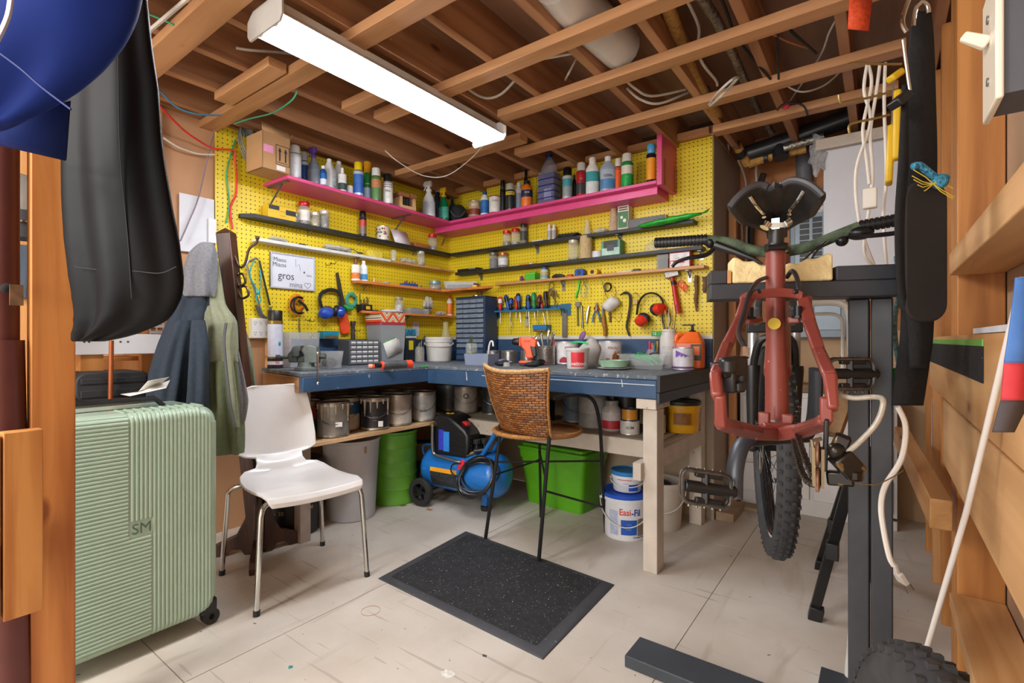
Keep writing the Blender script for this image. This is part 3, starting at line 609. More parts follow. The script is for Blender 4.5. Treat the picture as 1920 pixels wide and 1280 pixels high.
p, r, h = Rp(1111, 296, 25, .19); cap_bottle('white rounded bottle with teal side label', p, r, h, '#e9e6e2', '#dfe6e6', '#eceae4', group=G1, sq=.7, band2='#3fa3ac')
p, r, h = Rp(1140, 294, 29, .20); cap_bottle('grey flat bottle with pale cap and blue and white label', p, r, h, '#9aa7bd', '#4f86b8', '#e2e3e6', group=G1, sq=.65, neck=.4, band2='#aeb9ca', txt=(('COOL', .020, h*.42, '#1b2a44', .02),), capr=r*.42)
p, r, h = Rp(1159, 298, 14, .17); aerosol('orange-red can half hidden by the green can', p, r, h, '#e4552c', '#e8632f', '#d8d2c8', G1)
p, r, h = Rp(1176, 289, 22, .20); aerosol('bright green can with a grey shoulder and white nozzle', p, r, h, '#1f9a4a', '#22a44c', '#d8d2c8', G1, band2='#d9d6c8', txt=(('---', .012, h*.3, '#eaf6ea', .02),))
p, r, h = Rp(1221, 271, 18, .20); t = aerosol('black tube with orange label and sky blue cap by the pink end board', p, r, h, '#1d1e22', '#f09a26', '#56a6cf', G1, band2='#f2a12c')

# ---------- black shelf, left wall ----------
def Lb(u, v, wpx, off=.048, z=ZB): p = LW(u, off, z); h, r = sz(p, v, wpx); return p, r, h
p = LW(524, .05, ZB); t = carton('yellow and black hardware carton at the left end of the black shelf', p, .17, .07, .075, 0, '#e8bf2a', None, (('--------', .014, 0, .045, '#222'), ('-------', .014, 0, .02, '#333')), m=mat('#e5bb2c', rough=.55, var=.06))
MB().box(.0352, .036, -.083, -.02, .048, .073).box(.0352, .036, .02, .083, .03, .06).build('black_print', mat('#26262a', rough=.5), t)
p, r, h = Lb(555, 402, 10); jar('tiny jar with grey screws between the yellow carton and the red-lidded jar', p, .018, h, '#8d8b87', ('#6f6a60', .6))
p, r, h = Lb(570, 379, 21); jar('tall glass jar with red lid and white label beside the yellow carton', p, r, h, '#b8232c', ('#7f7a70', .35), band='#e4e2dc')
p, r, h = Lb(590, 399, 18); jar('squat glass jar with white lid, left of the jar of screws', p, r, h, '#e3e0d4', ('#c9b46a', .3))
p, r, h = Lb(608, 395, 17); jar('glass jar full of grey screws with a white lid', p, r, h, '#dcd9d2', ('#6a6862', .75))
p, r, h = Lb(680, 396, 14); aerosol('small black and red spray can standing alone on the left black shelf', p, r, h, '#2a211f', '#7a6a5c', '#141414', band2='#b8352c')
p, r, h = Lb(718, 425, 23); t = tin('small round tin printed with coloured comic shapes', p, r, h, '#dfdcc8', '#ddd8c2')
for k in range(16):
    a = camang(p)+random.uniform(-1.3, 1.3); z = random.uniform(.15, .85)*h; c = V((math.cos(a)*r, math.sin(a)*r, z)); q = MB().ball(c, .006, 6, 4, (1,1,1.2)); q.build('coloured_print', mat(random.choice(['#2a4a8c','#c23a2a','#2a2a2a','#d8a81f','#3f8a4a']), var=0), t)
p = LW(750, .045, ZB); t = tag(MB().add([(.035,-.075,0),(.035,.075,0),(-.005,.062,.10),(-.005,-.085,.10)], [(0,1,2,3)]).build('ceramic_tile', mat('#e9e7ee', rough=.25, var=.03), solid=.006), 'white square tile leaning on the wall above the left black shelf', 'tile'); t.location = p
p = LW(788, .05, ZB); carton('flat brown wooden box beside the leaning white tile', p, .15, .06, .035, 0, '#9a5a2e', name='wooden_box', m=wood('#b0703a', '#8c4f22', 'y', 1, knots=False))
p, r, h = Lb(811, 440, 17); jar('glass jar with bright red lid nearest the corner on the left wall', p, r, h, '#c4202c', ('#8f8a80', .3))
# ---------- white shelf ----------
def bagmesh(label, p, w_, d, h, col='#dfe3e2', alpha=.42, rz=0, fill=None, name='plastic_bag', cat='plastic bag', stuff=None):
    t = thing(name, label, cat, p, rz)
    rnd = random.Random(len(label)*7+int(w_*1e4))
    ph = [rnd.uniform(0, 6) for _ in range(6)]
    def fn(dv):
        k = 1+.12*math.sin(9*dv.y/max(w_, .01)*2+ph[0])+.1*math.sin(11*dv.z/max(h, .01)*2+ph[1]); return V((dv.x*k, dv.y*k, max(dv.z*k, -h*.5)))
    MB().ball((0,0,h*.5), 1, 18, 10, (d/2, w_/2, h/2), fn=fn).build('film', mat(col, rough=.18, var=.1, alpha=alpha, bump=.6, scale=30, key=('bag', col, alpha)), t, smooth=False)
    if fill: MB().ball((0,0,h*.3), 1, 14, 8, (d*.4, w_*.4, h*.28), fn=fn).build('contents', mat(fill, rough=.4, metal=.5, var=.6, scale=110, bump=1, key=('bf', fill)), t)
    return t
bagmesh('crumpled clear bag of small hooks at the left of the white shelf', LW(520, .045, ZW), .12, .06, .03, fill='#5a5752')
for k, u in enumerate((564, 569)): t = tag(MB().box(-.014, .014, -.012, .012, 0, .01).build('binder_clip', BLACKPL, bevel=.002), ('left' if k == 0 else 'right')+' one of two small black clips on the white shelf', 'clip'); t.location = LW(u, .05, ZW)
bagmesh('clear bag of metal spoons sprawled on the white shelf', LW(632, .045, ZW), .22, .06, .045, fill='#77736c')
t = tag(MB().tube(spline([(0,-.05,.02),(0,0,.028),(0,.04,.012)], 4), .003, 6).ball((0,.055,.012), .02, 12, 8, (.8, 1.3, .35)).build('spoon', STEEL), 'bare metal spoon poking out of the bag on the white shelf', 'spoon'); t.location = LW(662, .06, ZW+.001)
t = tag(MB().box(-.025, .025, -.055, .055, 0, .045).build('sponge', mat('#e6cf4a', rough=.9, var=.15, scale=60, bump=.8), bevel=.004), 'yellow sponge block on the right part of the white shelf', 'sponge'); t.location = LW(701, .045, ZW)
p, r, h = Lb(738, 466, 11, .05, ZW-.003); jar('clear little cup where the white shelf ends', p, r, h, None, ('#d8d4c4', .2))
bagmesh('long empty clear bag draped over the bare board shelf', LW(765, .05, ZW-.003), .16, .06, .04)
p, r, h = Lb(789, 471, 15, .05, ZW-.003); jar('clear plastic jar with clear lid on the bare board shelf', p, r, h, '#cfd4d2', ('#b9b4a4', .2))
# ---------- orange shelf (corner) ----------
p, r, h = Lb(667, 485, 16, .05, ZO); cap_bottle('white glue bottle with brown nozzle and orange label', p, r, h, '#ecebe6', '#e07a22', '#8a4a34', neck=.35, capr=r*.3, caph=.24, band2='#e6e3da', sq=.6, txt=(('---', .016, h*.3, '#f6efe6', .02),))
p, r, h = Lb(682, 489, 14, .05, ZO); cap_bottle('white glue bottle with white cap and blue label', p, r, h, '#f0f0ee', '#3f93cf', '#f6f6f4', neck=.4, sq=.6, band2='#e4eef6')
t = tag(MB().ball((0,0,.012), .008, 10, 6, (1,1,1.5)).ball((0,0,.028), .006, 10, 6).build('toy_figurine', mat('#e9c7b2', rough=.5)), 'small pale toy figure right of the white glue bottles', 'figurine'); t.location = LW(701, .05, ZO)
t = tag(MB().ball((0,0,.012), .006, 10, 6, (1,1,2)).build('toy_figurine', mat('#d0846a', rough=.5)), 'tiny pinkish toy figure nearest the silver tape ring', 'figurine'); t.location = LW(709, .05, ZO)
t = tag(MB().tube([V((.02*math.cos(a), .02*math.sin(a), .009)) for a in [2*PI*k/20 for k in range(20)]], .009, 8, closed=True).build('tape_ring', mat('#a9a49a', rough=.5)), 'small ring of grey tape on the orange corner shelf', 'tape roll'); t.location = LW(724, .055, ZO)
t = thing('parts_tray', 'blue plastic tray of small metal bits on the orange corner shelf', 'tray', LW(767, .055, ZO)); BLU = mat('#1f55a8', rough=.4)
MB().box(-.03, .03, -.065, .065, 0, .004).box(.026, .03, -.065, .065, .004, .022).box(-.03, -.026, -.065, .065, .004, .022).box(-.026, .026, -.065, -.061, .004, .022).box(-.026, .026, .061, .065, .004, .022).build('tray', BLU, t)
for k in range(5): MB().cyl((random.uniform(-.01,.01), -.05+.025*k, .012), (random.uniform(-.01,.01), -.045+.025*k, .034+.01*(k % 2)), .006, n=8).build('metal_bit', STEEL if k % 2 else mat('#9b2d3a'), t)
t = tag(MB().cyl((0,0,0), (0,0,.02), .005, n=8).build('bolt', STEEL), 'short steel bolt standing right of the blue tray', 'bolt'); t.location = LW(790, .06, ZO)
p, r, h = Lb(816, 527, 23, .055, ZO); jar('low clear tub with blue-grey lid beside the corner bin', p, r, h, '#7fa3bb', ('#a8a294', .4), lidh=.3)
p = V((.235, -.115, ZO)); t = thing('storage_bin', 'long clear plastic bin of small parts resting across the corner of the orange shelf', 'storage bin', p, camang(p)-.1)
TUB = glassy('#c9cfd6', .32, .3)
def openbox(w_, d, h, th, fl=1.0, w0=None, d0=None):
    w0 = w0 or w_; d0 = d0 or d; vs = []
    for (ww, dd, z) in ((w0, d0, 0), (w_, d, h), (w_-2*th, d-2*th, h), (w0-2*th, d0-2*th, th)):
        vs += [(-dd/2,-ww/2,z),(dd/2,-ww/2,z),(dd/2,ww/2,z),(-dd/2,ww/2,z)]
    fs = [(3,2,1,0),(12,13,14,15)]
    for a in (0, 4, 8): fs += [(a+i, a+(i+1)%4, a+4+(i+1)%4, a+4+i) for i in range(4)]
    return MB().add(vs, fs)
openbox(.27, .10, .06, .003, w0=.24, d0=.09).build('bin', TUB, t); MB().box(-.04, .04, -.11, .11, .004, .035).build('contents', mat('#8e8c88', rough=.6, var=.5, scale=90, bump=.8), t)
t = thing('marker_pen', 'purple marker lying on a yellow one at the corner bin', 'marker', V((.40, -.12, ZO+.001)), .3); MB().cyl((0,-.05,.03), (0,.05,.028), .007, n=10).build('barrel', mat('#7a4fc0'), t)
MB().box(-.02, .02, -.04, .055, 0, .02).build('yellow_case', mat('#e7b428', rough=.5), t, bevel=.003)
# ---------- lower orange shelf ----------
t = thing('drill_bit_stand', 'black stand holding a row of upright drill bits on the lower orange shelf', 'drill bits', LW(684, .06, ZO2))
MB().box(-.03, .03, -.042, .042, 0, .045).build('stand', BLACKPL, t, bevel=.003); MB().box(.0302, .031, -.012, .022, .012, .034).build('yellow_label', mat('#d9b52a'), t)
for k in range(8): MB().cyl((-.008, -.034+.0097*k, .045), (-.008, -.034+.0097*k, .075+.018*math.sin(k*1.9+1)+.03*(k in (0, 6))), .003, n=6).build('drill_bit', mat('#4a4644', rough=.4, metal=.7), t)
for k, (u, rr) in enumerate(((703, .022), (717, .028), (735, .03))):
    t = tag(MB().cyl((0,0,0), (0,0,.012), rr, n=20).build('saw_blade_tin', mat(('#56524c', '#8b857b', '#3c3a38')[k], rough=.4, metal=.4)), ('small', 'middle', 'widest')[k]+' of the three flat round tins on the lower orange shelf', 'tin'); t.location = LW(u, .06, ZO2)
p, r, h = Lb(748, 557, 16, .06, ZO2); jar('glass jar with metal lid and white paint streaks on the lower orange shelf', p, r, h, '#a39e92', ('#dfe3ea', .55))
t = thing('screw_bin', 'shallow clear bin heaped with grey screws on the lower orange shelf', 'storage bin', LW(780, .06, ZO2)); openbox(.19, .09, .04, .003).build('bin', TUB, t)
tag(MB().ball((0,0,.018), 1, 18, 8, (.042, .088, .03), fn=lambda d: V((d.x, d.y, max(d.z, -.012)))).build('screws', mat('#7d7a75', rough=.35, metal=.6, var=.7, scale=160, bump=1), t), kind='stuff')
bagmesh('zip bag with pink seam half full of grey screws, standing on the lower orange shelf', LW(803, .06, ZO2+.03), .10, .05, .11, alpha=.45, fill='#6b6862')
p, r, h = Lb(843, 554, 11, .06, ZO2); cap_bottle('small orange glue bottle with white shoulder near the corner', p, r, h, '#ece8e0', '#e0701f', '#d7452e', neck=.35, band2='#e37a2a')
bagmesh('heap of bagged chrome fittings next to the orange glue bottle', LW(826, .06, ZO2), .09, .07, .035, fill='#9a9994')
# ---------- right wall, upper black shelf ----------
ZR1, ZR2, ZR3 = 1.772, 1.612, 1.498
def Rb(u, v, wpx, off=.05, z=ZR1): p = RW(u, off, z); h, r = sz(p, v, wpx); return p, r, h
p, r, h = Rb(950, 433, 16); jar('red-lidded glass jar of grey bits, left of the pair on the right wall', p, r, h, '#cf2a2a', ('#8f897c', .35))
p, r, h = Rb(966.5, 429, 16); jar('clear red-lidded jar, right of the pair on the right wall', p, r, h, '#cf2a2a', ('#b0a892', .2))
p, r, h = Rb(982, 419, 13); jar('dark spice jar with black lid beside the two red-lidded jars', p, r, h, '#3a3a3c', ('#4a463c', .8), band='#3c4548')
t = tag(MB().box(-.05, .05, -.02, .02, 0, .012).build('white_batten', WHITEPL, bevel=.002), 'short white strip lying beside the two small white bottles', 'strip'); t.location = RW(1010, .05, ZR1)
for k, u in enumerate((1030, 1038.5)): p, r, h = Rb(u, 421, 8.5, .045+.01*k); cap_bottle(('left', 'right')[k]+' one of two small white dropper bottles on the upper black shelf', p, r, h, '#eceae6', '#b8b6b2', '#f4f2ee', neck=.5, group='small dropper bottles')
for k in range(3):
    t = tag(MB().box(-.075, .075, -.035, .035, 0, .008).build('black_plate', mat('#2c2926', rough=.4, var=.2), bevel=.002), ('bottom', 'middle', 'top')[k]+' flat black plate of the low stack on the upper black shelf', 'plate', 'stack of flat black plates'); t.location = RW(1062+3*k, .045, ZR1+.009*k+.0005); t.rotation_euler.z = .08*k-.05
t = tag(MB().lathe([(.03,0),(.028,.01),(.008,.10),(.003,.115)], n=18).build('clear_cone', glassy('#e4e6da', .35)), 'clear pointed plastic cone on the upper black shelf', 'cone'); t.location = RW(1101, .05, ZR1)
bagmesh('small clear bag beside the clear cone', RW(1127, .05, ZR1), .10, .06, .035, rz=-PI/2)
def spool(label, p, r, h, col, cone=.65, core=True):
    t = thing('twine_spool', label, 'twine', p); b = MB(); pr = []
    N = 26
    for i in range(N+1): z = h*i/N; rr = r*(1-(1-cone)*(i/N)**2)*(1+.02*(-1)**i); pr.append((rr, z))
    b.lathe([(0,0)]+pr+[(0,h)], n=24).build('wound_twine', mat(col, rough=.9, var=.2, scale=70, bump=.8), t)
    if core: MB().cyl((0,0,h-.004), (0,0,h+.008), r*.3, n=14).build('core', mat('#a88c62'), t)
    return t
p, r, h = Rb(1151, 391, 18, .05); spool('tapered cone of beige twine on the upper black shelf', p, r, h, '#c4a98a', .6)
p = RW(1172, .05, ZR1); h = zat(p, 378)-p.z; t = carton('upright green and white garden product carton on the upper black shelf', p, wid(p, 22), .06, h, -PI/2, '#e3ddcc', '#3f7a45', facez=(.05, .62))
MB().ball((.031, .01, h*.3), .012, 10, 6, (.1, 1, 1)).ball((.031, -.01, h*.42), .01, 10, 6, (.1, 1, 1)).build('flower_print', mat('#e9edd8'), t)
MB().box(.0308, .0316, -.03, .03, h*.74, h*.78).box(.0308, .0316, -.03, .03, h*.66, h*.70).build('dark_print', mat('#5a3a34'), t)
p = RW(1215, .05, ZR1); t = carton('long grey box with orange ends and orange lettering on the upper black shelf', p, .24, .06, .055, -PI/2, '#6d6c70', None, (('------ --- ------', .014, 0, .03, '#e08a3c'),)); t.rotation_euler.y = 0
MB().box(-.031, .031, -.125, -.1205, .001, .054).box(-.031, .031, .1205, .125, .001, .054).build('orange_end', mat('#e8882a'), t)
p = RW(1254, .115, ZR1-.01); t = thing('seed_packet', 'long bright green plastic packet lying tilted on the end of the upper black shelf', 'packet', p, 0); t.rotation_euler = (0, -.07, .03)
MB().ball((0,0,.016), 1, 26, 10, (.20, .03, .018), fn=lambda d: V((d.x, d.y*(1+.15*math.sin(d.x*60)), d.z*(1+.2*math.sin(d.x*75))))).build('packet', mat('#23a834', rough=.2, var=.35, scale=25, bump=.4), t)
MB().add([(.18,0,.014),(.235,.012,.04),(.225,-.02,.01)], [(0,1,2)]).build('crimped_end', mat('#1c8c2c', rough=.3), t, solid=.002)
# ---------- right wall, lower black shelf ----------
t = thing('router_box', 'long low black box with four white dots near the corner', 'black box', RW(881, .05, ZR2)); MB().box(-.11, .11, -.03, .03, 0, .024).build('case', BLACKPL, t, bevel=.004)
for k in range(4): MB().ball((.02+.018*k, -.03, .018), .004, 8, 5).build('white_dot', WHITEPL, t)
p, r, h = Rb(925.5, 474, 17, .05, ZR2); jar('glass jar of dark hardware with steel lid, left one under the upper shelf', p, r, h, '#77736c', ('#4b463e', .7))
p, r, h = Rb(943.5, 474, 19, .05, ZR2); jar('glass jar with copper-coloured lid and white label', p, r, h, '#b8703c', ('#6d6a62', .6), band='#dfe3e8')
t = thing('utility_knife', 'orange utility knife lying on the lower black shelf', 'knife', RW(990, .05, ZR2), .1); MB().box(-.07, .07, -.01, .01, 0, .014).build('handle', mat('#e08a1f', rough=.45), t, bevel=.003); MB().box(.02, .036, -.011, .011, .001, .0165).build('white_slider', WHITEPL, t)
t = tag(MB().box(-.07, .07, -.012, .012, 0, .004).box(.07, .15, -.02, .02, 0, .003).build('scraper', mat('#6b6862', rough=.4, metal=.5)), 'thin grey scraper lying right of the orange knife', 'scraper'); t.location = RW(1035, .05, ZR2)
p, r, h = Rb(1075.5, 449, 21, .05, ZR2); jar('wide empty glass jar with screw top left of the twine spool', p, r, h, '#cfcbb8', ('#c8c096', .12))
p, r, h = Rb(1099, 443, 24, .055, ZR2); spool('barrel-shaped spool of pale sisal twine on the lower black shelf', p, r, h, '#cdb384', 1.0, False)
t = thing('tape_roll', 'white roll of tape between the sisal spool and the teal box', 'tape roll', RW(1120, .052, ZR2)); MB().lathe([(.018,0),(.034,0),(.034,.042),(.018,.042),(.018,0)], n=28).build('roll', mat('#dcdde2', rough=.5), t)
p = RW(1149, .052, ZR2); h = zat(p, 452)-p.z; t = carton('teal and black electronics carton on the lower black shelf', p, wid(p, 38), .07, h, -PI/2, '#5f9c86', '#b9d6c8', (), facez=(.04, .5))
MB().box(.0352, .036, -.05, .05, h*.52, h*.98).build('black_print', mat('#2b3230'), t); MB().box(.036, .0372, -.024, .024, h*.3, h*.72).build('device_picture', mat('#454c50'), t)
t = tag(MB().lathe([(.07,0),(.072,.004),(.064,.03),(.045,.052),(.02,.062),(0,.064)], n=28, sy=.55).build('clear_dome', glassy('#efe8c8', .3)), 'clear yellowish plastic dome at the right of the lower black shelf', 'plastic dome'); t.location = RW(1227, .05, ZR2)
# ---------- right wall, pale wood shelf ----------
t = tag(MB().ball((0,0,.022), .014, 12, 8, (1,1,1.5)).build('purple_trinket', mat('#6a3f7c', rough=.4)), 'small purple trinket left of the green box', 'trinket'); t.location = RW(978, .045, ZR3)
p = RW(998, .05, ZR3); t = carton('small bright green gift box with a lid on the pale wood shelf', p, .085, .06, .038, -PI/2, '#4fb82e', name='gift_box'); MB().box(-.032, .032, -.045, .045, .038, .054).build('lid', mat('#5cc83a', rough=.5), t, bevel=.002)
p, r, h = Rb(1021, 501, 15, .045, ZR3); cap_bottle('little bottle with blue cap and colourful label beside the green box', p, r, h, '#cfd6da', '#7fa8b8', '#3f6d9c', neck=.6, band2='#c8b87a')
t = thing('pocket_torch', 'black and grey folding knife lying left of the blue tape measure', 'knife', RW(1048, .045, ZR3)); MB().tube([(-.055,0,.012),(-.03,0,.018),(.02,0,.016),(.045,0,.012)], [.008,.014,.013,.007], 10).build('body', mat('#2d2d30', rough=.4), t)
t = tag(MB().box(-.02, .02, -.012, .012, 0, .02).build('red_block', mat('#c8382c', rough=.5), bevel=.003), 'small red block touching the blue tape measure', 'block'); t.location = RW(1069, .045, ZR3)
def tape(label, p, col, w_=.07, h=.05):
    t = thing('tape_measure', label, 'tape measure', p); MB().prism(rrect(-w_/2, w_/2, 0, h, .015), -.02, .02, 'xz').build('case', mat(col, rough=.35), t, bevel=.003)
    MB().cyl((0,-.0205,h*.5), (0,-.0222,h*.5), h*.32, n=20).build('badge', mat('#23262c'), t); MB().box(w_/2-.002, w_/2+.012, -.008, .008, .001, .004).build('blade_tip', STEEL, t); return t
tape('blue tape measure on the pale wood shelf', RW(1088, .045, ZR3), '#2050b8'); tape('yellow tape measure on the pale wood shelf', RW(1113, .045, ZR3), '#e8b91e', .075, .042)
t = tag(MB().box(-.05, .05, -.015, .015, 0, .01).build('white_batten', WHITEPL, bevel=.002), 'thin white strip right of the yellow tape measure', 'strip'); t.location = RW(1172, .045, ZR3)
t = tag(MB().box(-.022, .022, -.014, .014, 0, .016).build('black_fitting', BLACKPL, bevel=.003), 'small black fitting right of the thin white strip', 'fitting'); t.location = RW(1194, .045, ZR3)
p = RW(1245, .045, ZR3); t = thing('clear_case', 'square clear case of dark hardware beside the red printed box', 'plastic case', p, -PI/2); h = zat(p, 478)-p.z
MB().box(-.03, .03, -.036, .036, 0, h).build('case', glassy('#c9cfd2', .4), t, bevel=.002); MB().box(-.025, .025, -.03, .03, .003, h*.7).build('contents', mat('#5a5a56', var=.7, scale=80, bump=1, rough=.4, metal=.3), t)
p = RW(1277, .045, ZR3); h = zat(p, 470)-p.z; t = carton('red and white box with printed numbers at the right end of the pale wood shelf', p, wid(p, 39), .06, h, -PI/2, '#c03a48', '#e9e4e6', (('1 x 0', .013, -.015, h*.54, '#222'), ('---- ---', .015, -.0, h*.12, '#444')), facez=(.03, .84))
MB().box(.0310, .032, -.056, .03, h*.24, h*.42).build('red_band', mat('#d43a48'), t); MB().cyl((.031,-.045,h*.3), (.0325,-.045,h*.3), .008, n=16).build('white_badge', WHITEPL, t)
# ---------- tools hanging on the left pegboard (frame: x out of the wall, y along it) ----------
def LP(u, v, off=.012): return onx(u, v, off)
def RP(u, v, off=.02): return ony(u, v, -off)
def Lpts(l, off=.02): return [LP(u, v, off) for u, v in l]
def Rpts(l, off=.02): return [RP(u, v, off) for u, v in l]
def free(name, label, cat, parts, group=None, loc=None):
    """thing whose parts are given in world coordinates"""
    t = thing(name, label, cat, loc or (0,0,0), 0, group); off = V(loc) if loc else V((0,0,0))
    for pn, mb, m, *kw in parts:
        mb.v = [v-off for v in mb.v]; mb.build(pn, m, t, **(kw[0] if kw else {}))
    return t
BLK = mat('#222224', rough=.45, var=.2); DKM = mat('#46423e', rough=.4, metal=.7, var=.3); RUST = mat('#7d5f46', rough=.6, metal=.4, var=.4, scale=40)
def peghook(label, pts, r=.0022, group='wire pegboard hooks'):
    t = tag(MB().tube(pts, r, 6).build('pegboard_hook', DKM), label, 'hook', group); return t
# hacksaw
free('hacksaw', 'grey framed hacksaw hanging at the left of the pegboard beside the coat rack', 'hacksaw', [
 ('frame', MB().tube(Lpts([(492,590),(484,565),(462,497),(465,489),(480,484),(484,487)], .03), .0065, 8), mat('#8b8f93', rough=.35, metal=.7)),
 ('blade', MB().bar(LP(486,488,.03), LP(506,572,.03), .002, .012, up=(0,1,0)), DKM),
 ('handle', MB().tube(Lpts([(480,572),(488,590),(503,600),(506,590),(507,575)], .03), [.008,.011,.012,.01,.008], 8), mat('#4a4d50', rough=.5))])
c = Lpts([(477,489),(470,502),(469,515),(474,528),(483,545),(489,560),(486,568),(480,560),(484,548),(490,535),(489,520),(488,505)], .045)
t = free('rope_loop', 'twisted blue and white rope loop hanging on the hacksaw', 'rope', [('rope', MB().tube(spline(c, 5), .0035, 6), mat('#3fa3ad', rough=.9, var=.6, scale=150)), ('knot', MB().ball(LP(484,548,.048), .012, 10, 8), mat('#3fb0b4', rough=.9, var=.5, scale=120))])
# whiteboard
wbp = onx(548, 508, .012); y0 = YL(506,.012); y1 = YL(589,.012); z0 = LP(506,539,.012).z; z1 = LP(506,471,.012).z; W = y1-y0; H = z1-z0
t = thing('whiteboard', 'small framed whiteboard with handwriting hanging below the white shelf', 'whiteboard', (.010, (y0+y1)/2, z0), 0)
MB().box(0, .008, -W/2, W/2, 0, H).build('panel', mat('#dde2ee', rough=.25, var=.02), t)
g = MB(); fw = .008
g.box(.0, .013, -W/2, W/2, 0, fw).box(0, .013, -W/2, W/2, H-fw, H).box(0, .013, -W/2, -W/2+fw, fw, H-fw).box(0, .013, W/2-fw, W/2, fw, H-fw); g.build('frame', mat('#b9bcc6', rough=.4), t, bevel=.001, seg=1)
ink = '#3a3c44'
for s_, z_, y_, q, col in (('Miaou', H*.80, -W*.30, .036, ink), ('Miaou', H*.66, -W*.31, .038, ink), ('gros', H*.36, -W*.16, .066, ink), ('mina', H*.13, W*.06, .05, '#5a5d66'), ('bisou', H*.44, W*.37, .018, ink)):
    flat_text(t, s_, q, (.0085, y_, z_), (0,1,0), (0,0,1), col, -.004, .9)
hp = [V((.009, W*.33+.022*math.sin(a)**3, H*.15+.018*(.8125*math.cos(a)-.3125*math.cos(2*a)-.125*math.cos(3*a)-.0625*math.cos(4*a))*1.1)) for a in [2*PI*k/24 for k in range(24)]]
MB().tube(hp, .0011, 5, closed=True).tube([(.009,W*.05,H*.88),(.009,W*.055,H*.66),(.009,W*.13,H*.74),(.009,W*.16,H*.55)], .0009, 5).ball((.009,W*.25,H*.52), .005, 8, 5, (.2,1,1.4)).build('drawing', mat(ink, var=0), t)
# orange strap bundle
q = LP(556, 570, .03); g = MB(); g2 = MB()
for k in range(5): rr = .055-.007*k; g.tube([q+V((.006*k, rr*math.cos(a)*(.85+.05*k), rr*1.15*math.sin(a))) for a in [2*PI*j/22 for j in range(22)]], .006, 6, closed=True, flat=.5)
for k in range(2): g2.tube([q+V((.03, (.035+.02*k)*math.cos(a), .05*math.sin(a)-.008)) for a in [PI*.35+PI*1.3*j/14 for j in range(15)]], .006, 6)
g2.tube([q+V((.04,-.01,.02)), q+V((.045,.03,-.01)), q+V((.04,.05,-.04))], .009, 7)
free('ratchet_strap', 'orange ratchet strap coiled with black buckles hanging under the whiteboard', 'strap', [('strap', g, mat('#f0921c', rough=.7, var=.3, scale=40)), ('buckle', g2, BLK)])
# ear muffs
def earmuff(label, band, cups, P, colc, fl):
    parts = [('headband', MB().tube(spline(band, 5), .0055, 8, flat=2.2), BLK)]
    t = free('ear_muffs', label, 'ear muffs', parts)
    for c, nrm in cups:
        n = V(nrm).normalized(); T = n.to_track_quat('Z', 'Y').to_matrix().to_4x4(); T.translation = c; T = T @ M4.Scale(1.18, 4)
        m = MB(); m.T = T; m.lathe([(.030,.006),(.040,.010),(.042,.022),(.034,.040),(.018,.048),(0,.05)], n=24, sy=.78, mi=0).build('ear_cup', mat(colc, rough=.2, coat=.6, var=.05), t)
        m = MB(); m.T = T; m.lathe([(.020,-.016),(.034,-.018),(.042,-.008),(.042,.004),(.036,.010),(.02,.010)], n=24, sy=.78).build('ear_cushion', mat('#26262a', rough=.5), t)
    return t
earmuff('blue ear muffs on a black headband hanging on the left pegboard', Lpts([(606,583),(600,565),(601,552),(611,545),(621,543),(632,546),(638,556),(637,572)], .035), [(LP(613,585,.045), (.6,-.75,-.3)), (LP(631,583,.045), (.6,.8,-.3))], LP, '#1c4fc0', 0)
earmuff('red and black ear muffs hanging on the right pegboard', Rpts([(1194,590),(1197,570),(1206,555),(1220,549),(1234,553),(1243,566),(1242,585)], .04), [(RP(1207,597,.05), (-.5,-.75,-.7)), (RP(1232,580,.06), (.95,-.5,.1))], RP, '#d8321f', 0)
# saw and clamp tools
free('hand_saw', 'long narrow saw with an orange-red handle hanging beside the blue ear muffs', 'saw', [
 ('blade', MB().bar(LP(632,511,.018), LP(646,592,.022), .003, .022, up=(0,1,0), h1=.045), mat('#5c5a58', rough=.35, metal=.7, var=.3)),
 ('handle', MB().prism(rrect(-.034,.034,-.068,.068,.015), 0, .02, 'yz'), mat('#e8502a', rough=.35), {'bevel': .004})])
t = bpy.data.objects['hand_saw']; h_ = [c for c in t.children if c.name.startswith('handle')][0]; h_.location = LP(643.5,607,.012); h_.rotation_euler.x = .18
g = MB(); q = LP(659, 562, .03)
g.tube([q+V((0,.035*math.cos(a),.042*math.sin(a))) for a in [2*PI*j/20 for j in range(20)]], .007, 8, closed=True, flat=1.8)
free('tape_loop', 'green fabric loop with a green and black handle hanging right of the saw', 'strap', [('loop', g, mat('#3f9a84', rough=.7, var=.2)), ('green_grip', MB().tube([LP(645,572,.035), LP(652,578,.04), LP(662,579,.04)], [.010,.016,.010], 8), mat('#2aa04a', rough=.4)), ('black_tail', MB().tube(Lpts([(664,556),(668,570),(672,585)], .03), .006, 6), BLK)])
# outlets
def outlet(label, p, w_, h, d, rows, cols, rz=0):
    t = thing('power_outlet', label, 'electrical outlet', p, rz); MB().box(0, d, -w_/2, w_/2, 0, h).build('housing', mat('#dedddb', rough=.35, var=.03), t, bevel=.004)
    g = MB()
    for i in range(cols):
        for j in range(rows):
            y = -w_/2+w_*(i+.5)/cols; z = h*(j+.5)/rows
            g.box(d, d+.0006, y-.006, y-.004, z, z+.01).box(d, d+.0006, y+.004, y+.006, z, z+.008).box(d, d+.0006, y-.002, y+.002, z-.01, z-.005)
    g.build('sockets', mat('#2b2b2b', var=0), t); return t
outlet('white six socket power outlet box at the left end of the pegboard', LP(481,634,.001), .095, .115, .05, 2, 3)
outlet('plain white wall outlet low on the left pegboard behind the blue card', LP(779,630,.001), .07, .115, .008, 2, 1)
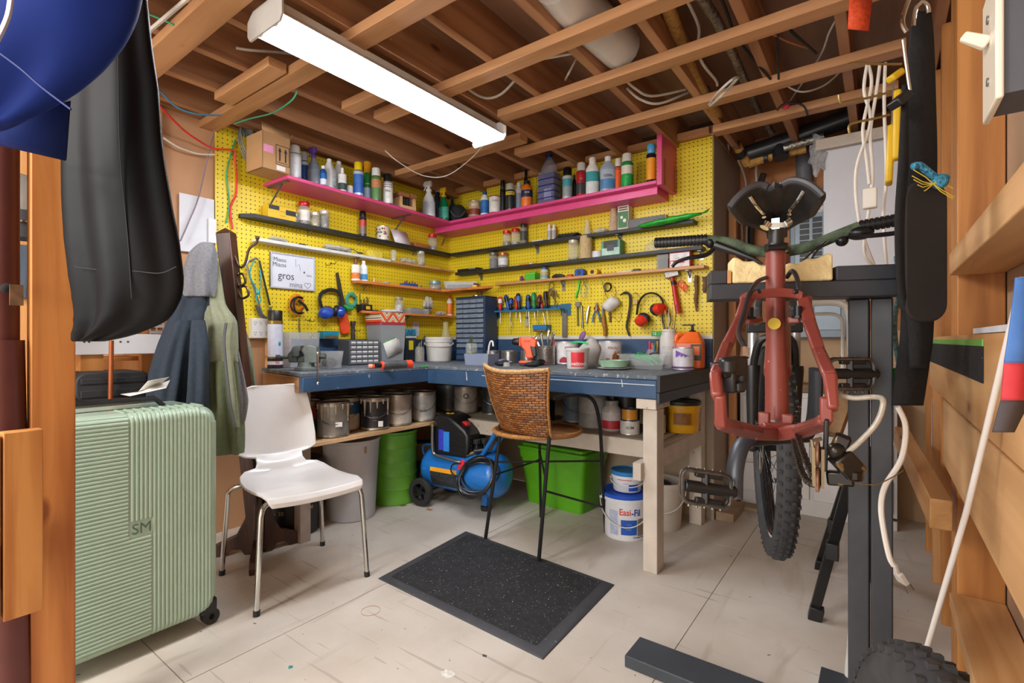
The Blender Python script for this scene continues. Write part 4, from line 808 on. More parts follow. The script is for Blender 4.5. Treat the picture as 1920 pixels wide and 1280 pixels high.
# blue bins
def hangbin(label, p, w_, rz):
    t = thing('hanging_bin', label, 'hanging bin', p, rz); b = openbox(w_, .07, .05, .002, w0=w_*.9, d0=.06); b.build('bin', mat('#1f8aa6' if rz == 0 else '#1d74b4', rough=.4), t)
    MB().box(-.035, .035, -w_*.42, w_*.42, .002, .02).build('contents', mat('#6b5a40', var=.6, scale=90, rough=.7), t); return t
hangbin('teal hanging bin left of the torch on the left pegboard', LP(616,635,.05), .115, 0)
t = hangbin('blue hanging bin under the screwdriver rack', RP(1016,622,.05), .12, -PI/2)
t = thing('torch', 'upright steel torch low on the left pegboard', 'torch', LP(662,636,.03)); MB().lathe([(.014,0),(.016,.03),(.012,.035),(.012,.09),(.018,.105),(.018,.125),(0,.125)], n=16).build('body', mat('#6d6a66', rough=.3, metal=.8), t)
# whole set of small wire hooks on the left board
for k, (u, v) in enumerate(((611,497),(621,494),(573,600),(580,602),(605,546),(666,620))):
    p = LP(u, v, .008); peghook(('pair of wire hooks right of the whiteboard, left one','pair of wire hooks right of the whiteboard, right one','lower left wire hook below the orange strap','lower right wire hook below the orange strap','wire hook carrying the blue ear muffs','wire hook above the upright torch')[k], [p+V((0,0,.01)), p, p+V((.05,0,-.004)), p+V((.055,0,.012))])
t = tag(MB().tube(Lpts([(561,595),(561,615),(563,630)], .012), [.003,.006,.004], 6).build('scraper', STEEL), 'slim steel blade hanging below the orange strap', 'blade')
t = tag(MB().bar(LP(586,633,.02), LP(608,668,.08), .007, .003).tube([LP(584,630,.02)+V((.0,.012*math.cos(a),.012*math.sin(a))) for a in [2*PI*j/14 for j in range(14)]], .004, 6, closed=True).build('wrench', CHROME), 'steel ratchet wrench leaning between the frosted tub and the teal bin', 'wrench')
# ---------- screwdriver rack ----------
xr0, xr1 = XR(913,.06), XR(1052,.06); ZT = 1.285
TEAL = mat('#2c6d90', rough=.4, var=.1)
t = thing('screwdriver_rack', 'blue metal rack holding a row of screwdrivers on the right pegboard', 'tool rack', (0,0,0))
MB().box(xr0, xr1, -.075, -.01, ZT-.003, ZT).box(xr0, xr1, -.013, -.010, ZT, ZT+.03).box(xr0, xr1, -.078, -.075, ZT-.010, ZT+.002).build('rail', TEAL, t)
for x in (xr0+.02, xr1-.03): MB().box(x, x+.08, -.014, -.01, ZT-.05, ZT+.035).bar((x+.04,-.012,ZT-.04), (x+.04,-.06,ZT-.002), .012, .003).build('bracket', TEAL, t)
cols = [('#e9e6dc','#c9b23a',None),('#cf2f33','#e9d9d4','striped red'),('#1d4fa8','#15181e','blue and black'),('#16191f','#2257b0','black and blue'),('#cf3226','#b8241c','plain red'),('#1f222a','#2a5fc0','black with blue end'),('#17181c','#3a6fd0','fat black and blue'),('#1c5aa8','#14161a','blue'),('#1f7d4c','#2a9a5c','green'),('#1c1e22','#7a2a2a','black and red'),('#c73436','#e6d6d2','red and white'),('#26262a','#1a1a1c','black')]
nms = ['cream handled','red and white striped','slim blue and black','black with a blue collar','plain red','black with a blue tip','fat black and blue','blue and dark','green','short black and red','long red and pale','plain black']
us = [920,939,952,958,966,975,986,992,1000,1010,1015,1026]
for k, u in enumerate(us):
    x = XR(u, .045); y = -.03-.02*(k % 2); c1, c2, _ = cols[k]; ln = .095+.016*((k*7) % 3); bl = .06+.035*((k*5) % 4); tl = (.012*math.sin(k*2.3))
    t = thing('screwdriver', nms[k]+' screwdriver standing in the blue rack', 'screwdriver', (x, y, ZT), 0, 'screwdrivers in the blue rack'); t.rotation_euler = (tl*4, tl*14-.12*(k in (1, 2, 10, 11)), 0)
    MB().lathe([(.008,.004),(.011,.01),(.016,.022),(.012,ln*.4),(.017,ln*.6),(.017,ln*.9),(.011,ln),(0,ln)], n=12).build('handle', mat(c1, rough=.3), t)
    MB().lathe([(.0172,ln*.55),(.0176,ln*.58),(.0176,ln*.8),(.017,ln*.82)], n=12).build('collar', mat(c2, rough=.35), t)
    MB().cyl((0,0,-bl), (0,0,.006), .0028, n=8).build('blade', mat('#a5a29c', rough=.25, metal=.9), t)
t = tag(MB().tube(Rpts([(1037,545),(1036,556),(1041,563),(1040,575)], .05), [.003,.006,.006,.004], 6).build('nipper', mat('#7d6a3f', rough=.5, metal=.4)), 'small brass coloured tool at the right end of the blue rack', 'tool')
t = tag(MB().tube(Rpts([(911,575),(909,590),(908,600)], .07), [.004,.005,.003], 6).build('pencil_clip', mat('#e8a01e')), 'orange clip on the left end of the blue rack', 'clip')
def tool(name, label, cat, pts, r, m, **k): return tag(MB().tube(pts, r, 8, **k).build(name, m), label, cat)
free('key_bunch', 'bunch of small keys hanging left on the right pegboard', 'keys', [('ring', MB().tube([RP(1034,535,.02)+V((.022*math.cos(a),0,.022*math.sin(a))) for a in [2*PI*j/18 for j in range(18)]], .002, 5, closed=True), DKM)]+[('key', MB().box(-.006,.006,-.002,.001,-.05,0).ball((0,0,0), .011, 10, 6, (1,.2,1)), mat('#8a7a55', rough=.4, metal=.8)) for k in range(4)])
for k, c in enumerate([c for c in bpy.data.objects['key_bunch'].children if c.name.startswith('key')]): c.location = RP(1031+3*k, 540+2*k, .022+.004*k); c.rotation_euler.y = .5-.35*k
tool('glow_stick', 'thin bright green tube hanging below the blue tape measure', 'tube', Rpts([(1087,525),(1083,545),(1079,559)], .02), .0065, mat('#3fd62c', rough=.3, emit=0))
g = MB()
for s in (-1, 1): g.tube([RP(1096+4*s,545,.03)+V((.024*math.cos(a),-.01*s,.045*math.sin(a))) for a in [2*PI*j/16 for j in range(16)]], .0025, 6, closed=True)
free('safety_goggles', 'clear safety goggles hanging by a black strap right of the green tube', 'goggles', [('lens_frame', g, glassy('#d9dfc0', .6)), ('strap', MB().tube(spline(Rpts([(1096,536),(1093,520),(1097,511),(1100,523),(1097,537)], .03), 4), .002, 6), BLK)])
g = MB()
for k in range(5): g.tube([RP(1139,538,.02+.004*k)+V((.030*math.cos(a)*(1-.07*k),0,.030*math.sin(a)*(1-.05*k))) for a in [2*PI*j/20 for j in range(20)]], .0018, 5, closed=True)
g.tube(spline(Rpts([(1129,527),(1133,545),(1142,560),(1155,550),(1150,535)], .02), 5), .0014, 5)
tag(g.build('wire_coil', DKM), 'coil of thin wire hanging above the white dust mask', 'wire coil')
p = RP(1146, 570, .05); t = thing('dust_mask', 'white moulded dust mask hanging on the right pegboard', 'dust mask', p); t.rotation_euler = (0, -.35, 0)
MB().ball((0,0,0), 1, 24, 14, (.062,.05,.042), fn=lambda d: V((d.x, min(d.y, .012), d.z+.006*math.sin(d.x*70)))).build('shell', mat('#dcdad6', rough=.9, var=.06, bump=.3), t)
MB().tube(spline([(-.055,0,.02),(-.03,.02,.10),(.0,.02,.13),(.045,.01,.04)], 5), .0016, 5).build('strap', mat('#c9b24a'), t)
tool('pry_bar', 'black curved pry bar hanging right of the dust mask', 'pry bar', spline(Rpts([(1163,553),(1170,549),(1177,549),(1181,556),(1181,575),(1177,600),(1175,613),(1180,630)], .03), 4), [.005]*4+[.008]*21+[.006]*3+[.004], mat('#353536', rough=.4, metal=.4))
t = free('padlock', 'open brass padlock hanging on a hook beside the pry bar', 'padlock', [('body', MB().box(*sorted((RP(1187,562,.03).x, RP(1196,562,.03).x)), -.038, -.022, RP(1190,571,.03).z, RP(1190,562,.03).z), mat('#a88f5c', rough=.35, metal=.7), {'bevel': .002}), ('shackle', MB().tube(spline(Rpts([(1195,562),(1196,553),(1191,549),(1187,553),(1187,557)], .03), 4), .0028, 8), CHROME)])
free('hammer', 'red handled lump hammer hanging high on the right pegboard', 'hammer', [
 ('head', MB().bar(RP(1248,517,.04), RP(1274,510,.04), .040, .042), mat('#8b8681', rough=.35, metal=.8, var=.2, scale=60), {'bevel': .004}),
 ('handle', MB().tube(Rpts([(1260,520),(1264,540),(1268,565),(1272,587)], .04), [.012,.014,.016,.017], 10), mat('#c4242a', rough=.4, var=.15, spots=(50,.66,'#c9b4ae'))),
 ('black_band', MB().tube([RP(1262,527,.04), RP(1263.3,534,.04)], .0152, 12), BLK)])
g = MB()
for k in range(3): g.tube([RP(1276+4*k,532+4*k,.02+.006*k)+V(((.018-.003*k)*math.cos(a),0,.022*math.sin(a))) for a in [2*PI*j/12 for j in range(12)]], .004, 6, closed=True)
tag(g.build('orange_clamp', mat('#f0641c', rough=.4)), 'small orange plastic clamp behind the red hammer handle', 'clamp')
tool('tin_snips', 'long rusty tin snips hanging near the right end of the pegboard', 'snips', Rpts([(1306,516),(1305,530),(1306,545),(1304,560),(1306,584)], .03), [.011,.013,.010,.011,.004], RUST)
tool('adjustable_wrench', 'short rusty wrench hanging at the far right of the pegboard', 'wrench', Rpts([(1321,519),(1322,528),(1321,540),(1321,549)], .03), [.015,.012,.013,.008], RUST)
tag(MB().box(XR(1054,.02), XR(1063,.02), -.022, -.018, RP(1058,632,.02).z, RP(1058,581,.02).z).build('steel_ruler', mat('#8d8b88', rough=.35, metal=.8, var=.15, scale=80)), 'wide steel rule hanging under the right end of the blue rack', 'ruler')
free('clamp_bar', 'narrow steel bar clamp hanging left of the blue pliers', 'clamp', [('bar', MB().bar(RP(1083,568,.02), RP(1084,611,.02), .022, .006), STEEL), ('jaw', MB().box(XR(1080,.03), XR(1088,.03), -.04, -.02, RP(1084,575,.03).z, RP(1084,566,.03).z), STEEL)])
tool('long_wrench', 'flat steel wrench hanging directly right of the narrow bar clamp', 'wrench', Rpts([(1090,573),(1091,590),(1092,615)], .02), [.009,.006,.007], STEEL)
tool('locking_pliers', 'bright steel locking pliers hanging left of the blue pliers', 'pliers', Rpts([(1104,574),(1101,587),(1099,606)], .025), [.008,.012,.005], CHROME)
free('pliers', 'pliers with blue grips and red collars hanging open on the pegboard', 'pliers', [('jaws', MB().tube(Rpts([(1119,567),(1118,576),(1118,583)], .03), [.004,.010,.012], 8), STEEL)]+[('grip', MB().tube(spline(Rpts([(1118,582),(1118+5*s,590),(1118+7*s,604)], .03), 4), .0055, 8), mat('#2b66a8', rough=.5)) for s in (-1, 1)]+[('collar', MB().ball(RP(1118+3*s,578,.03), .009, 8, 6), mat('#b03426')) for s in (-1, 1)])
free('pruning_knife', 'old brush with an orange and brown handle hanging below the dust mask', 'tool', [('blade', MB().bar(RP(1131,572,.03), RP(1131,592,.03), .026, .008), STEEL), ('handle', MB().tube(Rpts([(1131,590),(1132,605),(1134,618),(1134,630)], .03), [.010,.014,.013,.010], 8), mat('#a8742c', rough=.6, var=.5, scale=50))])
tool('wood_peg', 'short rusty peg hanging below the dust mask on the right', 'peg', Rpts([(1143,583),(1144,604)], .02), .007, RUST)
tool('wire_loop', 'thin bent wire loop hanging right of the rusty peg', 'wire', spline(Rpts([(1146,592),(1155,598),(1160,604),(1165,592),(1163,585)], .015), 4), .0014, mat('#9a8a3a', metal=.5))
tool('cable_loop', 'black cable curving behind the white jug', 'cable', spline(Rpts([(1241,582),(1243,600),(1249,618),(1258,600),(1251,580),(1246,578)], .03), 5), .0032, BLK)
for k, u in enumerate((930, 988)):
    p = RP(u, 612, .03); t = thing('hanging_bottle', ('left','right')[k]+' small clear bottle hung under the blue rack', 'bottle', p); MB().lathe([(.016,0),(.019,.004),(.019,.045),(.011,.055),(.011,.062)], n=16).build('bottle', glassy('#d8d9c0', .4), t); MB().lathe([(.014,.06),(.014,.07),(0,.07)], n=14).build('cap', mat('#2c6d90'), t)
# ---------- on the bench, left arm ----------
ZK = .9015
def B(u, v): p = onz(u, v, ZK); return p
def Bx(u, x): p = onx(u, 700, x); return V((x, p.y, ZK))
def By(u, y): p = ony(u, 700, y); return V((p.x, y, ZK))
p = Bx(516, .12); h = zat(p, 582)-ZK; r = wid(p, 27)/2; t = thing('foam_can', 'tall spray can with black cap, white label and gold bands', 'spray can', p)
MB().lathe([(r,0),(r,h*.17),(r,h*.175,1),(r*1.0,h*.2,1),(r*.97,h*.205,2),(r*.97,h*.76,2),(r,h*.765,1),(r,h*.82,1),(r*.8,h*.83,0),(0,h*.83)]).build('body', [mat('#1f1f22', rough=.4, var=.3, scale=30), mat('#a8893a', rough=.3, metal=.7), mat('#d5d9ea', rough=.45, var=.08, scale=40)], t)
MB().lathe([(r*.93,h*.82),(r*.93,h*.99),(r*.88,h),(0,h)]).build('cap', BLACKPL, t); MB().lathe([(r*1.01,h*.06),(r*1.01,h*.12)], n=24).build('price_tag', mat('#e4d9dd'), t)
round_text(t, '90', .022, r*1.012, h*.09, camang(p)+.3, '#c8324a', .02); round_text(t, '- - - -', .014, r, h*.40, camang(p), '#8d93b0'); MB().ball((r*math.cos(camang(p)+.6)*.98, r*math.sin(camang(p)+.6)*.98, h*.42), .014, 4, 4, (.6,.6,1)).build('teal_mark', mat('#2f9aa8'), t)
# frosted tub, vise, mesh bag bin, drawers
p = Bx(557, .10); h = zat(p, 623)-ZK; t = thing('frosted_tub', 'large frosted clear plastic tub behind the bench vise', 'storage tub', p); openbox(wid(p, 62), .17, h, .003, w0=wid(p, 52), d0=.15).build('tub', glassy('#cfd6dc', .3, .35), t)
p = V((.47, onx(574, 690, .47).y, ZK)); t = thing('bench_vise', 'grey-green cast iron bench vise bolted near the left end of the bench', 'bench vise', p, .75); t.scale = (.78, .78, .86)
CI = mat('#6d7773', rough=.5, metal=.3, var=.25, scale=14, bump=.2); CI2 = mat('#4d5552', rough=.5, metal=.3, var=.3, scale=14)
MB().lathe([(.075,0),(.075,.018),(.055,.024),(.05,.05),(0,.05)], n=26).build('swivel_base', CI, t, bevel=.002)
MB().box(-.09, .02, -.035, .035, .05, .085).box(-.075, -.03, -.055, .055, .085, .125).build('slide', CI2, t, bevel=.004)
MB().prism([(-.005,.045),(.085,.045),(.09,.10),(.075,.145),(.03,.158),(.0,.150),(-.02,.128),(-.02,.118),(-.005,.10)], -.042, .042, 'xz').build('fixed_jaw', CI, t, bevel=.006)
MB().prism([(-.10,.05),(-.045,.05),(-.045,.098),(-.025,.12),(-.025,.138),(-.05,.150),(-.075,.146),(-.088,.12),(-.11,.10)], -.045, .045, 'xz').build('moving_jaw', CI2, t, bevel=.006)
for q in (.015, -.03): MB().box(q-.003, q+.003, -.044, .044, .116, .152).build('jaw_plate', mat('#77716a', metal=.8, rough=.4), t)
MB().cyl((.085,0,.085), (.13,0,.085), .016, n=14).cyl((-.11,0,.08), (-.19,0,.08), .010, n=12).cyl((-.17,0,.08), (-.195,0,.08), .017, n=14).build('screw', CI2, t, bevel=.001)
sp = V((.66, onx(599, 690, .70).y, .955)); tt = tag(MB().tube([(0,0,-.105),(0,0,.04)], .0045, 8).ball((0,0,.042), .009).ball((0,0,-.107), .008).build('vise_handle', CHROME), 'chrome vise handle bar hanging down in front of the bench edge', 'handle'); tt.location = sp+V((.025,0,0)); tt.name = 'vise_tommy_bar'
MB().cyl((.0,0,.0),(.001,0,0),.001).build('pin', CI, t)
bpy.data.objects.remove([c for c in t.children if c.name.startswith('pin')][0])
p = Bx(617, .40); t = thing('parts_tub', 'open clear tub of dark metal parts between the vise and the grey drawers', 'storage tub', p, .1); h = zat(p, 658)-ZK; W = wid(p, 40)
openbox(W, .10, h, .002, w0=W*.8, d0=.085).build('tub', glassy('#cdd2d4', .24, .3), t); tag(MB().ball((0,0,h*.33), 1, 14, 8, (.036, W*.36, h*.32)).build('hardware', mat('#5b5a5a', rough=.5, metal=.4, var=.8, scale=80, bump=1), t), kind='stuff')
p = Bx(672, .14); W = wid(p, 62); h = zat(p, 637)-ZK; t = thing('drawer_cabinet', 'grey small parts cabinet with rows of white-labelled drawers on the bench', 'parts cabinet', p, -.08)
MB().box(-.07, .07, -W/2, W/2, 0, h).build('cabinet', mat('#54585c', rough=.45, var=.06), t, bevel=.002)
for j in range(5):
    for i in range(5):
        y = -W/2+.006+(W-.012)/5*(i+.5); z = .006+(h-.012)/5*(j+.5); dw = (W-.012)/5*.46; dh = (h-.012)/5*.42
        dr = MB().box(.07, .078, y-dw, y+dw, z-dh, z+dh).build('drawer', mat('#7d8286', rough=.4, alpha=.95), t); MB().box(.078, .0795, y-dw*.82, y+dw*.82, z-dh*.05, z+dh*.75).build('label_card', mat('#e3e4e8', var=.03), dr)
p = Bx(724, .13); W = wid(p, 56); h = zat(p, 609)-ZK; t = thing('lidded_tub', 'tall frosted storage tub with a red rim standing on the bench', 'storage tub', p, -.05)
openbox(W, .17, h, .003, w0=W*.86, d0=.15).build('tub', glassy('#b9c2c8', .45, .4), t); MB().prism(rrect(-.088,.088,-W*.52,W*.52,.01), h, h+.014).build('rim_lid', mat('#c03044', rough=.4), t)
mm = MB(); q0 = V((.088, 0, h*.38)); a = .35
def rp(y, z): return V((.088, y*math.cos(a)-z*math.sin(a)-.0, y*math.sin(a)+z*math.cos(a)+h*.42))
mm.add([rp(-.075,-.05), rp(.06,-.05), rp(.06,.04), rp(.045,.04), rp(.04,.055), rp(-.075,.055)], [(0,1,2,3,4,5)]); mm.build('paper_label', mat('#dfe0da', rough=.6), t, solid=.002)
MB().add([rp(-.075,.055), rp(.03,.055), rp(.03,.06), rp(-.075,.064)], [(0,1,2,3)]).build('green_edge', mat('#5ab05a'), t, solid=.002)
# chevron carton on the tub
def chevron_mat():
    m = bpy.data.materials.new('chevron_print'); m.use_nodes = True; nt = m.node_tree; b = nt.nodes['Principled BSDF']; b.inputs['Roughness'].default_value = .5
    tc = nt.nodes.new('ShaderNodeTexCoord'); sp_ = nt.nodes.new('ShaderNodeSeparateXYZ'); nt.links.new(tc.outputs['Object'], sp_.inputs[0])
    def math_(op, a, b_=None, c=None):
        n = nt.nodes.new('ShaderNodeMath'); n.operation = op
        for i, q in enumerate((a, b_, c)):
            if q is None: continue
            if isinstance(q, (int, float)): n.inputs[i].default_value = q
            else: nt.links.new(q, n.inputs[i])
        return n.outputs[0]
    tri = math_('PINGPONG', sp_.outputs[1], .052); val = math_('ADD', sp_.outputs[2], math_('MULTIPLY', tri, 1.25)); fr = math_('FRACT', math_('MULTIPLY', val, 1/.062))
    r = nt.nodes.new('ShaderNodeValToRGB'); r.color_ramp.interpolation = 'CONSTANT'; nt.links.new(fr, r.inputs[0]); e = r.color_ramp.elements
    st = [(0,'#e5532c'),(.38,'#f2ede0'),(.48,'#3b3328'),(.56,'#d9b06a'),(.66,'#f2ede0'),(.74,'#7fa38c'),(.82,'#f0d9a8'),(.9,'#4a3c2a')]
    e[0].position = 0; e[0].color = lin(st[0][1]); e[1].position = st[1][0]; e[1].color = lin(st[1][1])
    for ps, c in st[2:]: x = e.new(ps); x.color = lin(c)
    nt.links.new(r.outputs[0], b.inputs['Base Color']); return m
p2 = p+V((0,-.005,h+.0155)); h2 = zat(p, 590)-p2.z; t = thing('chevron_box', 'box printed with orange and brown zigzags on top of the red-rimmed tub', 'box', p2, -.05); MB().box(-.085, .085, -W*.52, W*.5, 0, h2+.012).build('box', [chevron_mat()], t, bevel=.002)
p = p2+V((.01,.05,h2+.0145)); t = tag(MB().ball((0,0,.010), 1, 20, 8, (.05,.095,.014), fn=lambda d: V((d.x, d.y, d.z*(1+.5*math.sin(d.y*90)))) ).build('paper_towel', mat('#d9dbe0', rough=.8)), 'crumpled white paper on top of the zigzag box', 'paper'); t.location = p
p = Bx(770, .115); W = wid(p, 25); h = zat(p, 616)-ZK; t = thing('packaged_card', 'hanging pack with a blue ALIEN SHIELD header and yellow sticker leaning on the backboard', 'packaged card', p, -.05)
MB().box(-.004, .004, -W/2, W/2, 0, h).build('card', mat('#26303c', rough=.35, var=.6, scale=26), t); MB().box(.004, .0055, -W/2, W/2, h*.80, h).build('header', mat('#4ab4e0', rough=.4, var=.05), t)
MB().box(.004, .0055, -W/2, W/2, h*.72, h*.78).build('white_band', mat('#dfe3e8'), t); MB().box(.0056, .007, -W*.22, W*.2, h*.36, h*.64).build('yellow_sticker', mat('#ecdc1e', var=.03), t)
flat_text(t, 'ALIEN', .026, (.0057, 0, h*.92), (0,1,0), (0,0,1), '#12202c', .02); flat_text(t, 'SHIELD', .026, (.0057, 0, h*.84), (0,1,0), (0,0,1), '#12202c', .02)
# caulking gun and tube
t = thing('sealant_tube', 'red and grey printed sealant tube lying on the bench below the zigzag box', 'sealant tube', onz(743, 683, ZK+.025), .0); t.location.z = ZK+.024; t.rotation_euler = (0, 0, PI/2-.1)
MB().lathe([(.010,-.125),(.012,-.10),(.022,-.095),(.0235,-.09),(.0235,-.02,1),(.0235,.06,1),(.0235,.065,0),(.0235,.10,0),(0,.10)], axis='x', n=22).build('tube', [mat('#d8472c', rough=.35, var=.2), mat('#4d5054', rough=.4, var=.35, scale=50)], t); MB().lathe([(.013,-.13),(.013,-.10)], axis='x', n=14).build('dark_cap', BLACKPL, t)
t = thing('caulking_gun_grip', 'orange-red trigger clamp lying in front of the sealant tube', 'clamp', onz(718, 690, ZK), -.4); OG = mat('#e2552f', rough=.35)
MB().tube([(0,-.07,.012),(.0,.0,.015),(.01,.06,.010)], [.012,.011,.006], 8).tube([(.015,-.06,.012),(.03,.0,.012),(.03,.08,.008)], [.010,.007,.005], 8).build('handles', OG, t); MB().tube([(0,-.08,.014),(.012,-.06,.014)], .012, 8).build('pivot', mat('#e8a08a'), t)
# jar of rods
p = Bx(787, .20); t = jar('clear jar of thin coloured rods beside the white pail', p, .034, zat(p, 646)-ZK, None)
for k, (dx, c) in enumerate(((-.018,'#b87a5a'),(-.01,'#3a9a5a'),(.0,'#c98a6a'),(.01,'#4a6a5a'),(.016,'#a8805a'))): MB().tube([(.0,dx*.6,.01),(.01*math.cos(k),dx*1.6,.12+.01*k)], .0028, 6).build('rod', mat(c), t)
t = tag(MB().tube([(0,0,0),(.0,.01,.12)], .006, 8).ball((0,.011,.13), .014, 12, 8, (.4,1,1.2)).build('adjustable_spanner', mat('#5c6670', metal=.6, rough=.35)), 'steel adjustable spanner standing behind the rod jar', 'spanner'); t.location = Bx(794, .10)+V((0,0,.05))
# white pail
def pail(label, p, r, h, col='#dcd9d2', lid=None, name='bucket', taper=.9, bail=True, band=None, group=None, open_=True, rim=.03):
    t = thing(name, label, 'bucket', p, camang(p), group); rb = r*taper
    pr = [(rb*.97,0),(rb,.004)]
    if band: z0, z1 = band[1], band[2]; f = lambda z: rb+(r-rb)*z/h; pr += [(f(h*z0),h*z0),(f(h*z0)*1.001,h*z0+.001,1),(f(h*z1)*1.001,h*z1,1)]
    pr += [(r*.985,h-rim),(r*1.04,h-rim+.001),(r*1.04,h-.003),(r*1.02,h)]
    pr += ([(r*.96,h),(rb*.9,.01),(0,.01)] if open_ and not lid else [(0,h)])
    MB().lathe(pr, n=32).build('body', [mat(col, rough=.4, var=.06), mat(band[0] if band else col, rough=.4, var=.1)], t)
    if lid: MB().lathe([(r*1.06,h-.012),(r*1.07,h-.010),(r*1.07,h+.006),(r*1.0,h+.010),(r*.97,h+.004),(0,h+.004)], n=32).build('lid', mat(lid, rough=.4, var=.05), t)
    if bail:
        pts = [V((math.sin(a)*r*1.0+.003, math.cos(a)*r*1.09, h-rim-.01-math.sin(a)*h*bail*.55)) for a in [PI*k/16 for k in range(17)]]
        MB().tube(pts, .0032, 6).build('handle', mat('#d8d6d0', rough=.4), t)
        for s in (-1, 1): MB().cyl((0, s*r*1.0, h-rim-.01), (0, s*r*1.12, h-rim-.01), .008, n=10).build('handle_lug', mat(col), t)
    return t
p = Bx(823, .19); pail('plain white lidded pail on the bench near the corner', p, wid(p, 49)/2, zat(p, 634)-ZK, '#dedcd6', lid='#e2e0da', bail=.25)
t = tag(MB().box(-.004, .004, -.013, .013, 0, .12).build('black_pry_tool', BLACKPL, bevel=.002), 'black flat tool standing behind the white lidded pail', 'tool'); t.location = Bx(831, .05)+V((0,0,.06))
p = V((.09, -.14, ZK)); t = thing('glass_vase', 'clear squat glass bottle with metal clip behind the white pail', 'bottle', p, 0); h = zat(p, 600)-ZK
MB().lathe([(.05,0),(.055,.01),(.055,h*.45),(.03,h*.7),(.022,h*.8),(.022,h*.95)], n=22).build('bottle', glassy('#e3dfae', .38), t); MB().tube([(-.06,0,h*1.05),(-.02,0,h*.97),(.03,0,h*.98)], .004, 6).build('clip', CHROME, t)
t = tag(MB().ball((0,0,.004), 1, 12, 6, (.012,.03,.005)).build('green_scrap', mat('#2fb44a', rough=.4)), 'bright green plastic scrap lying at the inner bench corner', 'scrap'); t.location = onz(796, 688, ZK)
# tall blue parts cabinet in the corner
p = V((.397, -.19, ZK)); W = .296; h = .49
t = thing('parts_cabinet', 'tall navy parts cabinet with grey drawers in the corner', 'parts cabinet', p, -PI/2)
NV2 = mat('#22395a', rough=.45, var=.08); MB().box(-.145, .0, -W/2, W/2, 0, h).build('cabinet', NV2, t, bevel=.002); MB().box(-.145, .004, -W/2-.002, W/2+.002, h, h+.004).build('top_plate', mat('#2b2d33'), t)
GD = mat('#7e8b98', rough=.3, alpha=.92)
rows = [h*.985-h*.077*(k+1) for k in range(10)]
for k, z in enumerate(rows):
    n = 4 if k < 8 else 2
    for i in range(n if k < 9 else 2):
        y = -W/2+.01+(W-.02)/n*(i+.5); dw = (W-.02)/n*.47; dh = h*.028
        dr = MB().box(.0, .010, y-dw, y+dw, z, z+dh*2).build('drawer', GD, t, bevel=.0015, seg=1); MB().box(.010, .014, y-dw*.35, y+dw*.35, z+dh*.3, z+dh*.6).build('pull', mat('#95a1ac'), dr)
for k in range(2):
    z = .012+k*h*.085
    for i in range(2):
        y = -W/2+.01+(W-.02)/2*(i+.5); MB().box(0, .010, y-(W-.02)*.235, y+(W-.02)*.235, z, z+h*.07).build('drawer', mat('#3d5472', rough=.3), t, bevel=.0015, seg=1)
t = tag(MB().tube([V((.03*math.cos(a), .03*math.sin(a), .006)) for a in [2*PI*k/16 for k in range(16)]], .005, 6, closed=True).box(-.05,.05,-.01,.01,0,.008).build('chain_piece', CHROME), 'bit of shiny chain on top of the tall navy cabinet', 'chain'); t.location = p+V((.02,.06,h+.0055))
# ---------- on the bench, right arm ----------
def Bt(u, y): return By(u, y)
p = Bt(878, -.42); t = jar('glass jar of dried green stalks in front of the navy cabinet', Bt(884, -.50), .04, .16, None, ('#6f7a4a', .55))
for k in range(8): MB().tube([(0,.003*k-.01,.08),(.012*math.cos(k*2),.02*math.sin(k*1.7),.175+.01*(k % 3))], .002, 5).build('stalk', mat('#4f5c34'), t)
p = Bt(903, -.60); t = thing('parts_organizer', 'pale blue-grey open tray with purple ends on the bench', 'storage tray', p, -PI/2+.05); openbox(wid(p, 56), .12, zat(p, 663)-ZK, .003, w0=wid(p, 52), d0=.11).build('tray', mat('#8f9ab0', rough=.4, alpha=.9, var=.05), t)
p2 = Bt(932, -.50); t = tag(MB().ball((0,0,.018), 1, 20, 10, (.12,.05,.02)).build('purple_pouch', mat('#7f82b4', rough=.5, var=.3)), 'flat purple-grey pouch between the tray and the drill', 'pouch'); t.location = p2
for k, u in enumerate((925, 955, 990)):
    p = Bt(u, -.20-.02*k); h = zat(p, 657)-ZK; tin(('leftmost','middle','third')[k]+' of the ribbed bare steel food cans behind the drill', p, wid(p, (27, 30, 28)[k])/2, h, '#a9a7a3', '#a9a7a3', ridges=True, metal=.9, name='steel_can', cat='can', open_=True, group='ribbed steel cans')
p = Bt(1024, -.26); h = zat(p, 648)-ZK; tin('rightmost ribbed steel food can holding pliers and wrenches', p, wid(p, 34)/2, h, '#a9a7a3', '#a9a7a3', ridges=True, metal=.9, name='steel_can', cat='can', open_=True, group='ribbed steel cans'); pc = p; hc = h
for k, (a, l, m_, n_, lb) in enumerate(((-.5,.14,CHROME,'wrench','curved chrome wrench at the left of the steel can'),(-.22,.15,STEEL,'wrench','ring spanner in the middle of the steel can'),(.1,.17,CHROME,'pliers','chrome pliers standing in the steel can'),(.32,.16,STEEL,'file','grey file at the right of the steel can'))):
    t = tag(MB().tube([(0,0,0),(0,0,l)], [.005,.008], 8).ball((0,0,l), .013, 10, 8, (1,.35,1)).build(n_, m_), lb, n_ if n_ != 'file' else 'file', 'tools in the steel can'); t.location = pc+V((a*.05, -.01*(k-1.5), .05)); t.rotation_euler = (0, a, 0)
t = thing('spring_clamps', 'navy and orange clamp with red tips standing behind the tins', 'clamp', Bt(1048, -.06)+V((0,0,.10))); MB().box(-.045,.045,-.03,.03,-.0985,.04).build('body', mat('#2a3a58', var=.2), t, bevel=.01); MB().tube([(-.02,-.03,.03),(-.035,-.03,.09)], .008, 8).build('red_tip', mat('#d33a34'), t); MB().box(-.03,.04,-.034,-.03,.02,.035).build('orange_band', mat('#e8962a'), t)
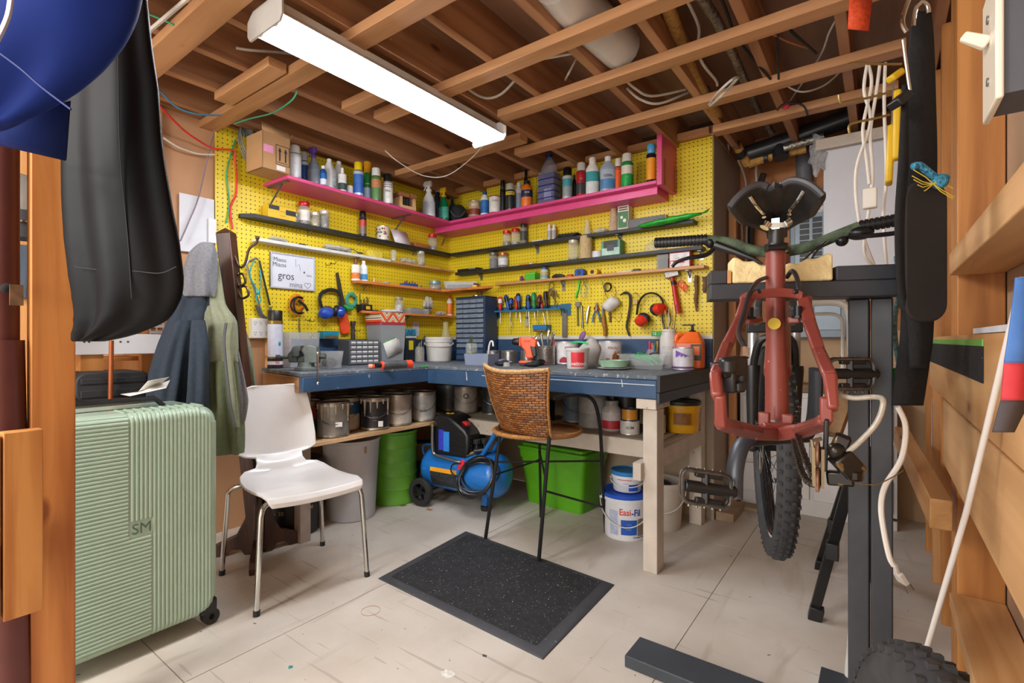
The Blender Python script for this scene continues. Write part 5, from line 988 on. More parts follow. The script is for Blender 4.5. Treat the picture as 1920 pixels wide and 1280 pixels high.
t = tag(MB().ball((0,0,.03), .032, 14, 10).box(-.02,.02,-.035,-.02,.0,.04).build('black_motor', BLK), 'round black motor part behind the right steel can', 'motor part'); t.location = Bt(1033, -.13)
# drill
p = Bt(990, -.50); t = thing('cordless_drill', 'orange cordless drill standing on its battery on the bench', 'drill', p, .35)
DO = mat('#ee5a26', rough=.4, var=.04); s = wid(p, 1)
def dp(u, v): return ((u-972)*s, (683-v)*s)
MB().prism([dp(*q) for q in ((958,629),(978,629),(990,634),(989,647),(981,652),(984,668),(977,669),(970,669),(967,655),(960,647))][::-1], -.022, .022, 'xz').build('housing', DO, t, bevel=.008, seg=3)
MB().lathe([(.016,0),(.022,.01),(.022,.035),(.027,.037),(.027,.045)], c=(dp(942,638)[0],0,dp(942,638)[1]), axis='x', n=18).build('chuck', BLACKPL, t)
MB().prism([dp(*q) for q in ((956,629),(960,629),(960,647),(956,646))][::-1], -.025, .025, 'xz').build('clutch_ring', DO, t, bevel=.004)
MB().prism([dp(*q) for q in ((977,645),(989,648),(990,664),(984,668))][::-1], -.024, .024, 'xz').build('grip', BLACKPL, t, bevel=.005)
MB().box(dp(957,0)[0], dp(987,0)[0], -.04, .04, .016, .032).build('battery_collar', DO, t, bevel=.004); MB().box(dp(958,0)[0], dp(986,0)[0], -.037, .037, .0, .016).build('battery', BLACKPL, t, bevel=.003)
flat_text(t, 'RIDGID', .014, (dp(972,638)[0], -.0228, dp(0,637)[1]), (1,0,0), (0,0,1), '#b8431c', .01)
for k, (u, v, lb, c, w_) in enumerate(((940,672,'black folded glove lying left of the drill','#232326',.05),(998,684,'black charger base lying right of the drill','#1c1c1f',.05),(1010,676,'black glove between the drill and the clear pail','#202022',.04))):
    q = onz(u, v, ZK); t = tag(MB().ball((0,0,.014), 1, 14, 8, (w_,.03,.016)).ball((.02,.01,.026), 1, 12, 6, (.03,.012,.012)).build('work_glove' if k != 1 else 'charger', mat(c, rough=.7, var=.3)), lb, 'glove' if k != 1 else 'charger'); t.location = Bt(u, (-.60,-.58,-.42)[k]); t.rotation_euler.z = .5*k
p = onz(891, 679, ZK); t = tag(MB().tube([(-.03,0,.008),(.03,.01,.008)], .007, 8).tube([(0,-.02,.008),(.005,.03,.01)], .005, 8).build('brass_fitting', STEEL), 'small metal fitting in front of the pale tray', 'fitting'); t.location = p
t = tag(MB().lathe([(.022,0),(.018,.025),(0,.026)], n=18).build('plastic_cup', glassy('#e0ddd0', .5)), 'small clear cup upside down left of the drill battery', 'cup'); t.location = Bt(950, -.64)
t = tag(MB().box(-.02,.02,-.04,.04,0,.006).build('red_card', mat('#e4444c', rough=.5)), 'folded red card in front of the steel can', 'card'); t.location = onz(1021, 683, ZK); t.rotation_euler.z = .5
t = tag(MB().tube(spline([(0,0,.12),(.012,0,.15),(.03,0,.15),(.035,0,.12)], 5), .006, 8).tube([(0,0,.12),(-.012,0,.03),(-.02,0,0)], .006, 8).build('white_hook', WHITEPL), 'white curved cable end above the pale tray', 'cable'); t.location = Bt(917, -.55)
MB_ = MB()
# food tins with wafer print and clear pail
def wafer(label, p, u, w_, v):
    h = zat(p, v)-ZK; r = wid(p, w_)/2; t = tin(label, p, r, h, '#e6e4e2', '#e9e7e6', lid='#d8d6d2', txt=(('PIROU', .022, h*.72, '#7d2a38', .01, .25),)); a = camang(p)
    for k in range(7): b_ = a+.15+.09*k; q = V((math.cos(b_)*(r+.001), math.sin(b_)*(r+.001), .02)); MB().tube([q, q+V((.008*math.cos(b_+1.2),.008*math.sin(b_+1.2),h*.34+.01*(k % 3)))], .004, 6).build('wafer_print', mat('#9a5a2c'), t)
    vs = []
    for j in range(9): b_ = a-.6+.09*j; vs += [(math.cos(b_)*(r+.0012), math.sin(b_)*(r+.0012), .012), (math.cos(b_)*(r+.0012), math.sin(b_)*(r+.0012), .03+.02*math.sin(j*.35))]
    MB().add(vs, [(2*j, 2*j+2, 2*j+3, 2*j+1) for j in range(8)]).build('red_ribbon', mat('#a8253a'), t); return t
wafer('white tin with rolled wafer print behind the pail with the red label', Bt(1062, -.14), 1062, 44, 640)
wafer('white tin with rolled wafer print against the navy backboard', Bt(1144, -.22), 1144, 42, 639)
p = onz(1083, 684, ZK); p = Bt(1083, -.60); r = wid(p, 43)/2; h = zat(p, 652)-ZK; t = pail('translucent white pail with a square red label', p, r, h, '#d3cfca', bail=False, rim=.015)
a = 0; n = 14; vs = []
for j in range(n+1): b_ = -.62+1.24*j/n; rr = r*.955; vs += [(math.cos(b_)*rr*.985, math.sin(b_)*rr*.985, h*.12), (math.cos(b_)*rr*1.035, math.sin(b_)*rr*1.035, h*.80)]
MB().add(vs, [(2*j, 2*j+2, 2*j+3, 2*j+1) for j in range(n)]).build('red_label', mat('#dc3038', rough=.4, var=.03), t)
round_text(t, 'Coaticook', .030, r*1.0, h*.26, 0, '#f6efee', .012, .85)
p = Bt(1106, -.40); t = tag(MB().ball((0,0,.085), 1, 24, 14, (.068,.045,.085), fn=lambda d: V((d.x*(1+.12*math.sin(d.z*60)), d.y, max(d.z, -.084)*(1+.15*math.sin(d.x*40))))).build('cloth_bag', mat('#b3ada6', rough=.7, var=.15, bump=.5)), 'crumpled grey cloth bag behind the red-labelled pail', 'bag'); t.location = p
t = tag(MB().tube(spline([(-.05,0,0),(-.02,0,.008),(.02,0,.006),(.06,0,-.004)], 4), [.002]+[.006]*11+[.002], 8, flat=.5).build('green_spatula', mat('#33b46a', rough=.4)), 'green plastic leaf shape resting on the clear pail', 'spatula'); t.location = Bt(1086, -.60)+V((0,0,.142))
t = tag(MB().ball((0,0,0), .02, 10, 8, (1,.5,1.9)).build('purple_wrap', mat('#8a5aa0', rough=.5, alpha=.8)), 'purple translucent wrap sticking up above the cloth bag', 'wrapper'); t.location = Bt(1092, -.10)+V((0,0,.19)); t.rotation_euler.y = .6
for k in range(3):
    t = tag(MB().lathe([(.045,0),(.048,.003),(.048,.012),(.044,.012),(.042,.005),(0,.005)], n=28).build('jar_lid', mat(('#8f8d88','#c4bda4','#b29a6c')[k], rough=.35, metal=.6)), ('silver bottom','gold middle','tilted top')[k]+' lid of the loose jar lids right of the red-labelled pail', 'lid', 'loose jar lids'); q = onz(1117, 684, ZK); t.location = q+V((.004*k, .05+.006*k, .0125*k+.001+(.014 if k == 2 else 0))); t.rotation_euler.x = .5 if k == 2 else 0
p = Bt(1151, -.52); t = tag(MB().lathe([(.035,.010),(.07,.014),(.085,.05),(.083,.05),(.068,.018),(0,.016)], n=32).build('shallow_bowl', mat('#a9cfae', rough=.4, alpha=.9, var=.2)), 'pale green shallow bowl on the bench', 'bowl'); t.location = p
t = tag(MB().lathe([(.02,0),(.082,.004),(.09,.009),(.02,.008)], n=32).build('white_plate', WHITEPL), 'white plate under the pale green bowl', 'plate'); t.location = p
p = Bt(1212, -.38); t = thing('clear_tub', 'low clear plastic tub with green handles inside, near the right bench end', 'storage tub', p, -PI/2); h = zat(p, 664)-ZK; W = wid(p, 88)
openbox(W, .16, h, .003, w0=W*.88, d0=.14).build('tub', glassy('#ccd0d0', .24, .3), t); MB().prism([(-.085,-W*.515),(.085,-W*.515),(.085,-W*.49),(-.085,-W*.49)], h-.004, h+.002).build('rim', WHITEPL, t)
for k in range(3):
    t = tag(MB().tube(spline([(-.06,0,.07),(-.02,.01,.058),(.04,.0,.045),(.07,0,.02)], 4), .008, 8, flat=.6).build('garden_tool', mat('#2faa62', rough=.35)), ('left','middle','right')[k]+' bright green tool lying in the clear tub', 'tool', 'green tools in the clear tub'); t.location = p+V((-.02+.01*k, .03*k-.03, .008*k)); t.rotation_euler.z = .2*k
p = onz(1212, 690, ZK)+V((0,.02,0)); t = thing('pie_plate', 'grey foil plate of screws with a small hook tool in it', 'plate', p); MB().lathe([(.075,0),(.078,.002),(.105,.018),(.107,.020),(.103,.018),(.07,.004),(0,.004)], n=36).build('plate', mat('#77787a', rough=.4, metal=.5, bump=.2), t)
tag(MB().ball((0,0,.006), 1, 20, 6, (.08,.08,.012)).build('screws', mat('#a9a7a4', rough=.5, metal=.3, var=.7, scale=200, bump=1), t), kind='stuff'); 
t = tag(MB().tube(spline([(.0,0,.015),(.01,0,.05),(.03,0,.075),(.065,0,.082)], 5), .005, 8).ball((.035,0,.022), .016, 10, 8, (1,.8,.8)).build('hook_tool', BLK), 'black hooked tool lying in the foil plate', 'hook tool'); t.location = p+V((-.01,0,.008))
t = tag(MB().cyl((0,0,0), (0,0,.04), .003, n=8).ball((0,0,.042), .006, 8, 6).build('upright_screw', STEEL), 'single screw standing upright in the foil plate', 'screw'); t.location = p+V((.055,.01,.010))
# big translucent jar, marker jar, orange jug, purple labelled can
p = Bt(1254, -.13); r = wid(p, 33)/2; h = zat(p, 617)-ZK; t = thing('plastic_jar', 'big translucent white jar holding wires, left of the orange jug', 'jar', p); MB().lathe([(r*.95,0),(r,.008),(r,h*.72),(r*.9,h*.82),(r*.78,h*.86),(r*.78,h*.93),(r*.83,h*.94),(r*.83,h),(r*.75,h),(r*.75,h*.7),(0,h*.7)], n=30).build('jar', mat('#dcdad4', rough=.35, var=.05, alpha=.97), t)
round_text(t, 'POUR', .030, r, h*.50, camang(p), '#a8b8ce', -.005); round_text(t, 'UN-', .030, r, h*.37, camang(p), '#b4c2d6', -.005)
for k in range(5): tt = tag(MB().tube(spline([(0,0,0),(.01*(k-2),0,.09),(.014*(k-2),.0,.17+.01*k)], 4), .0022, 6).build('wire_piece', mat(('#2a2a2a','#c9a27a','#d8d4c8','#bfa05a','#3a3a3c')[k])), ('black','copper','white','brass','grey')[k]+' wire sticking out of the translucent white jar', 'wire', 'wires in the white jar'); tt.location = p+V((.008*(k-2), 0, h*.71))
p = Bt(1224, -.10); t = jar('clear jar crammed with coloured markers beside the translucent jar', p, .04, zat(p, 650)-ZK, None)
for k, c in enumerate(('#3f9ad0','#f0782a','#f02a7a','#f04a8a','#5aa04a','#e8b02a','#4a5a68')): q = MB().tube([(.014*math.cos(k*1.3),-.026+.0088*k,.01),(.02*math.cos(k*1.3),-.034+.012*k,.13+.012*(k % 3))], .0062, 8).build('marker', mat(c, rough=.4), t)
t = tag(MB().box(-.035,.035,-.004,.004,0,.03).build('green_card', mat('#2f9a3c', rough=.4)), 'small green card leaning above the marker jar', 'card'); t.location = Bt(1232, -.06)+V((0,0,.185)); flat_text(t, '12', .022, (-.015,-.0042,.015), (1,0,0), (0,0,1), '#f3f6f0', .02)
p = Bt(1294, -.14); W = wid(p, 50); h = zat(p, 622)-ZK; t = thing('pump_jug', 'bright orange jug with a black pump top at the right end of the bench', 'jug', p, -PI/2+.15); OR2 = mat('#f26a20', rough=.35, var=.05)
MB().prism(rrect(-.06,.06,-W/2,W/2,.02), 0, h*.70).build('body', OR2, t, bevel=.004)
b = MB(); n = 20; A = [V((x,y,h*.70)) for x, y in rrect(-.06,.06,-W/2,W/2,.02)]; Bq = [V((x*.5,y*.45+W*.08,h)) for x, y in rrect(-.06,.06,-W/2,W/2,.02)]; n = len(A)
b.add(A+Bq, [(i,(i+1)%n,n+(i+1)%n,n+i) for i in range(n)]+[tuple(range(n,2*n))]).build('shoulder', OR2, t)
MB().tube(spline([(.03,-W*.25,h*.95),(.04,-W*.42,h*.88),(.045,-W*.46,h*.72)], 5), .014, 10).build('handle', OR2, t)
MB().lathe([(.018,h*.98),(.02,h*1.03),(.009,h*1.05),(.007,h*1.18),(.012,h*1.19),(0,h*1.2)], (0,W*.08,0), n=14).box(-.008,.008,-W*.28,W*.18,h*1.17,h*1.21).build('pump', BLACKPL, t, bevel=.002)
MB().box(.0602,.0612,-W*.42,W*.05,h*.10,h*.66).build('clear_label', mat('#e58a78', rough=.4), t); MB().box(.0602,.0615,W*.08,W*.44,h*.22,h*.66).build('dark_label', mat('#4a4540', rough=.5, var=.2), t); MB().box(.0616,.0622,W*.16,W*.38,h*.36,h*.60).build('orange_picture', mat('#e8763a'), t)
p = Bt(1281, -.34); r = wid(p, 38)/2; h = zat(p, 651)-ZK; t = tin('white can with purple dripping print in front of the orange jug', p, r, h, '#dcd7dc', '#dedae0', lid='#d6d4d8', band2='#e0dce2'); a = camang(p)
for k in range(9):
    b0 = a-.75+.17*k; zz = h*(.55+.1*((k*37) % 5)/5); vs = [(math.cos(q)*(r+.0012), math.sin(q)*(r+.0012), z) for q, z in ((b0,zz),(b0+.16,zz+.004),(b0+.16,h*.86-.004*k),(b0,h*.86-.004*k))]
    MB().add(vs, [(0,1,2,3)]).build('purple_print', mat('#7a52b0', var=.1), t)
MB().lathe([(r+.001,h*.07),(r+.0015,h*.08),(r+.0015,h*.14),(r+.001,h*.15)], n=28).build('purple_band', mat('#6d3f80'), t)
# ---------- under the bench: paint cans on the plywood shelf ----------
ZS = .536
def paintcan(label, p, r=.083, h=.19, band='#8d8a84', col='#a8a49c', lid='#8a6a4e', drip=None, txt=(), group='paint cans under the bench', metal=.5, bail=True, band2=None):
    t = thing('paint_can', label, 'paint can', p, camang(p), group)
    MB().lathe([(r*.98,0,2),(r*1.015,.004,2),(r,.008,2),(r,h*.08,0),(r,h*.09,1),(r,h*.5,1),(r,h*.51,3),(r,h*.88,3),(r,h*.89,0),(r,h*.96,0),(r*1.02,h*.985,2),(r*1.01,h,2),(r*.94,h,2),(r*.92,h-.008,2)], n=30).build('body', [mat(col, rough=.35, metal=metal, var=.2, scale=25), mat(band, rough=.45, metal=metal*.4, var=.3, scale=18), mat('#9a948a', rough=.4, metal=.7, var=.2), mat(band2 or band, rough=.45, metal=metal*.4, var=.3, scale=14)], t)
    MB().lathe([(r*.93,h-.006),(r*.80,h-.005),(r*.78,h-.010),(0,h-.010)], n=28).build('lid', mat(lid, rough=.5, metal=.2, var=.3, scale=30), t)
    if bail:
        pts = [V((math.sin(a)*r*1.05, math.cos(a)*r*1.06, h*.80-math.sin(a)*h*.42)) for a in [PI*k/14 for k in range(15)]]; MB().tube(pts, .0018, 5).build('wire_handle', STEEL, t)
        for s in (-1, 1): MB().lathe([(.012,0),(.010,.005),(0,.006)], n=12).build('ear', STEEL, t).location = (0, s*r*1.0, h*.80)
    if drip:
        g = MB()
        for k in range(6): a = -1.2+.45*k; l = h*(.15+.12*((k*7) % 4)); q = V((math.cos(a)*(r+.001), math.sin(a)*(r+.001), h*.95)); g.tube([q, q-V((0,0,l*.6)), q-V((0,0,l))], [.008,.005,.003], 6)
        g.build('paint_drip', mat(drip, rough=.5), t)
    for s_, z_, zz, c in txt: round_text(t, s_, z_, r, zz, 0, c, .02)
    return t
P = lambda x, y: V((x, y, ZS))
paintcan('teal and red labelled paint can, partly behind the chair back', P(.345, -1.52), band='#2f7a74', band2='#b8484a')
paintcan('bare silver paint can with a white sticker, nearest the chair', P(.50, -1.445), r=.085, band='#8e8b85', col='#a9a6a0', drip='#b9a890', metal=.9).children
t = bpy.data.objects['paint_can.001'] if 'paint_can.001' in bpy.data.objects else None
if t: MB().box(.0855, .0865, .01, .045, .06, .085).build('white_sticker', WHITEPL, t)
paintcan('paint can with blue streaks and lettering next to the bare silver one', P(.38, -1.283), band='#d2c8b8', band2='#2c5c84', col='#c9bba6', txt=(('PREMIUM', .022, .155, '#dfe6ee'),))
paintcan('black labelled paint can with cream drips and a barcode', P(.50, -1.164), r=.083, band='#2a2a2d', col='#b8aa98', drip='#b8aa98', txt=(('------', .016, .08, '#a9a49c'), ('-----', .014, .06, '#a9a49c')), lid='#8a6248')
t = [o for o in bpy.data.objects if o.get('label', '').startswith('black labelled paint can')][0]; MB().box(.0835, .0845, .018, .045, .022, .055).build('barcode_label', WHITEPL, t)
paintcan('grey-beige paint can with a white lower label', P(.50, -.985), r=.082, band='#c9c3ba', band2='#a3988c', col='#a3988c', lid='#8d7860')
paintcan('silver and white paint can at the right end of the plywood shelf', P(.50, -.775), r=.082, band='#b9bdbe', col='#b0aca4', metal=.7, txt=(('GLISS', .02, .07, '#3a3e44'),), lid='#7e5a40')
for k, (x, y, z, b, lb) in enumerate(((.17,-1.43,0,'#4a4e4e','dark'),(.20,-1.25,0,'#5a5550','brownish grey'),(.28,-1.07,0,'#7d7468','dull tan'),(.30,-.88,0,'#6d6a66','mid grey'),(.30,-.71,0,'#5c4c40','brown'),(.10,-1.10,0,'#3c3c3e','nearly black'),(.12,-.92,0,'#857b70','light grey-brown'))):
    paintcan(lb+' paint can in the back row under the bench', P(x, y), band=b, bail=k < 3, lid='#7c5e46', group='back row of paint cans')
paintcan('grey paint can with a black ring mark on the corner shelf', V((.56,-.42,.551)), band='#a59a8e', col='#a59a8e', txt=(('O', .05, .12, '#1d1d1f'),))
paintcan('dark grey streaked paint can at the back of the corner', V((.37,-.40,.551)), band='#5c646a', col='#7d7f80')
paintcan('dark can with white lettering left of the white-lidded tub', V((.75,-.36,.551)), r=.07, band='#2f3030', col='#3c3c3c', txt=(('K', .05, .11, '#b9b4aa'),))
paintcan('dim grey can at the back of the corner shelf', V((.22,-.26,.551)), band='#54504c', bail=False)
t = carton('black case with a green edge standing under the right bench arm', V((.92,-.28,.551)), .10, .16, .21, -PI/2, '#1c2422', '#26302e'); t.name = 'paint_tray_box'
p = V((1.05,-.42,.551)); t = cap_bottle('grey and red jug with a wide white lid on the white shelf', p, .075, .24, '#5a5c60', '#2e2f33', '#dfddd8', neck=.85, shoulder=.8, caph=.25, band2='#b8343a', capr=.08, name='sealer_tub', cat='tub')
t = carton('black battery-like box with a yellow stripe on the white shelf', V((1.19,-.42,.551)), .14, .13, .13, -PI/2, '#17181a', None, name='battery_box'); MB().box(.0655,.067,-.05,.06,.03,.038).build('yellow_stripe', mat('#d8c83a'), t); MB().cyl((0,.03,.13),(0,.03,.145),.012).cyl((0,-.03,.13),(0,-.03,.145),.012).build('terminal', STEEL, t)
paintcan('blue-grey paint can hidden behind the wicker back', V((1.38,-.30,.551)), band='#7a8a98', lid='#8a6a50')
p = V((1.56,-.42,.551)); cap_bottle('pale grey square-shouldered canister beside the stool arm', p, .085, .21, '#a9a8a4', '#9d9c98', '#8a8884', neck=.9, caph=.12, shoulder=.85, name='canister', cat='canister', band2='#b2b1ac')
p = V((1.72,-.30,.551)); tin('tall dark can with a yellow top band on the white shelf', p, .075, .21, '#3a3835', '#2e2c2a', lid='#b8902a')
p = V((1.70,-.46,.551)); cap_bottle('white and red bottle on the white shelf in front of the dark can', p, .055, .17, '#bdb6b0', '#c2303a', '#9a948c', neck=.6, band2='#d9cfcc', name='adhesive_bottle')
tin('steel can sitting behind the white and red bottle', V((1.60,-.22,.551)), .07, .23, '#a8a49e', '#a8a49e', metal=.9, name='steel_can', cat='can')
p = V((1.825,-.50,.551)); tin('low white tub with printed label on the front of the white shelf', p, .052, .075, '#d6d2cc', '#c9c4bc', lid='#d9d5ce', name='plastic_tub', cat='tub', txt=(('GUM', .02, .04, '#3a3a3a', .02),))
p = V((1.825,-.50,.6275)); tin('small orange paste tin stacked on the low white tub', p, .042, .06, '#b8862c', '#c9831f', lid='#8d8a84')
tin('tall white can splashed with black paint near the bench leg', V((1.93,-.40,.551)), .055, .21, '#c9c5be', '#c4c0ba', lid='#3a3a3c', band2='#2c2c2e', metal=.5)
t = tag(MB().lathe([(.125,0),(.13,.004),(.128,.010),(0,.010)], n=40).build('round_lid', mat('#c4b49a', rough=.5)), 'flat cream round lid lying on the white shelf beside the leg', 'lid'); t.location = (1.93,-.50-.0,.551); t.location.y = -.475; t.location.x = 1.88; t.location.z = .5505
bpy.data.objects.remove(t)
p = V((2.03,-.33,.556)); 
t = pail('yellow pail with a black lid at the right end under the bench', V((2.03,-.25,.551)), .095, .165, '#e0a516', lid='#2c2b28', band=('#d89c14', .25, .7), bail=False); t.location.z = .551
MB().add([(math.cos(b_)*.0975, math.sin(b_)*.0975, z) for b_ in [-.5+.1*j for j in range(11)] for z in (.05,.11)], [(2*j,2*j+2,2*j+3,2*j+1) for j in range(10)]).build('printed_label', mat('#8a5a1c', var=.3, scale=40), t)
p = V((.30,-.16,.551)); carton('brown cardboard carton deep in the corner under the bench', V((.40,-.19,.55)), .2, .12, .27, -PI/2+.5, '#8a5c3a') if False else None
# ---------- floor under the bench ----------
F = lambda u, v: onz(u, v, 0)
p = V((.34,-1.215,0)); t = thing('white_drum', 'tall off-white round bin standing under the plywood shelf', 'bin', p); MB().lathe([(.135,0),(.14,.005),(.165,.455),(.173,.46),(.173,.472),(.160,.472),(.135,.02),(0,.02)], n=40).build('bin', mat('#bfc0c4', rough=.45, var=.05), t)
MB().add([(math.cos(b_)*.166, math.sin(b_)*.166, z) for b_ in (camang(p)+.45, camang(p)+.55) for z in (.40,.44)], [(0,2,3,1)]).build('brown_sticker', mat('#a08a6a'), t)
p = V((.31,-.86,0)); t = thing('green_drum', 'bright green ribbed metal drum under the plywood shelf', 'drum', p, camang(p)); pr = [(.148,0),(.152,.004)]
for k in range(5): z = .02+.087*k; pr += [(.152,z),(.150,z+.01),(.150,z+.072),(.1545,z+.080)]
pr += [(.152,.455),(.157,.46),(.157,.468),(.147,.468),(.145,.03),(0,.03)]
GR = mat('#68ae36', rough=.35, var=.08); MB().lathe(pr, n=44).build('drum', GR, t); MB().box(.0,.0,0,0,0,0)
MB().bar((.10,-.125,.44), (.125,-.125,.33), .008, .035).bar((.097,-.12,.45), (.10,-.12,.40), .012, .018).build('latch', GR, t, bevel=.003)
for k, (x, y) in enumerate(((.30,-1.54),(.55,-1.50))):
    if k == 1: continue
p = V((.28,-1.56,0)); t = thing('asphalt_pail', 'black pail with yellow lettering behind the left bench leg', 'bucket', p, camang(p)); BP = mat('#1d1e22', rough=.4, var=.15)
MB().lathe([(.135,0),(.14,.004),(.150,.33),(.158,.335),(.158,.35),(.153,.352),(.153,.365),(.160,.367),(.160,.382),(.155,.384),(.16,.40),(.14,.40),(.135,.05),(0,.05)], n=40).build('pail', BP, t)
for s_, q, z, c, d in (('LIQUIDE B', .020, .27, '#c9c07a', .55), ('-----', .02, .22, '#8a8668', .55), ('635-30', .026, .15, '#d8cf6a', .55), ('TSB', .03, .26, '#6d6650', -.45), ('hétique', .030, .20, '#8a7c4a', -.45), ('- 30', .032, .14, '#7d7448', -.45)): round_text(t, s_, q, .147, z, d, c, .02)
t = carton('black paper sack with pale lettering between the green drum and the compressor', V((.30,-.50,0)), .25, .12, .33, camang((.35,-.5)), '#212121', '#8a6a34', (('ET', .05, -.06, .10, '#b8b3a4'),), facez=(.62,.98), name='paper_sack')
# green tote
p = V((1.26,-.26,0)); t = thing('green_tote', 'bright green plastic storage tote under the right bench arm', 'storage tote', p, -.06); GT = mat('#5aa51a', rough=.35, var=.06)
b = MB(); vs = []
for (w_, d, z) in ((.21,.115,0),(.245,.145,.30),(.252,.15,.30),(.255,.155,.36)): vs += [(x,y,z) for x, y in rrect(-w_,w_,-d,d,.03,3)]
n = len(rrect(0,1,0,1,.1,3)); fs = [tuple(range(n))[::-1]]
for a in range(3): fs += [(a*n+i, a*n+(i+1)%n, (a+1)*n+(i+1)%n, (a+1)*n+i) for i in range(n)]
b.add(vs, fs).build('tub', GT, t); MB().prism(rrect(-.265,.265,-.163,.163,.035), .352, .372).prism(rrect(-.245,.245,-.143,.143,.035), .372, .392).build('lid', GT, t, bevel=.004)
# pails
p = V((1.80,-.50,0)); t = pail('big white filler pail with blue lid and red and blue lettering on the floor', p, .125, .235, '#dfe1e6', lid='#1f56c8', taper=.9, bail=.9)
g = MB(); n = 10; f = lambda z: .1125+.0125*z/.235
def lab(t, a0, a1, z0, z1, m, nm='label', rr=.0012, n=10):
    vs = []
    for j in range(n+1):
        b_ = a0+(a1-a0)*j/n
        for z in (z0, z1): vs.append((math.cos(b_)*(f(z)+rr), math.sin(b_)*(f(z)+rr), z))
    return MB().add(vs, [(2*j,2*j+2,2*j+3,2*j+1) for j in range(n)]).build(nm, m, t)
lab(t, -.20, .52, .035, .115, mat('#2058b8', var=.05), 'blue_panel'); lab(t, .56, .95, .03, .12, mat('#8a7a6a', var=.4, scale=30), 'hand_picture'); lab(t, -.75, -.35, .03, .16, mat('#b9c4dc', var=.2, scale=50), 'text_panel')
round_text(t, 'Easi', .048, f(.155), .155, -.02, '#d8402c', .015, .85); round_text(t, '-Fil', .048, f(.155), .152, .46, '#1d3f9a', .02, .85); round_text(t, 'CertainTeed', .014, f(.02), .022, .66, '#1d3f9a', .02); round_text(t, '------\n-------\n------', .013, f(.08)+.001, .08, .15, '#dfe6f4', .01)
p2 = V((1.81,-.50,.247)); t = pail('small white pail with a blue lid stacked on the big filler pail', p2, .083, .10, '#dcdde2', lid='#2f7fc0', taper=.9, bail=.5); f = lambda z: .0747+.0083*z/.10
lab(t, -.7, .3, .066, .072, mat('#c8343a'), 'red_stripe'); lab(t, .1, .8, .01, .045, mat('#2458c0', var=.3, scale=40), 'blue_print'); round_text(t, '-----', .016, f(.05), .05, -.1, '#2a4f9a', .02)
p = V((1.915,-.26,0)); t = pail('plain white bucket behind the front bench leg', p, .122, .265, '#c9c0b4', taper=.86, bail=.8)
t = tag(MB().ball((0,0,0), 1, 12, 8, (.07,.05,.03)).build('black_trowel', BLK), 'black tool lying in the plain white bucket', 'tool'); t.location = p+V((0,-.02,.24))
# ---------- air compressor ----------
t = thing('air_compressor', 'blue air compressor', 'air compressor', (.74, -.665, 0), .10)
t['label'] = 'blue wheeled air compressor with black motor cover and coiled hose under the bench'
BL = mat('#1f74c8', rough=.32, var=.06, coat=.3); R_ = .135; ZC = .222
MB().lathe([(0,-.285),(.06,-.278),(.105,-.258),(R_*.97,-.225),(R_,-.20),(R_,.27),(R_*.97,.295),(.105,.328),(.06,.348),(0,.355)], c=(0,0,ZC), axis='x', n=36).build('tank', BL, t)
MB().box(-.15, .10, -.06, .06, ZC+R_-.015, ZC+R_+.012).build('motor_bracket', BL, t, bevel=.004)
prof = [(-.15,.325),(.10,.325),(.125,.36),(.125,.47),(.10,.50),(-.02,.575),(-.09,.59),(-.14,.575),(-.155,.52)]
MB().prism(prof, -.10, .10, 'xz').build('motor_cover', mat('#1d1d20', rough=.35, var=.1), t, bevel=.018, seg=3)
g = MB()
for k in range(4): g.box(-.02, .085, -.1035, -.10, .365+.028*k, .370+.028*k)
for k in range(5): g.box(.1215, .130, -.07, .07, .35+.024*k, .362+.024*k)
g.build('cooling_vents', mat('#0f0f11', rough=.6), t)
MB().box(-.105, -.065, -.1045, -.10, .36, .49).build('blue_label', mat('#3a3fc8', var=.25, scale=60), t); MB().box(-.065, -.02, -.1045, -.10, .355, .48).build('light_label', mat('#2f8ae0', var=.1), t)
MB().box(.035, .075, -.045, -.005, .515, .545).build('red_switch', mat('#e0242c', rough=.3), t, bevel=.004).rotation_euler = (0, 0, 0)
g = MB(); c0 = V((-.055,-.045,.586))
for k in range(9): a = 2*PI*k/9; g.tube([c0, c0+V((math.cos(a)*.028, math.sin(a)*.022, .004))], .003, 5)
g.build('yellow_badge', mat('#e0b820', var=.05), t)
MB().tube(spline([(-.135,-.09,.52),(-.135,-.125,.52),(-.135,-.128,.50),(-.135,-.128,.37),(-.12,-.127,.335),(-.08,-.126,.325),(.06,-.115,.305),(.075,-.10,.300)], 6), .0105, 12).build('discharge_pipe', mat('#8d8b86', rough=.3, metal=.85, var=.2), t)
MB().cyl((-.135,-.09,.52), (-.135,-.135,.52), .016, n=6).build('brass_elbow', mat('#a8966c', metal=.8, rough=.35), t)
for s in (-1, 1):
    wc = V((-.205, s*.16, .088)); w_ = MB().lathe([(.055,-.016),(.085,-.018),(.088,-.012),(.088,.012),(.085,.018),(.055,.016),(.055,-.016)], c=wc, axis='y', n=30).build('wheel', RUBBER, t)
    g = MB().lathe([(.018,-.014),(.018,.014),(.0,.014)], c=wc, axis='y', n=16)
    for k in range(5): a = 2*PI*k/5; g.bar(wc+V((math.cos(a)*.015,0,math.sin(a)*.015)), wc+V((math.cos(a)*.057,0,math.sin(a)*.057)), .014, .020, up=(0,1,0))
    g.build('spokes', mat('#1b1b1d', rough=.4), w_)
MB().cyl((-.205,-.13,.088), (-.205,.13,.088), .008).build('axle', STEEL, t)
MB().bar((.20,-.02,.03), (.20,-.02,.10), .03, .035).build('front_leg', BL, t, bevel=.003); MB().lathe([(.026,0),(.03,.006),(.03,.026),(.022,.03),(0,.03)], (.20,-.02,0)).build('rubber_foot', RUBBER, t)
MB().tube(spline([(-.22,-.05,.29),(-.27,-.05,.30),(-.275,-.05,.36),(-.20,-.05,.375)], 5), .008, 8).build('lift_handle', BL, t)
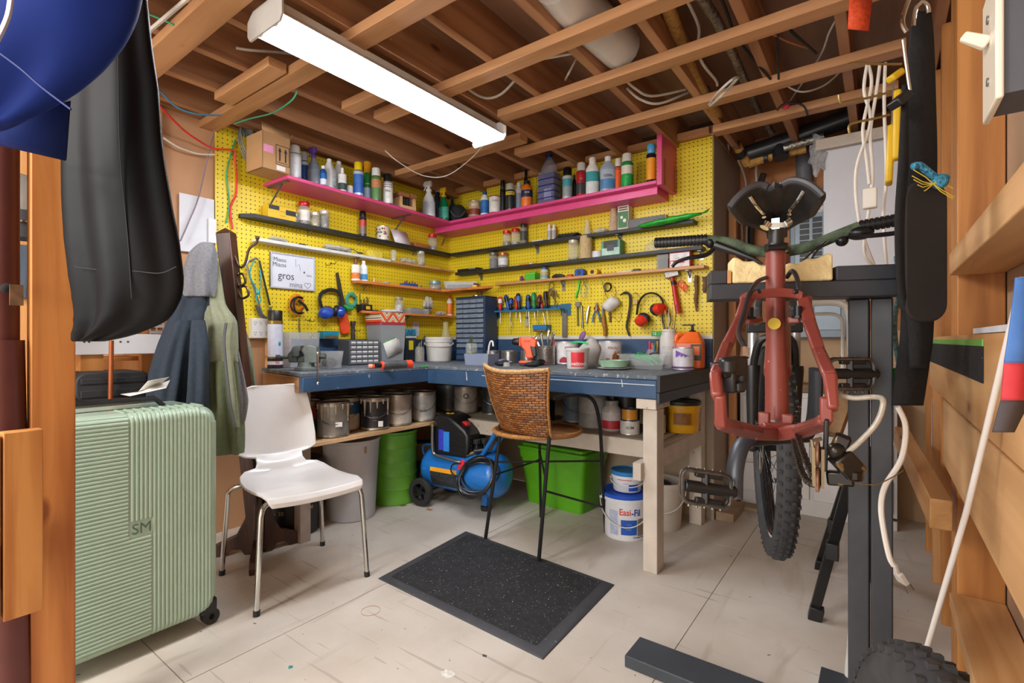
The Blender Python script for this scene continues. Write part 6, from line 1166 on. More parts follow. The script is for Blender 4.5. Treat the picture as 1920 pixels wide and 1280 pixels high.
MB().tube(spline([(.17,-.06,.30),(.25,-.06,.42),(.33,-.06,.54),(.345,0,.565),(.33,.06,.54),(.25,.06,.42),(.17,.06,.30)], 5), .0135, 10).build('push_handle', BL, t)
for k, (x, y) in enumerate(((.155,-.05),(.185,-.01))): MB().lathe([(.022,0),(.024,.004),(.024,.026),(.020,.03),(0,.03)], (x,y,.415)).cyl((x,y,.33), (x,y,.415), .006, n=8).build('gauge', mat('#2a2b2e', rough=.3), t)
MB().box(.13, .16, -.04, .0, .32, .40).cyl((.14,-.06,.37), (.21,-.03,.38), .013).build('regulator', mat('#3a3a3c', rough=.4, metal=.4), t, bevel=.003)
MB().cyl((.20,-.03,.385), (.24,-.03,.39), .008).cyl((.10,-.09,.345), (.14,-.05,.36), .010).build('brass_fitting', mat('#b39a5a', metal=.8, rough=.3), t)
MB().prism([(.075,.265),(.12,.275),(.135,.325),(.115,.335),(.09,.30)], -.150, -.145, 'xz').build('red_tag', mat('#e02a44'), t)
lb = MB(); vs = []
for j in range(9):
    a = math.radians(-78+0-8*j+16); 
    for x in (-.15, .06): vs.append((x, -math.cos(math.radians(-42+11*j))*(R_+.001), ZC+math.sin(math.radians(-42+11*j))*(R_+.001)))
MB().add(vs, [(2*j,2*j+1,2*j+3,2*j+2) for j in range(5)]).build('warning_label', mat('#33363c', rough=.5, var=.6, scale=60), t)
MB().add([vs[i]+() if False else (vs[i][0], vs[i][1]*1.006, (vs[i][2]-ZC)*1.006+ZC) for i in range(8, 14)], [(0,1,3,2)]).build('orange_stripe', mat('#f0a81c', var=.03), t)
hp = []
rn = random.Random(3)
hose = thing('air_hose', 'black hose coiled in loose loops on the right end of the compressor', 'hose', (0,0,0))
M = M4.Translation((.72,-.665,0)) @ M4.Rotation(.10, 4, 'Z')
for k in range(9):
    cy_, cz_ = -.16+.008*k, .235+.012*math.sin(k*2.1); rx, rz_ = .125-.004*(k % 4), .105+.008*math.sin(k*1.3); cx_ = .235+.007*math.cos(k*1.7)
    pts = [M @ V((cx_+rx*math.cos(a)*.95, cy_+.045*math.sin(a+k*.3)-.0*k, cz_+rz_*math.sin(a)*.98+.02*math.cos(a))) for a in [2*PI*j/26 for j in range(26)]]
    hp.append(pts)
g = MB()
for p_ in hp: g.tube(p_, .0062, 8, closed=True)
g.build('hose_loops', mat('#17181a', rough=.3, var=.1), hose)
g = MB().tube([M @ q for q in spline([(.13,-.16,.31),(.08,-.17,.30),(.06,-.165,.26),(.09,-.165,.23),(.14,-.16,.24),(.17,-.16,.30)], 6)], .005, 8)
g.build('cord_end', mat('#17181a', rough=.3), hose)

# ---------- white chair ----------
t = thing('white_chair', 'white moulded chair with notched back and four chrome legs', 'chair', (.80, -1.845, 0), -.16)
pf = [(.262,.408,.185),(.262,.425,.195),(.25,.441,.20),(.20,.447,.205),(.10,.438,.207),(.0,.434,.206),(-.08,.440,.200),(-.125,.452,.19),(-.15,.466,.165),(-.158,.474,.115),(-.172,.492,.105),(-.185,.515,.105),(-.19,.524,.150),(-.194,.54,.180),(-.205,.60,.180),(-.222,.70,.170),(-.235,.77,.158),(-.245,.815,.148),(-.250,.835,.132),(-.252,.843,.10)]
def shell(u, v):
    i = v*(len(pf)-1); k = min(int(i), len(pf)-2); f_ = i-k; a = [pf[k][q]*(1-f_)+pf[k+1][q]*f_ for q in range(3)]
    y = (u*2-1)*a[2]; e = abs(u*2-1)
    dish = -.010*(1-e*e) if a[1] < .47 else 0; bk = -.022*(1-e*e) if a[1] > .5 else 0
    return V((a[0]+bk, y, a[1]+dish))
MB().grid(shell, 17, len(pf)).build('seat_shell', mat('#e9e8e6', rough=.28, var=.015, coat=.3), t, solid=.011, bevel=.002)
for sx, sy in ((1,1),(1,-1),(-1,1),(-1,-1)):
    top = V((.17*sx if sx > 0 else -.11, .135*sy, .412))
    pts = [top-V((0,sy*.05,0)), top, V((.208*sx if sx > 0 else -.165, .195*sy, .405)), V((.220*sx, .212*sy, .37)), V((.235*sx, .232*sy, .012))]
    l = MB().tube([pts[0], pts[1]]+spline(pts[1:4], 6)[1:]+[pts[4]], .0105, 14).build('leg', CHROME, t)
    MB().cyl((.235*sx,.232*sy,0), (.2338*sx,.2308*sy,.022), .0128, n=14).build('rubber_foot', BLACKPL, l)
MB().tube([(.17,-.12,.412),(.17,.12,.412)], .009, 8).tube([(-.11,-.12,.412),(-.11,.12,.412)], .009, 8).bar((.17,0,.412), (-.11,0,.412), .03, .006).build('under_frame', CHROME, t)

# ---------- rattan stool ----------
t = thing('rattan_stool', 'woven brown rattan stool with curved back and thin black metal legs', 'stool', (1.46, -.82, 0)); o_ = V((1.46,-.82,0))
def rattan_mat():
    m = bpy.data.materials.new('woven_rattan'); m.use_nodes = True; nt = m.node_tree; b = nt.nodes['Principled BSDF']; b.inputs['Roughness'].default_value = .4
    tc = nt.nodes.new('ShaderNodeTexCoord'); br = nt.nodes.new('ShaderNodeTexBrick'); mp = nt.nodes.new('ShaderNodeMapping'); nt.links.new(tc.outputs['UV'], mp.inputs[0]); nt.links.new(mp.outputs[0], br.inputs['Vector'])
    br.inputs['Scale'].default_value = 1; br.inputs['Brick Width'].default_value = .034; br.inputs['Row Height'].default_value = .0125; br.inputs['Mortar Size'].default_value = .0032; br.inputs['Mortar Smooth'].default_value = 1
    br.inputs['Color1'].default_value = lin('#b5743a'); br.inputs['Color2'].default_value = lin('#74421e'); br.inputs['Mortar'].default_value = lin('#54331a')
    nt.links.new(br.outputs['Color'], b.inputs['Base Color']); bp = nt.nodes.new('ShaderNodeBump'); bp.invert = True; bp.inputs['Strength'].default_value = .9; bp.inputs['Distance'].default_value = .004; nt.links.new(br.outputs['Fac'], bp.inputs['Height']); nt.links.new(bp.outputs[0], b.inputs['Normal'])
    return m
RAT = rattan_mat()
def uvgrid(fn, nu, nv, name, m, parent, su, sv, **k):
    o = MB().grid(fn, nu, nv).build(name, m, parent, **k); me = o.data
    # vertices keep grid order before merging, so look uv up from the nearest grid sample
    uvl = me.uv_layers.new(name='UVMap'); import mathutils
    kd = mathutils.kdtree.KDTree(nu*nv)
    for j in range(nv):
        for i in range(nu): kd.insert(fn(i/(nu-1), j/(nv-1)), j*nu+i)
    kd.balance()
    for lp in me.loops:
        _, ix, _ = kd.find(me.vertices[lp.vertex_index].co); uvl.data[lp.index].uv = ((ix % nu)/(nu-1)*su, (ix//nu)/(nv-1)*sv)
    return o
BLc, BRc, TLc, TRc = V((1.33,-.995,.60)), V((1.665,-1.055,.60)), V((1.275,-1.075,.935)), V((1.70,-1.125,.925))
def back(u, v):
    a = BLc.lerp(BRc, u); b = TLc.lerp(TRc, u); p = a.lerp(b, v); bow = math.sin(PI*u)
    return p-o_+V((-.02,-.075,0))*bow*(.6+.4*v)+V((0,0,-.018*bow*v))+V((0,-.03*math.sin(PI*v)*.6,0))
uvgrid(back, 26, 24, 'backrest', RAT, t, .43, .34, solid=.012)
def seatf(u, v):
    a = 2*PI*u; r = v; c = V((1.465,-.865,.588)); rr = .215*(1+.06*math.cos(2*(a-1.2)))
    return c-o_+V((math.cos(a)*rr*r, math.sin(a)*rr*r*1.08, -.012*(1-r*r)-.006*max(0, r-.9)*10))
MB().grid(lambda u, v: seatf(u, v), 49, 12)
uvgrid(lambda u, v: (lambda x, y: V((1.465+.225*x*math.sqrt(1-y*y/2.02), -.865+.235*y*math.sqrt(1-x*x/2.02), .588-.012*(1-(x*x+y*y)/2)))-o_)(2*u-1, 2*v-1), 24, 24, 'seat', RAT, t, .30, .32, solid=.016)
EDG = mat('#b07a3e', rough=.5, var=.45, scale=120, bump=.6)
eb = [back(i/25, 1) for i in range(26)]; MB().tube(eb, .010, 8).build('top_binding', mat('#c9a06a', rough=.5, var=.4, scale=120, bump=.6), t)
MB().tube([back(0, i/12) for i in range(13)], .008, 8).tube([back(1, i/12) for i in range(13)], .008, 8).build('side_binding', EDG, t)
MB().tube([V((1.465+.227*math.cos(a), -.865+.237*math.sin(a), .588))-o_ for a in [2*PI*i/40 for i in range(40)]], .011, 8, closed=True).build('seat_binding', EDG, t)
IR = mat('#1f1f21', rough=.45, metal=.3, var=.15)
def lg(pts, r=.0095): return MB().tube([V(q)-o_ for q in pts], r, 10).build('leg', IR, t)
lg([(1.236,-1.023,0),(1.31,-1.005,.50),(1.325,-1.0,.66)]); lg([(1.616,-1.085,0),(1.66,-1.06,.60),(1.665,-1.055,.68)]); lg([(1.285,-.56,0),(1.30,-.60,.575)], .008)
lg([(1.705,-.548,0)]+spline([(1.735,-.655,.42),(1.752,-.715,.62),(1.765,-.81,.755),(1.745,-.93,.795),(1.70,-1.085,.79)], 7))
MB().tube([V(q)-o_ for q in spline([(1.30,-1.03,.79),(1.235,-.92,.80),(1.225,-.80,.74),(1.27,-.72,.60)], 6)], .0095, 10).build('armrest', IR, t)
def at_(a, b, z): a = V(a); b = V(b); f_ = (z-a.z)/(b.z-a.z); return a.lerp(b, f_)
lA = ((1.236,-1.023,0),(1.31,-1.005,.50)); lB = ((1.616,-1.085,0),(1.66,-1.06,.60)); lD = ((1.285,-.56,0),(1.30,-.60,.575)); lC = ((1.705,-.548,0),(1.735,-.655,.42))
g = MB()
for a, b, z0, z1 in ((lA,lC,.42,.42),(lA,lD,.35,.35),(lB,lC,.345,.15),(lB,lD,.40,.40)): g.tube([at_(*a, z0)-o_, at_(*b, z1)-o_], .0055, 8)
g.build('stretcher', IR, t)

# ---------- rubber mat, floor marks ----------
a, b_, c, d = V((1.129,-1.64)), V((1.077,-1.0)), V((1.998,-1.069)), V((2.024,-1.677))
t = thing('floor_mat', 'black rubber floor mat speckled with white paint in front of the bench', 'mat', (1.56,-1.35,0)); oo = V((1.56,-1.35))
poly = [q-oo for q in (a, d, c, b_)]; inn = [q*.89 for q in poly]
mb = MB(); vs = [(q.x,q.y,.0) for q in poly]+[(q.x,q.y,.003) for q in poly]+[(q.x*.985,q.y*.985,.006) for q in poly]+[(q.x,q.y,.011) for q in inn]
fs = [(3,2,1,0)]
for r_ in (0,4,8): fs += [(r_+i, r_+(i+1)%4, r_+4+(i+1)%4, r_+4+i) for i in range(4)]
mb.add(vs, fs+[(12,13,14,15)]).build('border', mat('#3d3e42', rough=.6, var=.2, scale=10, spots=(60,.70,'#7d7d80')), t)
mm = MB(); mm.add([(q.x,q.y,.0118) for q in inn], [(0,1,2,3)])
m = mat('#232427', rough=.75, var=.35, scale=30, bump=.5, spots=(150,.66,'#c9c9c6'))
g = MB()
for k in range(9):
    for j in range(13):
        f1 = (k+.5)/9; f2 = (j+.5)/13; p0 = (inn[0].lerp(inn[1], f2)).lerp(inn[3].lerp(inn[2], f2), f1); dg = .012 if (k+j) % 2 else -.012
        for q in range(3): e = V((.008*q-.008, 0)); g.bar((p0.x+e.x-.014,p0.y-dg,.0122),(p0.x+e.x+.014,p0.y+dg,.0122),.0025,.001)
o = len(mm.v); mm.v += g.v; mm.f += [tuple(i+o for i in f_) for f_ in g.f]; mm.m += [1]*len(g.f); mm.build('tread', [m, mat('#2c2d31', rough=.7)], t)
t = tag(MB().tube([V((.036*math.cos(a_), .036*math.sin(a_), .0004)) for a_ in [2*PI*k/40 for k in range(40)]], .0014, 6, closed=True, flat=.3).build('rust_ring', mat('#a8713f', rough=.8, var=.4)), 'round rust ring stain on the floor left of the black mat', 'ring mark'); t.location = onz(695, 1145, 0)
for k, (u, v, r_, c, lb) in enumerate(((1443,1021,.05,'#b98a4e','oval bare knot in the floor behind the front wheel'),(755,947,.035,'#a0642e','rusty brown stain on the floor in front of the green drum'),(805,955,.03,'#b07a44','fainter brown stain right of the first one'),(545,1250,.012,'#3a8a84','small teal paint fleck near the bottom of the floor'),(909,1229,.012,'#4a4c52','small grey chip on the floor below the mat'),(838,1262,.03,'#e6e4dc','white paint splash at the bottom of the floor'))):
    p = onz(u, v, .0003); rn = random.Random(k); t = tag(MB().add([(r_*(.5+.5*rn.random())*math.cos(a_), r_*(.35+.5*rn.random())*math.sin(a_), 0) for a_ in [2*PI*j/18 for j in range(18)]], [tuple(range(18))]).build('floor_stain', mat(c, rough=.7, var=.3, scale=60), smooth=False), lb, 'stain'); t.location = p; t['kind'] = 'structure'; del t['category']; del t['label']

# ---------- suitcase ----------
t = thing('suitcase', 'large mint green ribbed hard-shell suitcase with a raised SM badge', 'suitcase', (.80, -2.485, 0))
MG = mat('#a3bba6', rough=.32, var=.03, coat=.2); MGI = mat('#86a98b', rough=.4, var=.03)
W2, Z0, Z1 = .26, .055, .820
def front(u, v):
    y = -W2+2*W2*u; z = Z0+(Z1-Z0)*v; Rc = .06; y_, z_ = y, z
    zm = (Z0+Z1)/2; qy = abs(y)-(W2-Rc); qz = abs(z-zm)-((Z1-Z0)/2-Rc)
    if qy > 0 and qz > 0:
        hy = math.hypot(qy, qz); mx_ = max(qy, qz); f_ = mx_/hy; y = math.copysign(W2-Rc+qy*f_, y); z = zm+math.copysign((Z1-Z0)/2-Rc+qz*f_, z-zm); dy = dz = Rc-mx_
    else: dy = min(y+W2, W2-y); dz = min(z-Z0, Z1-z)
    rr = .035; ex = 0
    for dd in (dy, dz):
        if dd < rr: ex += rr-math.sqrt(max(0, rr*rr-(rr-dd)**2))
    ex = min(ex, rr)
    ys = -.014+.0 if z > .42 else .049
    d = (y+W2)*PI/(.52/42) if y > ys else (z-Z0)*PI/(.765/61)
    rib = .0035*abs(math.sin(d))**.6 if abs(y-ys) > .003 else 0
    if abs(y-.018) < .033 and abs(z-.435) < .028: rib = .001
    return V((.145-ex+rib*(1 if ex < .03 else .2), y, z))
MB().grid(front, 253, 367).build('front_shell', MG, t, ang=60)
sh = MB(); prof = []
for x0, x1, nm, m_ in ((.008, .112, 'side_shell', MG), (-.145, -.008, 'rear_shell', MG)):
    n_ = 60; mb = MB(); loop = rrect(-W2, W2, Z0, Z1, .06, 8); N = len(loop)
    mb.add([(x0,a_,b2) for a_, b2 in loop]+[(x1,a_,b2) for a_, b2 in loop], [(i,(i+1)%N,N+(i+1)%N,N+i) for i in range(N)]+[tuple(range(N))[::-1], tuple(range(N,2*N))]); mb.build(nm, m_, t, bevel=.004)
g = MB()
for k in range(11):
    y = -.02+.026*k
    if y < .24: g.bar((.02,y,Z1+.001), (.12,y,Z1+.001), .006, .004)
g.build('top_ribs', MG, t)
mb = MB(); loop = rrect(-W2+.002, W2-.002, Z0+.002, Z1-.002, .058, 8); N = len(loop)
mb.add([(-.009,a_,b2) for a_, b2 in loop]+[(.009,a_,b2) for a_, b2 in loop], [(i,(i+1)%N,N+(i+1)%N,N+i) for i in range(N)]).build('zipper_band', BLACKPL, t, solid=.004)
MB().tube([(.0,-.15,Z1+.0),(0,-.12,Z1+.03),(0,.10,Z1+.03),(0,.13,Z1+.0)], .009, 8).build('top_handle', BLACKPL, t)
MB().tube([(-.02,-.27,Z1-.10),(-.02,-.295,Z1-.06),(-.02,-.27,Z1-.01)], .008, 8).build('side_handle', BLACKPL, t)
flat_text(t, 'SM', .050, (.1475, .018, .435), (0,1,0), (0,0,1), '#7c9c80', 0, .92, name='badge_letters', off=.002, m=mat('#5f7a63', rough=.3, metal=.5))
for k, (x, y) in enumerate(((.10,.235),(.10,-.235),(-.10,.235),(-.10,-.235))):
    h_ = MB().box(x-.025, x+.028, y-.03, y+.028, .045, .10).lathe([(.016,.03),(.022,.05)], (x,y,0), n=14).build('wheel_housing', BLACKPL, t, bevel=.008)
    for s in (-1, 1): MB().lathe([(.010,-.006),(.027,-.007),(.029,-.003),(.029,.003),(.027,.007),(.010,.006),(.010,-.006)], c=(x+s*.012,y+.012,.029), axis='x', n=22).build('wheel', RUBBER, h_)
t2 = tag(MB().add([(-.05,-.06,0),(.05,-.06,.0),(.05,.05,.02),(.0,.08,.045),(-.05,.06,.01)], [(0,1,2,3,4)]).add([(.0,-.02,.01),(.06,-.01,.05),(.05,.06,.06),(-.01,.05,.03)], [(0,1,2,3)]).build('airline_tag', mat('#dedbd4', rough=.6), solid=.001), 'crumpled white luggage tag lying on top of the suitcase', 'luggage tag'); t2.location = (.76, -2.40, Z1+.045)

# ---------- coat rack and coats ----------
DKW = wood('#4d2f20', '#24140d', 'z', 1.4, rough=.4)
t = thing('coat_rack', 'dark stained wooden coat rack post with curled iron hooks', 'coat rack', (.43,-1.82,0)); o_ = V((.43,-1.82,0))
top = V((.39,-1.957,1.575))-o_
pb = MB().bar((0,0,.02), top, .066, .066, up=(.6,-.8,0)); pb.build('post', DKW, t, bevel=.004)
d_ = top.normalized(); mb = MB(); q = [v for v in pb.v if (v-top).length < .06]; cen = top+d_*.028; mb.add(q+[cen], [(0,1,4),(1,2,4),(2,3,4),(3,0,4)]).build('pointed_cap', DKW, t)
for k, a_ in enumerate((1.42, -.55, -2.3, 2.7)):
    dr = V((math.cos(a_), math.sin(a_), 0)); sd = V((-dr.y, dr.x, 0)); L_ = (.20,.26,.20,.12)[k]
    pr = [(.02,.0),(.02,.34),(.035,.30),(.06,.18),(.10,.10),(L_-.03,.07),(L_,.055),(L_+.012,.03),(L_,.0),(L_*.75,.0),(L_*.6,.03),(.08,.03),(.06,.0)]
    n = len(pr); vs = [dr*a+V((0,0,z))+sd*s*.018 for s in (-1, 1) for a, z in pr]
    MB().add(vs, [tuple(range(n))[::-1], tuple(range(n,2*n))]+[(i,(i+1)%n,n+(i+1)%n,n+i) for i in range(n)]).build('scroll_foot', DKW, t, bevel=.004)
HK = mat('#5c4a3e', rough=.35, metal=.8, var=.2); RV = V((CS, SN, 0)); FV = V((-SN, CS, 0))
for k, (zz, s, fwd) in enumerate(((1.42,-1,-1),(1.47,1,0),(1.36,1,1),(1.30,1,0))):
    b0 = o_*0+top*(zz/1.575); sc_ = (.9,1,.7,.8)[k]; dd = (RV*s*.9-FV*.3*(fwd < 0)).normalized()
    pts = [b0+dd*.03+V((0,0,0)), b0+dd*.06*sc_+V((0,0,-.035)), b0+dd*.10*sc_+V((0,0,-.02)), b0+dd*.085*sc_+V((0,0,.02)), b0+dd*.05*sc_+V((0,0,.02))] if k in (2, 3) else [b0+dd*.03, b0+dd*.055+V((0,0,-.055)), b0+dd*.08+V((0,0,-.04)), b0+dd*.10*sc_+V((0,0,.03)), b0+dd*.135*sc_+V((0,0,.06)), b0+dd*.14*sc_+V((0,0,.085))]
    MB().tube(spline(pts, 6), .0058, 10).ball(pts[-1], .010, 10, 8).build('hook', HK, t)
def cloth(levels, D, folds=7, amp=.012, depth=.5, n=56, seed=1, px=True, wave=0.):
    """hanging cloth built from (u, v, half width px) levels at distance D; D may be a list"""
    rn = random.Random(seed); ph = [rn.uniform(0, 6.28) for _ in range(4)]; C_ = []
    for i, (u, v, hw) in enumerate(levels):
        dd = D[i] if isinstance(D, (list, tuple)) else D; C_.append((atd(u, v, dd), hw*dd/FPX))
    cs = spline([c[0] for c in C_], 4); N = len(cs); hw = []
    for i in range(len(C_)-1):
        for k in range(4): hw.append(C_[i][1]*(1-k/4)+C_[i+1][1]*k/4)
    hw.append(C_[-1][1]); mb = MB(); vs = []
    for i in range(N):
        tt_ = i/(N-1)
        for k in range(n):
            a = 2*PI*k/n; m_ = 1+0*a
            f_ = amp*(.35+tt_)*(math.sin(folds*a+ph[0]+2.2*tt_)+.5*math.sin((folds*1.7//1)*a+ph[1]-3*tt_))
            vs.append(cs[i]+RV*(hw[i]*math.cos(a)+f_*math.cos(a))+FV*(hw[i]*depth*math.sin(a)+f_*math.sin(a))+V((0,0,wave*math.sin(3*a+ph[2])*(1 if i in (N-1,) else 0))))
    fs = [(i*n+k, i*n+(k+1)%n, (i+1)*n+(k+1)%n, (i+1)*n+k) for i in range(N-1) for k in range(n)]
    fs += [tuple(range(n)), tuple((N-1)*n+k for k in range(n))[::-1]]
    return mb.add(vs, fs)
NVY = mat('#27323f', rough=.85, var=.15, scale=60, bump=.1); GRY = mat('#76777c', rough=.85, var=.2, scale=120, bump=.15); OLV = mat('#7c8068', rough=.85, var=.12, scale=60, bump=.1); OLD = mat('#5c6446', rough=.85, var=.12, scale=60, bump=.1)
free('navy_jacket', 'dark navy jacket with a grey hood hanging left of the coat rack', 'jacket', [
 ('body', cloth([(372,545,28),(362,585,38),(352,640,50),(345,700,56),(338,775,54)], 2.24, 6, .013, .55, seed=3, wave=.02), NVY, {'ang': 80}),
 ('hood', cloth([(388,455,10),(380,475,24),(373,505,28),(372,540,29),(375,556,24)], 2.22, 5, .008, .7, seed=5), GRY, {'ang': 80}),
 ('sleeve', cloth([(345,600,14),(330,650,19),(318,710,21),(308,775,20)], 2.12, 4, .006, .8, seed=8), NVY, {'ang': 80}),
 ('sleeve', cloth([(372,600,12),(374,660,17),(372,720,18),(370,775,17)], 2.10, 4, .006, .8, seed=9), NVY, {'ang': 80})])
free('olive_jacket', 'olive green hiking jacket hanging in front of the coat rack post', 'jacket', [
 ('upper_body', cloth([(400,484,7),(402,520,12),(404,570,17),(414,602,27),(414,650,30),(413,678,31)], [2.28,2.26,2.24,2.2,2.18,2.18], 5, .008, .5, seed=11), OLV, {'ang': 80}),
 ('lower_body', cloth([(413,676,31),(415,720,33),(420,790,32),(424,850,28)], 2.18, 6, .010, .5, seed=12), OLD, {'ang': 80}),
 ('front_zipper', MB().tube(spline([atd(u, v, 2.10) for u, v in ((424,605),(420,640),(425,700),(432,760),(440,800))], 5), .006, 6), mat('#55585c', rough=.6)),
 ('front_placket', cloth([(432,605,6),(428,650,6),(434,710,7),(440,770,7),(444,800,6)], 2.14, 3, .002, .6, seed=13), OLV, {'ang': 80}),
 ('grey_lining', cloth([(440,650,5),(447,700,9),(452,750,12),(450,790,8)], 2.20, 3, .004, .5, seed=14), GRY, {'ang': 80})])
free('olive_coat_back', 'strip of olive coat with a dark zip hanging behind the post on the right', 'jacket', [('cloth', cloth([(452,612,5),(461,650,9),(468,700,9),(473,745,8)], 2.52, 3, .004, .5, seed=15), OLV, {'ang': 80}), ('zip', MB().tube([atd(456,630,2.47), atd(464,690,2.47), atd(472,742,2.47)], .006, 6), mat('#3a3d42'))])

# ---------- left foreground ----------
t = tag(MB().box(1.145, 1.19, -2.777, -2.689, 0, 2.24).build('wall_post', wood('#c98544', '#a4602a', 'z', 1.1), bevel=.003), 'bare orange-brown wooden post in the left foreground beside the suitcase', 'post')
for k, (y0, y1, z1) in enumerate(((-2.852,-2.787,.856),(-2.915,-2.856,.850))):
    t = tag(MB().box(1.335, 1.375, y0, y1, .44, z1).build('wood_cleat', wood('#c98d4c', '#a9682e', 'z', 1.2), bevel=.002), ('wider right','left')[k]+' of the two short boards nailed low on the left foreground post', 'board', 'short boards on the left post')
struct(MB().box(1.19, 1.334, -2.89, -2.78, .5, .6).build('trim_6', FIRZ))
t = thing('steel_column', 'brown painted round steel column at the far left edge', 'column', (0,0,0)); BRN = mat('#5d2f2a', rough=.5, var=.15, scale=10)
a0 = atd(-2, 640, 1.25); a1 = atd(5, 1250, 1.25); MB().tube([(a0.x,a0.y,2.2),(a0.x,a0.y,1.05)], .038, 28).build('upper_tube', BRN, t); MB().tube([(a0.x+.0,a0.y,1.06),(a1.x+.01,a1.y+.01,0)], .047, 28).build('lower_tube', BRN, t)
p = atd(13, 540, 1.205); MB().ball(p, .012, 14, 8).build('bolt_hole', mat('#0c0a0a', rough=.9, var=0), t); 
p = atd(31, 553, 1.2); t = tag(MB().box(-.003,.003,-.012,.012,-.025,.025).build('rusty_plate', RUST), 'small rusty plate hanging beside the steel column', 'plate'); t.location = p
BAGK = mat('#121214', rough=.5, var=.25, scale=4, bump=.35, spec=.12)
free('garment_bag', 'long black nylon bag hanging in the left foreground', 'garment bag', [('bag', cloth([(222,-60,52),(218,0,55),(212,80,70),(213,170,82),(214,270,88),(222,370,95),(232,450,100),(240,520,100),(240,560,95),(228,600,82),(196,626,55),(165,640,20)], [1.10]*12, 5, .006, .42, n=72, seed=21), BAGK, {'ang': 80}),
 ('seam', MB().tube(spline([atd(u, v, 1.055) for u, v in ((140,500),(190,506),(250,508),(300,512),(330,500))], 5), .0012, 6), mat('#1c1c1e', rough=.7)),
 ('seam', MB().tube(spline([atd(u, v, 1.052) for u, v in ((222,0),(222,150),(226,300),(240,450),(247,560))], 5), .0012, 6), mat('#1b1b1d', rough=.7))])
BLF = mat('#152c78', rough=.7, var=.15, scale=3, bump=.15, spec=.15)
free('blue_bag', 'royal blue folded canvas bag hanging at the top left corner', 'bag', [('bag', cloth([(70,-120,190),(75,-40,180),(70,20,172),(60,70,158),(40,120,140),(15,165,118),(-15,205,90),(-40,232,55)], .80, 4, .006, .45, n=64, seed=31), BLF, {'ang': 80}),
 ('lower_flap', MB().add([atd(-40,232,.92), atd(-40,262,.98), atd(124,300,1.0), atd(132,190,.96)], [(0,1,2,3)]), mat('#10225a', rough=.7, var=.15, spec=.15), {'solid': .006}),
 ('piping', MB().tube(spline([atd(u, v, .70) for u, v in ((0,100),(40,130),(80,165),(133,205))], 5), .0016, 6), mat('#182f78', rough=.7)),
 ('white_strap', MB().tube(spline([atd(u, v, .66) for u, v in ((22,-20),(15,30),(-5,75))], 5), .008, 8, flat=.4), mat('#b9b6c4', rough=.7))])
# ---------- the storage bay behind the left post ----------
def yx(u, x): return onx(u, 600, x).y
WR = mat('#d9dadd', rough=.5, var=.04)
zt = zat((.14,yx(240,.14)), 626); t = thing('white_rail', 'white drilled shelf rail running across the storage bay behind the black bag', 'rail', (0,0,0)); MB().box(.12,.14, yx(20,.14), yx(336,.14), zt-.092, zt).build('board', WR, t, bevel=.002)
g = MB()
for u in (158, 167, 226, 240, 322): y = yx(u, .14); g.box(.14,.1405,y-.004,y+.004,zt-.04,zt-.032)
g.build('holes', mat('#333', var=0), t)
t = thing('power_tool_case', 'long black moulded tool case lying in the storage bay above the suitcase', 'tool case', (.16, yx(207,.20), .80)); L_ = (yx(275,.2)-yx(135,.2))/2
MB().prism(rrect(-L_,L_,0,.125,.045,6), -.10, .10, 'yz').build('case', mat('#2b2b2e', rough=.6, var=.15), t, bevel=.006)
g = MB()
for k in range(4): y = -L_*.65+L_*.43*k; g.box(.098,.106,y-.03,y+.03,.018,.05).box(.098,.106,y-.03,y+.03,.075,.10)
g.build('moulded_ribs', mat('#242427', rough=.6), t, bevel=.003)
t = tag(MB().box(.0,.30, yx(60,.30), yx(298,.30), .72,.795).build('storage_beam', wood('#7d6a58','#55463a','y')), 'weathered grey-brown beam under the black tool case', 'beam')
t = tag(MB().tube([(.19,yx(206,.19),.735+.065),(.30,yx(206,.30),1.02)], .008, 12).build('copper_pipe', mat('#8a4a26', rough=.4, metal=.5)), 'thin copper-brown pipe standing in front of the black tool case', 'pipe'); t.data.transform(M4.Identity(4))
for v_ in t.data.vertices: v_.co.x = .285; v_.co.y = yx(208,.285); v_.co.z += 0
bpy.data.objects.remove(t)
t = tag(MB().tube([(.29,yx(207,.29),.796),(.29,yx(209,.29),1.06)], .009, 12).build('copper_pipe', mat('#9a5228', rough=.4, metal=.4)), 'thin copper-brown pipe standing in front of the black tool case', 'pipe')
for k, (x, u, w_) in enumerate(((.02,285,.09),(-.35,160,.09),(-.35,90,.12),(.30,42,.04))):
    y = yx(u, x); t = tag(MB().box(x-.04, x, y-w_/2, y+w_/2, 0, 2.24).build('wall_stud', (FIRZ, FIRZ_PALE)[k in (1, 3)], bevel=.003), ('bare stud under the tan panel edge left of the coats','stud deep in the storage bay behind the tool case','second stud deep in the storage bay, further left','narrow pale stud between the steel column and the foreground post')[k], 'stud')
for k, (z, x0) in enumerate(((.98,-.9),(.55,-.9))):
    t = tag(MB().box(x0, -.05, -3.3, -2.16, z-.02, z).build('storage_shelf', wood('#d99a52','#b8742e','y')), ('upper','lower')[k]+' orange plywood shelf deep in the storage bay', 'shelf')
CL = [('#c9a27a',.25,.18,.10),('#8a5a34',.2,.2,.16),('#d8c8b0',.3,.15,.05),('#b34a3a',.15,.15,.09),('#3a3a3e',.22,.2,.12),('#d9a45a',.28,.2,.08)]
for k, (c, l_, d__, h_) in enumerate(CL):
    t = tag(MB().box(-l_/2,l_/2,-d__/2,d__/2,0,h_).build('storage_box', mat(c, rough=.7, var=.2), bevel=.004), ('cream','brown','flat white','small red','dark grey','tan')[k]+' box on the upper shelf of the storage bay', 'box'); t.location = (-.25-.12*(k % 2), -2.30-.30*k, .981); t.rotation_euler.z = .3*k
t = thing('wire_crate', 'red and grey mesh crate in the storage bay beside the navy jacket', 'crate', (.03, yx(312,.03), 1.0)); g = MB()
